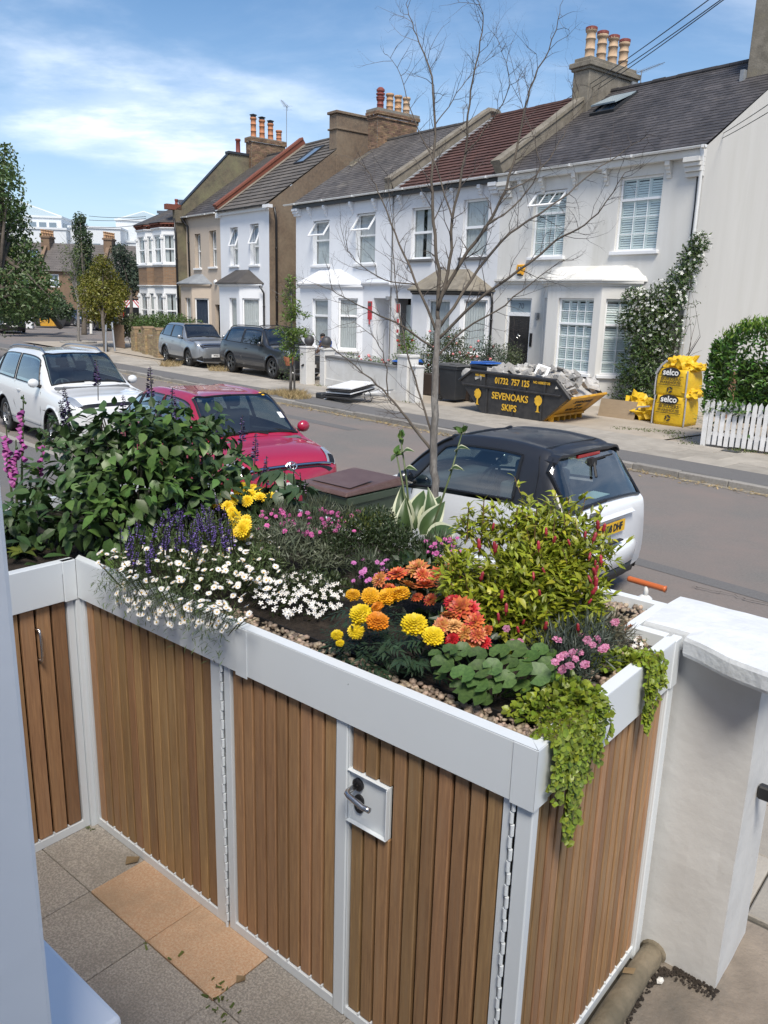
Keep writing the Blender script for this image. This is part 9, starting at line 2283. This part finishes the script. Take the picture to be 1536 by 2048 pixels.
for (x, y) in scat(940, 1215, 1040, 1250, 26) + [(1195, 1120), (1190, 1135), (1205, 1110), (1195, 1150), (1200, 1130), (1180, 1150), (1185, 1105)]:
 h = .16 + (1250 - y) / 210 * .3; p = PL(x, y, h) - B; d = Vector((rp9.gauss(0, .25), rp9.gauss(0, .25), -1)); inst('bud', bdm, T, orient(p + (Vector((.02, -.06, .02))), d.orthogonal(), d, rp9.uniform(.020, .036)))
# --- scalloped pelargonium leaves
T, B = plant('pelargonium', 'pelargonium with round scalloped green leaves at the front gravel', 'pelargonium', 980, 1390)
pe = MB(); n = 22; cu = [(0, 0, 0)]
for ring_, rr in ((1, .55), (2, 1.0)):
 for k in range(n):
  a = 2 * pi * (.06 + .88 * k / (n - 1)) - pi / 2; r = rr * (1 + (.045 * cos(k * 2 * pi / 3.15) if ring_ == 2 else 0)); cu.append((r * cos(a), r * sin(a), .20 * rr + .02 * cos(k * 2 * pi / 3.15) * rr))
pe.add(cu, [(0, 1 + k, 2 + k) for k in range(n - 1)] + [(1 + k, 1 + n + k, 2 + n + k, 2 + k) for k in range(n - 1)]); pm_ = leaf('pelargonium_leaf', (.085, .155, .036), .25, .02, .22, .5, 'obj', (.035, .075, .018), 3.5)
o = pe.build('leaf', pm_, None, smooth=True); pme = o.data; D.objects.remove(o); st_ = MB()
for (x, y, r, h) in ((885, 1330, 24, .11), (925, 1350, 24, .11), (905, 1310, 20, .13), (960, 1340, 24, .12), (985, 1335, 20, .13), (955, 1310, 20, .14), (1000, 1305, 22, .15), (1030, 1300, 24, .15), (1060, 1315, 22, .14), (1040, 1340, 26, .12), (1075, 1350, 26, .11), (1010, 1360, 22, .10), (945, 1395, 28, .06), (955, 1370, 22, .09), (985, 1375, 20, .08), (1095, 1330, 20, .12), (900, 1300, 16, .15), (925, 1300, 18, .14), (870, 1310, 14, .12), (1020, 1325, 18, .13), (1080, 1300, 18, .14), (1100, 1310, 16, .12), (915, 1375, 16, .07), (1045, 1375, 20, .07), (1060, 1385, 18, .06), (880, 1350, 14, .07), (970, 1400, 16, .04), (1105, 1355, 18, .09)):
 p = PL(x, y, h) - B; up = Vector((rp9.gauss(.2, .22), rp9.gauss(-.4, .22), 1)); inst('leaf', pme, T, orient(p, Vector((rp9.gauss(0, .5), 1, .35)), up, r / FPX * 2.4)); st_.tube([(p.x * .3, p.y * .3 + .02, 0), tuple(p)], .0025, 4)
st_.build('stem', pm_, T, kind='stuff')
# --- bicolour pinks and small plants at the right
pinks('crimson and white pinks in front of the fuchsia', 1130, 1340, [(1120, 1320, .07, .09), (1170, 1300, .08, .09), (1090, 1340, .04, .06), (1150, 1350, .03, .06)], [(1110, 1325), (1130, 1310), (1150, 1318), (1140, 1332), (1125, 1340), (1160, 1305), (1175, 1280), (1185, 1290), (1195, 1278), (1165, 1275), (1205, 1300), (1170, 1330), (1120, 1315), (1145, 1305), (1068, 1248), (1013, 1258), (1025, 1285), (1040, 1283), (1120, 1240), (1115, 1280), (1210, 1295), (1230, 1245), (1130, 1250)], (.62, .30, .45), .0165, .15, (.075, .095, .075), 1500, two=(.30, .015, .09))
T, B = plant('grey_tuft', 'tangled grey-green tuft right of the fuchsia', 'plant', 1195, 1290); gt = fine('greytuft', (.12, .115, .075), w=.09); cushion(T, B, [(1190, 1265, .05, .08), (1220, 1280, .04, .07), (1180, 1240, .05, .06)], gt, 900, .06, spread=.9)
T, B = plant('dried_bloom', 'rusty orange dried bloom above the tangled tuft', 'flower', 1250, 1275); heads(T, B, [(1250, 1250), (1262, 1255), (1240, 1258), (1255, 1262)], [petals('flower', mat('rust_petal', (.28, .085, .02), .8, tint=.4, rnd=.3), [(9, .1, 1, 0, .3, .3), (7, .1, .7, .1, .6, .3)])], .016, .06, .5); q = MB(); q.tube([(0, 0, 0), (0, 0, .06)], .002, 4); q.build('stem', gt.materials[0], T)
T, B = plant('alyssum', 'tiny white flowers at the right end of the tray', 'alyssum', 1275, 1300); heads(T, B, scat(1262, 1285, 1265, 1310, 16), star, .008, .04, .5); q = MB()
for k in range(60): addmesh(q, fl, orient((rp9.gauss(0, .02), rp9.gauss(0, .03), rp9.uniform(0, .04)), G_(), (0, 0, 1), .02), rp9.random())
q.build('foliage', fl.materials[0], T, kind='stuff')
# --- creeping jenny trailing over the end
cj, cjm = lf('jenny', (.27, .34, .028), w=.95, curl=.2, var=.4, hue=.04, tr=.3, n=3, ob=.8, c2=(.18, .25, .025)); cj2 = cj.copy(); cj2.materials.clear(); cj2.materials.append(leaf('jenny_inner', (.19, .25, .024), .45, .04, .3, .42, 'tint'))
def jenny(lab, px, py, lobes, trails, n, grp='clumps of creeping jenny'):
 T, B = plant('creeping_jenny', lab, 'creeping jenny', px, py, grp); q = MB(); st_ = MB(); c_ = []
 tot = sum(l[3] ** 2 for l in lobes)
 for (x, y, h, r) in lobes:
  c = PL(x, y, h) - B
  for k in range(int(n * r * r / tot)): d = G_().normalized(); d.z = abs(d.z) * .7; c_.append((c + d * r * rp9.uniform(.4, 1.05), d, Vector((rp9.gauss(.2, .5), rp9.gauss(-.3, .5), 1))))
 for (nn, z1, w_, k_) in trails:
  for k in range(k_):
   n0 = nn + rp9.gauss(0, w_); ze = z1 * rp9.uniform(.35, 1.0); pts = [Vector((-.06, n0, .04)), Vector((.012, n0 + rp9.gauss(0, .01), .055)), Vector((.028, n0, .0))]; m_ = max(2, int((.0 - ze) / .04))
   for i in range(1, m_ + 1): pts.append(Vector((.022 + rp9.uniform(-.006, .014), n0 + rp9.gauss(0, .006) * i ** .5, ze * i / m_)))
   pts = [p - B for p in pts]; st_.tube(pts, .0014, 3, caps=False)
   for i in range(len(pts) - 1):
    for f in (.15, .4, .65, .9):
     for sd in (-1, 1): c_.append((pts[i].lerp(pts[i + 1], f), Vector((rp9.uniform(.1, .6), sd, rp9.uniform(-.5, .2))), Vector((1, -.3, .5)) + G_(.35)))
 rp9.shuffle(c_)
 for i, (p, d, up) in enumerate(c_):
  Mx = orient(p, d + G_(.3), up, rp9.uniform(.013, .024))
  if i < 280: inst('leaf', cj, T, Mx)
  else: addmesh(q, cj2, Mx, rp9.random())
 q.build('foliage', cj2.materials[0], T, kind='stuff'); st_.build('stem', mat('thin_green_stem', (.14, .12, .04), .6), T, kind='stuff')
jenny('large clump of creeping jenny trailing over the near corner of the tray', 1100, 1440, [(1090, 1420, .03, .08), (1140, 1400, .04, .09), (1050, 1430, .02, .05), (1170, 1400, .04, .06), (1110, 1390, .04, .06), (1190, 1420, .02, .05), (1120, 1450, .02, .06)], [(.20, -.30, .035, 15), (.10, -.20, .03, 11), (.28, -.12, .035, 10), (.19, -.36, .012, 3), (.33, -.16, .012, 3)], 900)
jenny('small clump of creeping jenny trailing over the end fascia further back', 1230, 1330, [(1250, 1320, .03, .05), (1210, 1330, .02, .05), (1270, 1325, .03, .04)], [(.70, -.17, .028, 12), (.72, -.24, .012, 3), (.78, -.08, .02, 4)], 330)
# ------------------------------------------------------------------ bare street tree and overhead wires
TD = 5.25
tb = pxd(872, 1040, TD); tbase = Vector((tb.x, tb.y, .10))
BT = thing('bare_tree', 'slender leafless street tree rising behind the planted tray', 'tree', tbase)
rb_ = random.Random(61)
main, tw = MB(), MB()
def br(pts, r0, r1, dz0=0.0, dz1=0.0, q=main, n=7, twigs=1.0, tl=.26):
 P_ = [pxd(x, y, TD + dz0 + (dz1 - dz0) * i / (len(pts) - 1)) - tbase for i, (x, y) in enumerate(pts)]
 S_ = []
 for i in range(len(P_) - 1):
  for k in range(4):
   a = P_[max(0, i - 1)]; d = P_[min(len(P_) - 1, i + 2)]; S_.append(cr(a, P_[i], P_[i + 1], d, k / 4) + Vector((rb_.gauss(0, .004), rb_.gauss(0, .004), rb_.gauss(0, .003))))
 S_.append(P_[-1]); m_ = len(S_); q.tube(S_, [r0 + (r1 - r0) * k / (m_ - 1) for k in range(m_)], n, 0, .5, caps=True)
 k = 3
 while k < m_:
  if twigs and rb_.random() < 1.3 * twigs:
   d = (S_[k] - S_[k - 1]).normalized(); a = Matrix.Rotation(rb_.uniform(0, 6.28), 3, d) @ d.orthogonal().normalized()
   limb(tw, S_[k], d * .7 + a * rb_.uniform(.5, 1.0), tl * rb_.uniform(.35, 1.3), max(.0022, (r0 + (r1 - r0) * k / m_) * .42), rb_, 2 if rb_.random() < .6 else 1, 4, .2, 0, .06)
  k += 1
 return S_
tr = MB()
br([(872, 1250), (871, 1040), (868, 940), (868, 830), (872, 720), (877, 640)], .029, .021, 0, 0, tr, 10, 0)
br([(877, 645), (878, 560), (868, 470), (865, 360), (870, 250), (866, 170), (848, 110), (828, 60), (812, 8)], .014, .002, 0, .2)
br([(878, 620), (900, 520), (905, 440), (930, 310), (936, 230), (952, 130), (966, 45), (958, 5)], .012, .002, 0, -.3)
br([(878, 600), (925, 520), (975, 450), (1010, 380), (1042, 260), (1060, 175), (1098, 100), (1120, 25)], .013, .002, 0, -.4)
br([(874, 680), (950, 605), (1040, 540), (1115, 480), (1170, 450), (1215, 400), (1250, 345)], .011, .002, 0, -.5)
br([(880, 655), (940, 560), (1005, 480), (1060, 440), (1120, 400), (1185, 345), (1250, 300), (1300, 270)], .011, .0015, 0, .4)
br([(868, 720), (930, 660), (1010, 610), (1075, 555), (1130, 520)], .008, .0015, 0, -.2)
br([(872, 660), (835, 570), (800, 490), (765, 400), (740, 350), (715, 320)], .010, .0015, 0, .3)
br([(870, 700), (810, 655), (745, 625), (690, 595), (640, 570)], .008, .0012, 0, -.3)
br([(866, 905), (814, 837), (776, 792), (726, 746), (664, 696), (636, 690)], .010, .0015, 0, .2)
br([(868, 880), (842, 800), (818, 720), (803, 650), (790, 560), (782, 440), (776, 350)], .008, .0012, 0, .4)
br([(905, 440), (870, 330), (830, 240), (800, 150), (775, 110)], .006, .001, -.1, .2)
br([(975, 450), (1040, 400), (1080, 330), (1050, 230), (1030, 150)], .006, .001, -.2, .1)
br([(930, 310), (985, 240), (1020, 170), (1000, 90)], .005, .001, -.2, -.5)
br([(1010, 380), (1060, 360), (1110, 300), (1140, 240), (1160, 170)], .005, .001, -.3, -.1)
br([(870, 250), (905, 200), (940, 150), (970, 120)], .004, .001, .1, .3)
br([(776, 792), (770, 720), (742, 670), (700, 640)], .005, .001, .1, 0)
br([(835, 570), (770, 560), (710, 520), (690, 490)], .005, .001, .1, -.2)
tr.build('trunk', X['bark'], BT, smooth=True); main.build('branches', X['bark_dark'], BT, smooth=True); tw.build('twigs', X['twig'], BT, kind='stuff')
def wire(lab, a, da, b, db, sag, r=.012):
 A, B = pxd(*a, da), pxd(*b, db); q = MB(); q.tube([A.lerp(B, k / 16) - Vector((0, 0, sag * 4 * (k / 16) * (1 - k / 16))) for k in range(17)], r, 4); o = q.build('overhead_wire', X['cable']); tag(o, lab, 'wire', 'overhead wires')
wire('upper of the overhead wires crossing behind the right chimney pots', (1470, -40), 16, (1092, 222), 34, .12)
wire('middle overhead wire crossing the right chimney', (1482, -30), 16, (1096, 226), 34, .14)
wire('lowest overhead wire crossing the right chimney', (1500, -40), 16, (1120, 226), 33, .10)
wire('wire running down to the gutter corner of house 70', (1620, 150), 14, (1408, 288), 23.3, .06, .009)
wire('second wire slanting to the gutter of house 70 from the right edge', (1620, 172), 14, (1404, 296), 23.4, .06, .009)
for i, (y0, y1) in enumerate(((432, 433), (440, 437), (455, 448))): wire(['top', 'middle', 'lowest'][i] + ' of three thin far wires left of the dark offices', (178, y0), 62, (292, y1), 58, .1, .02)
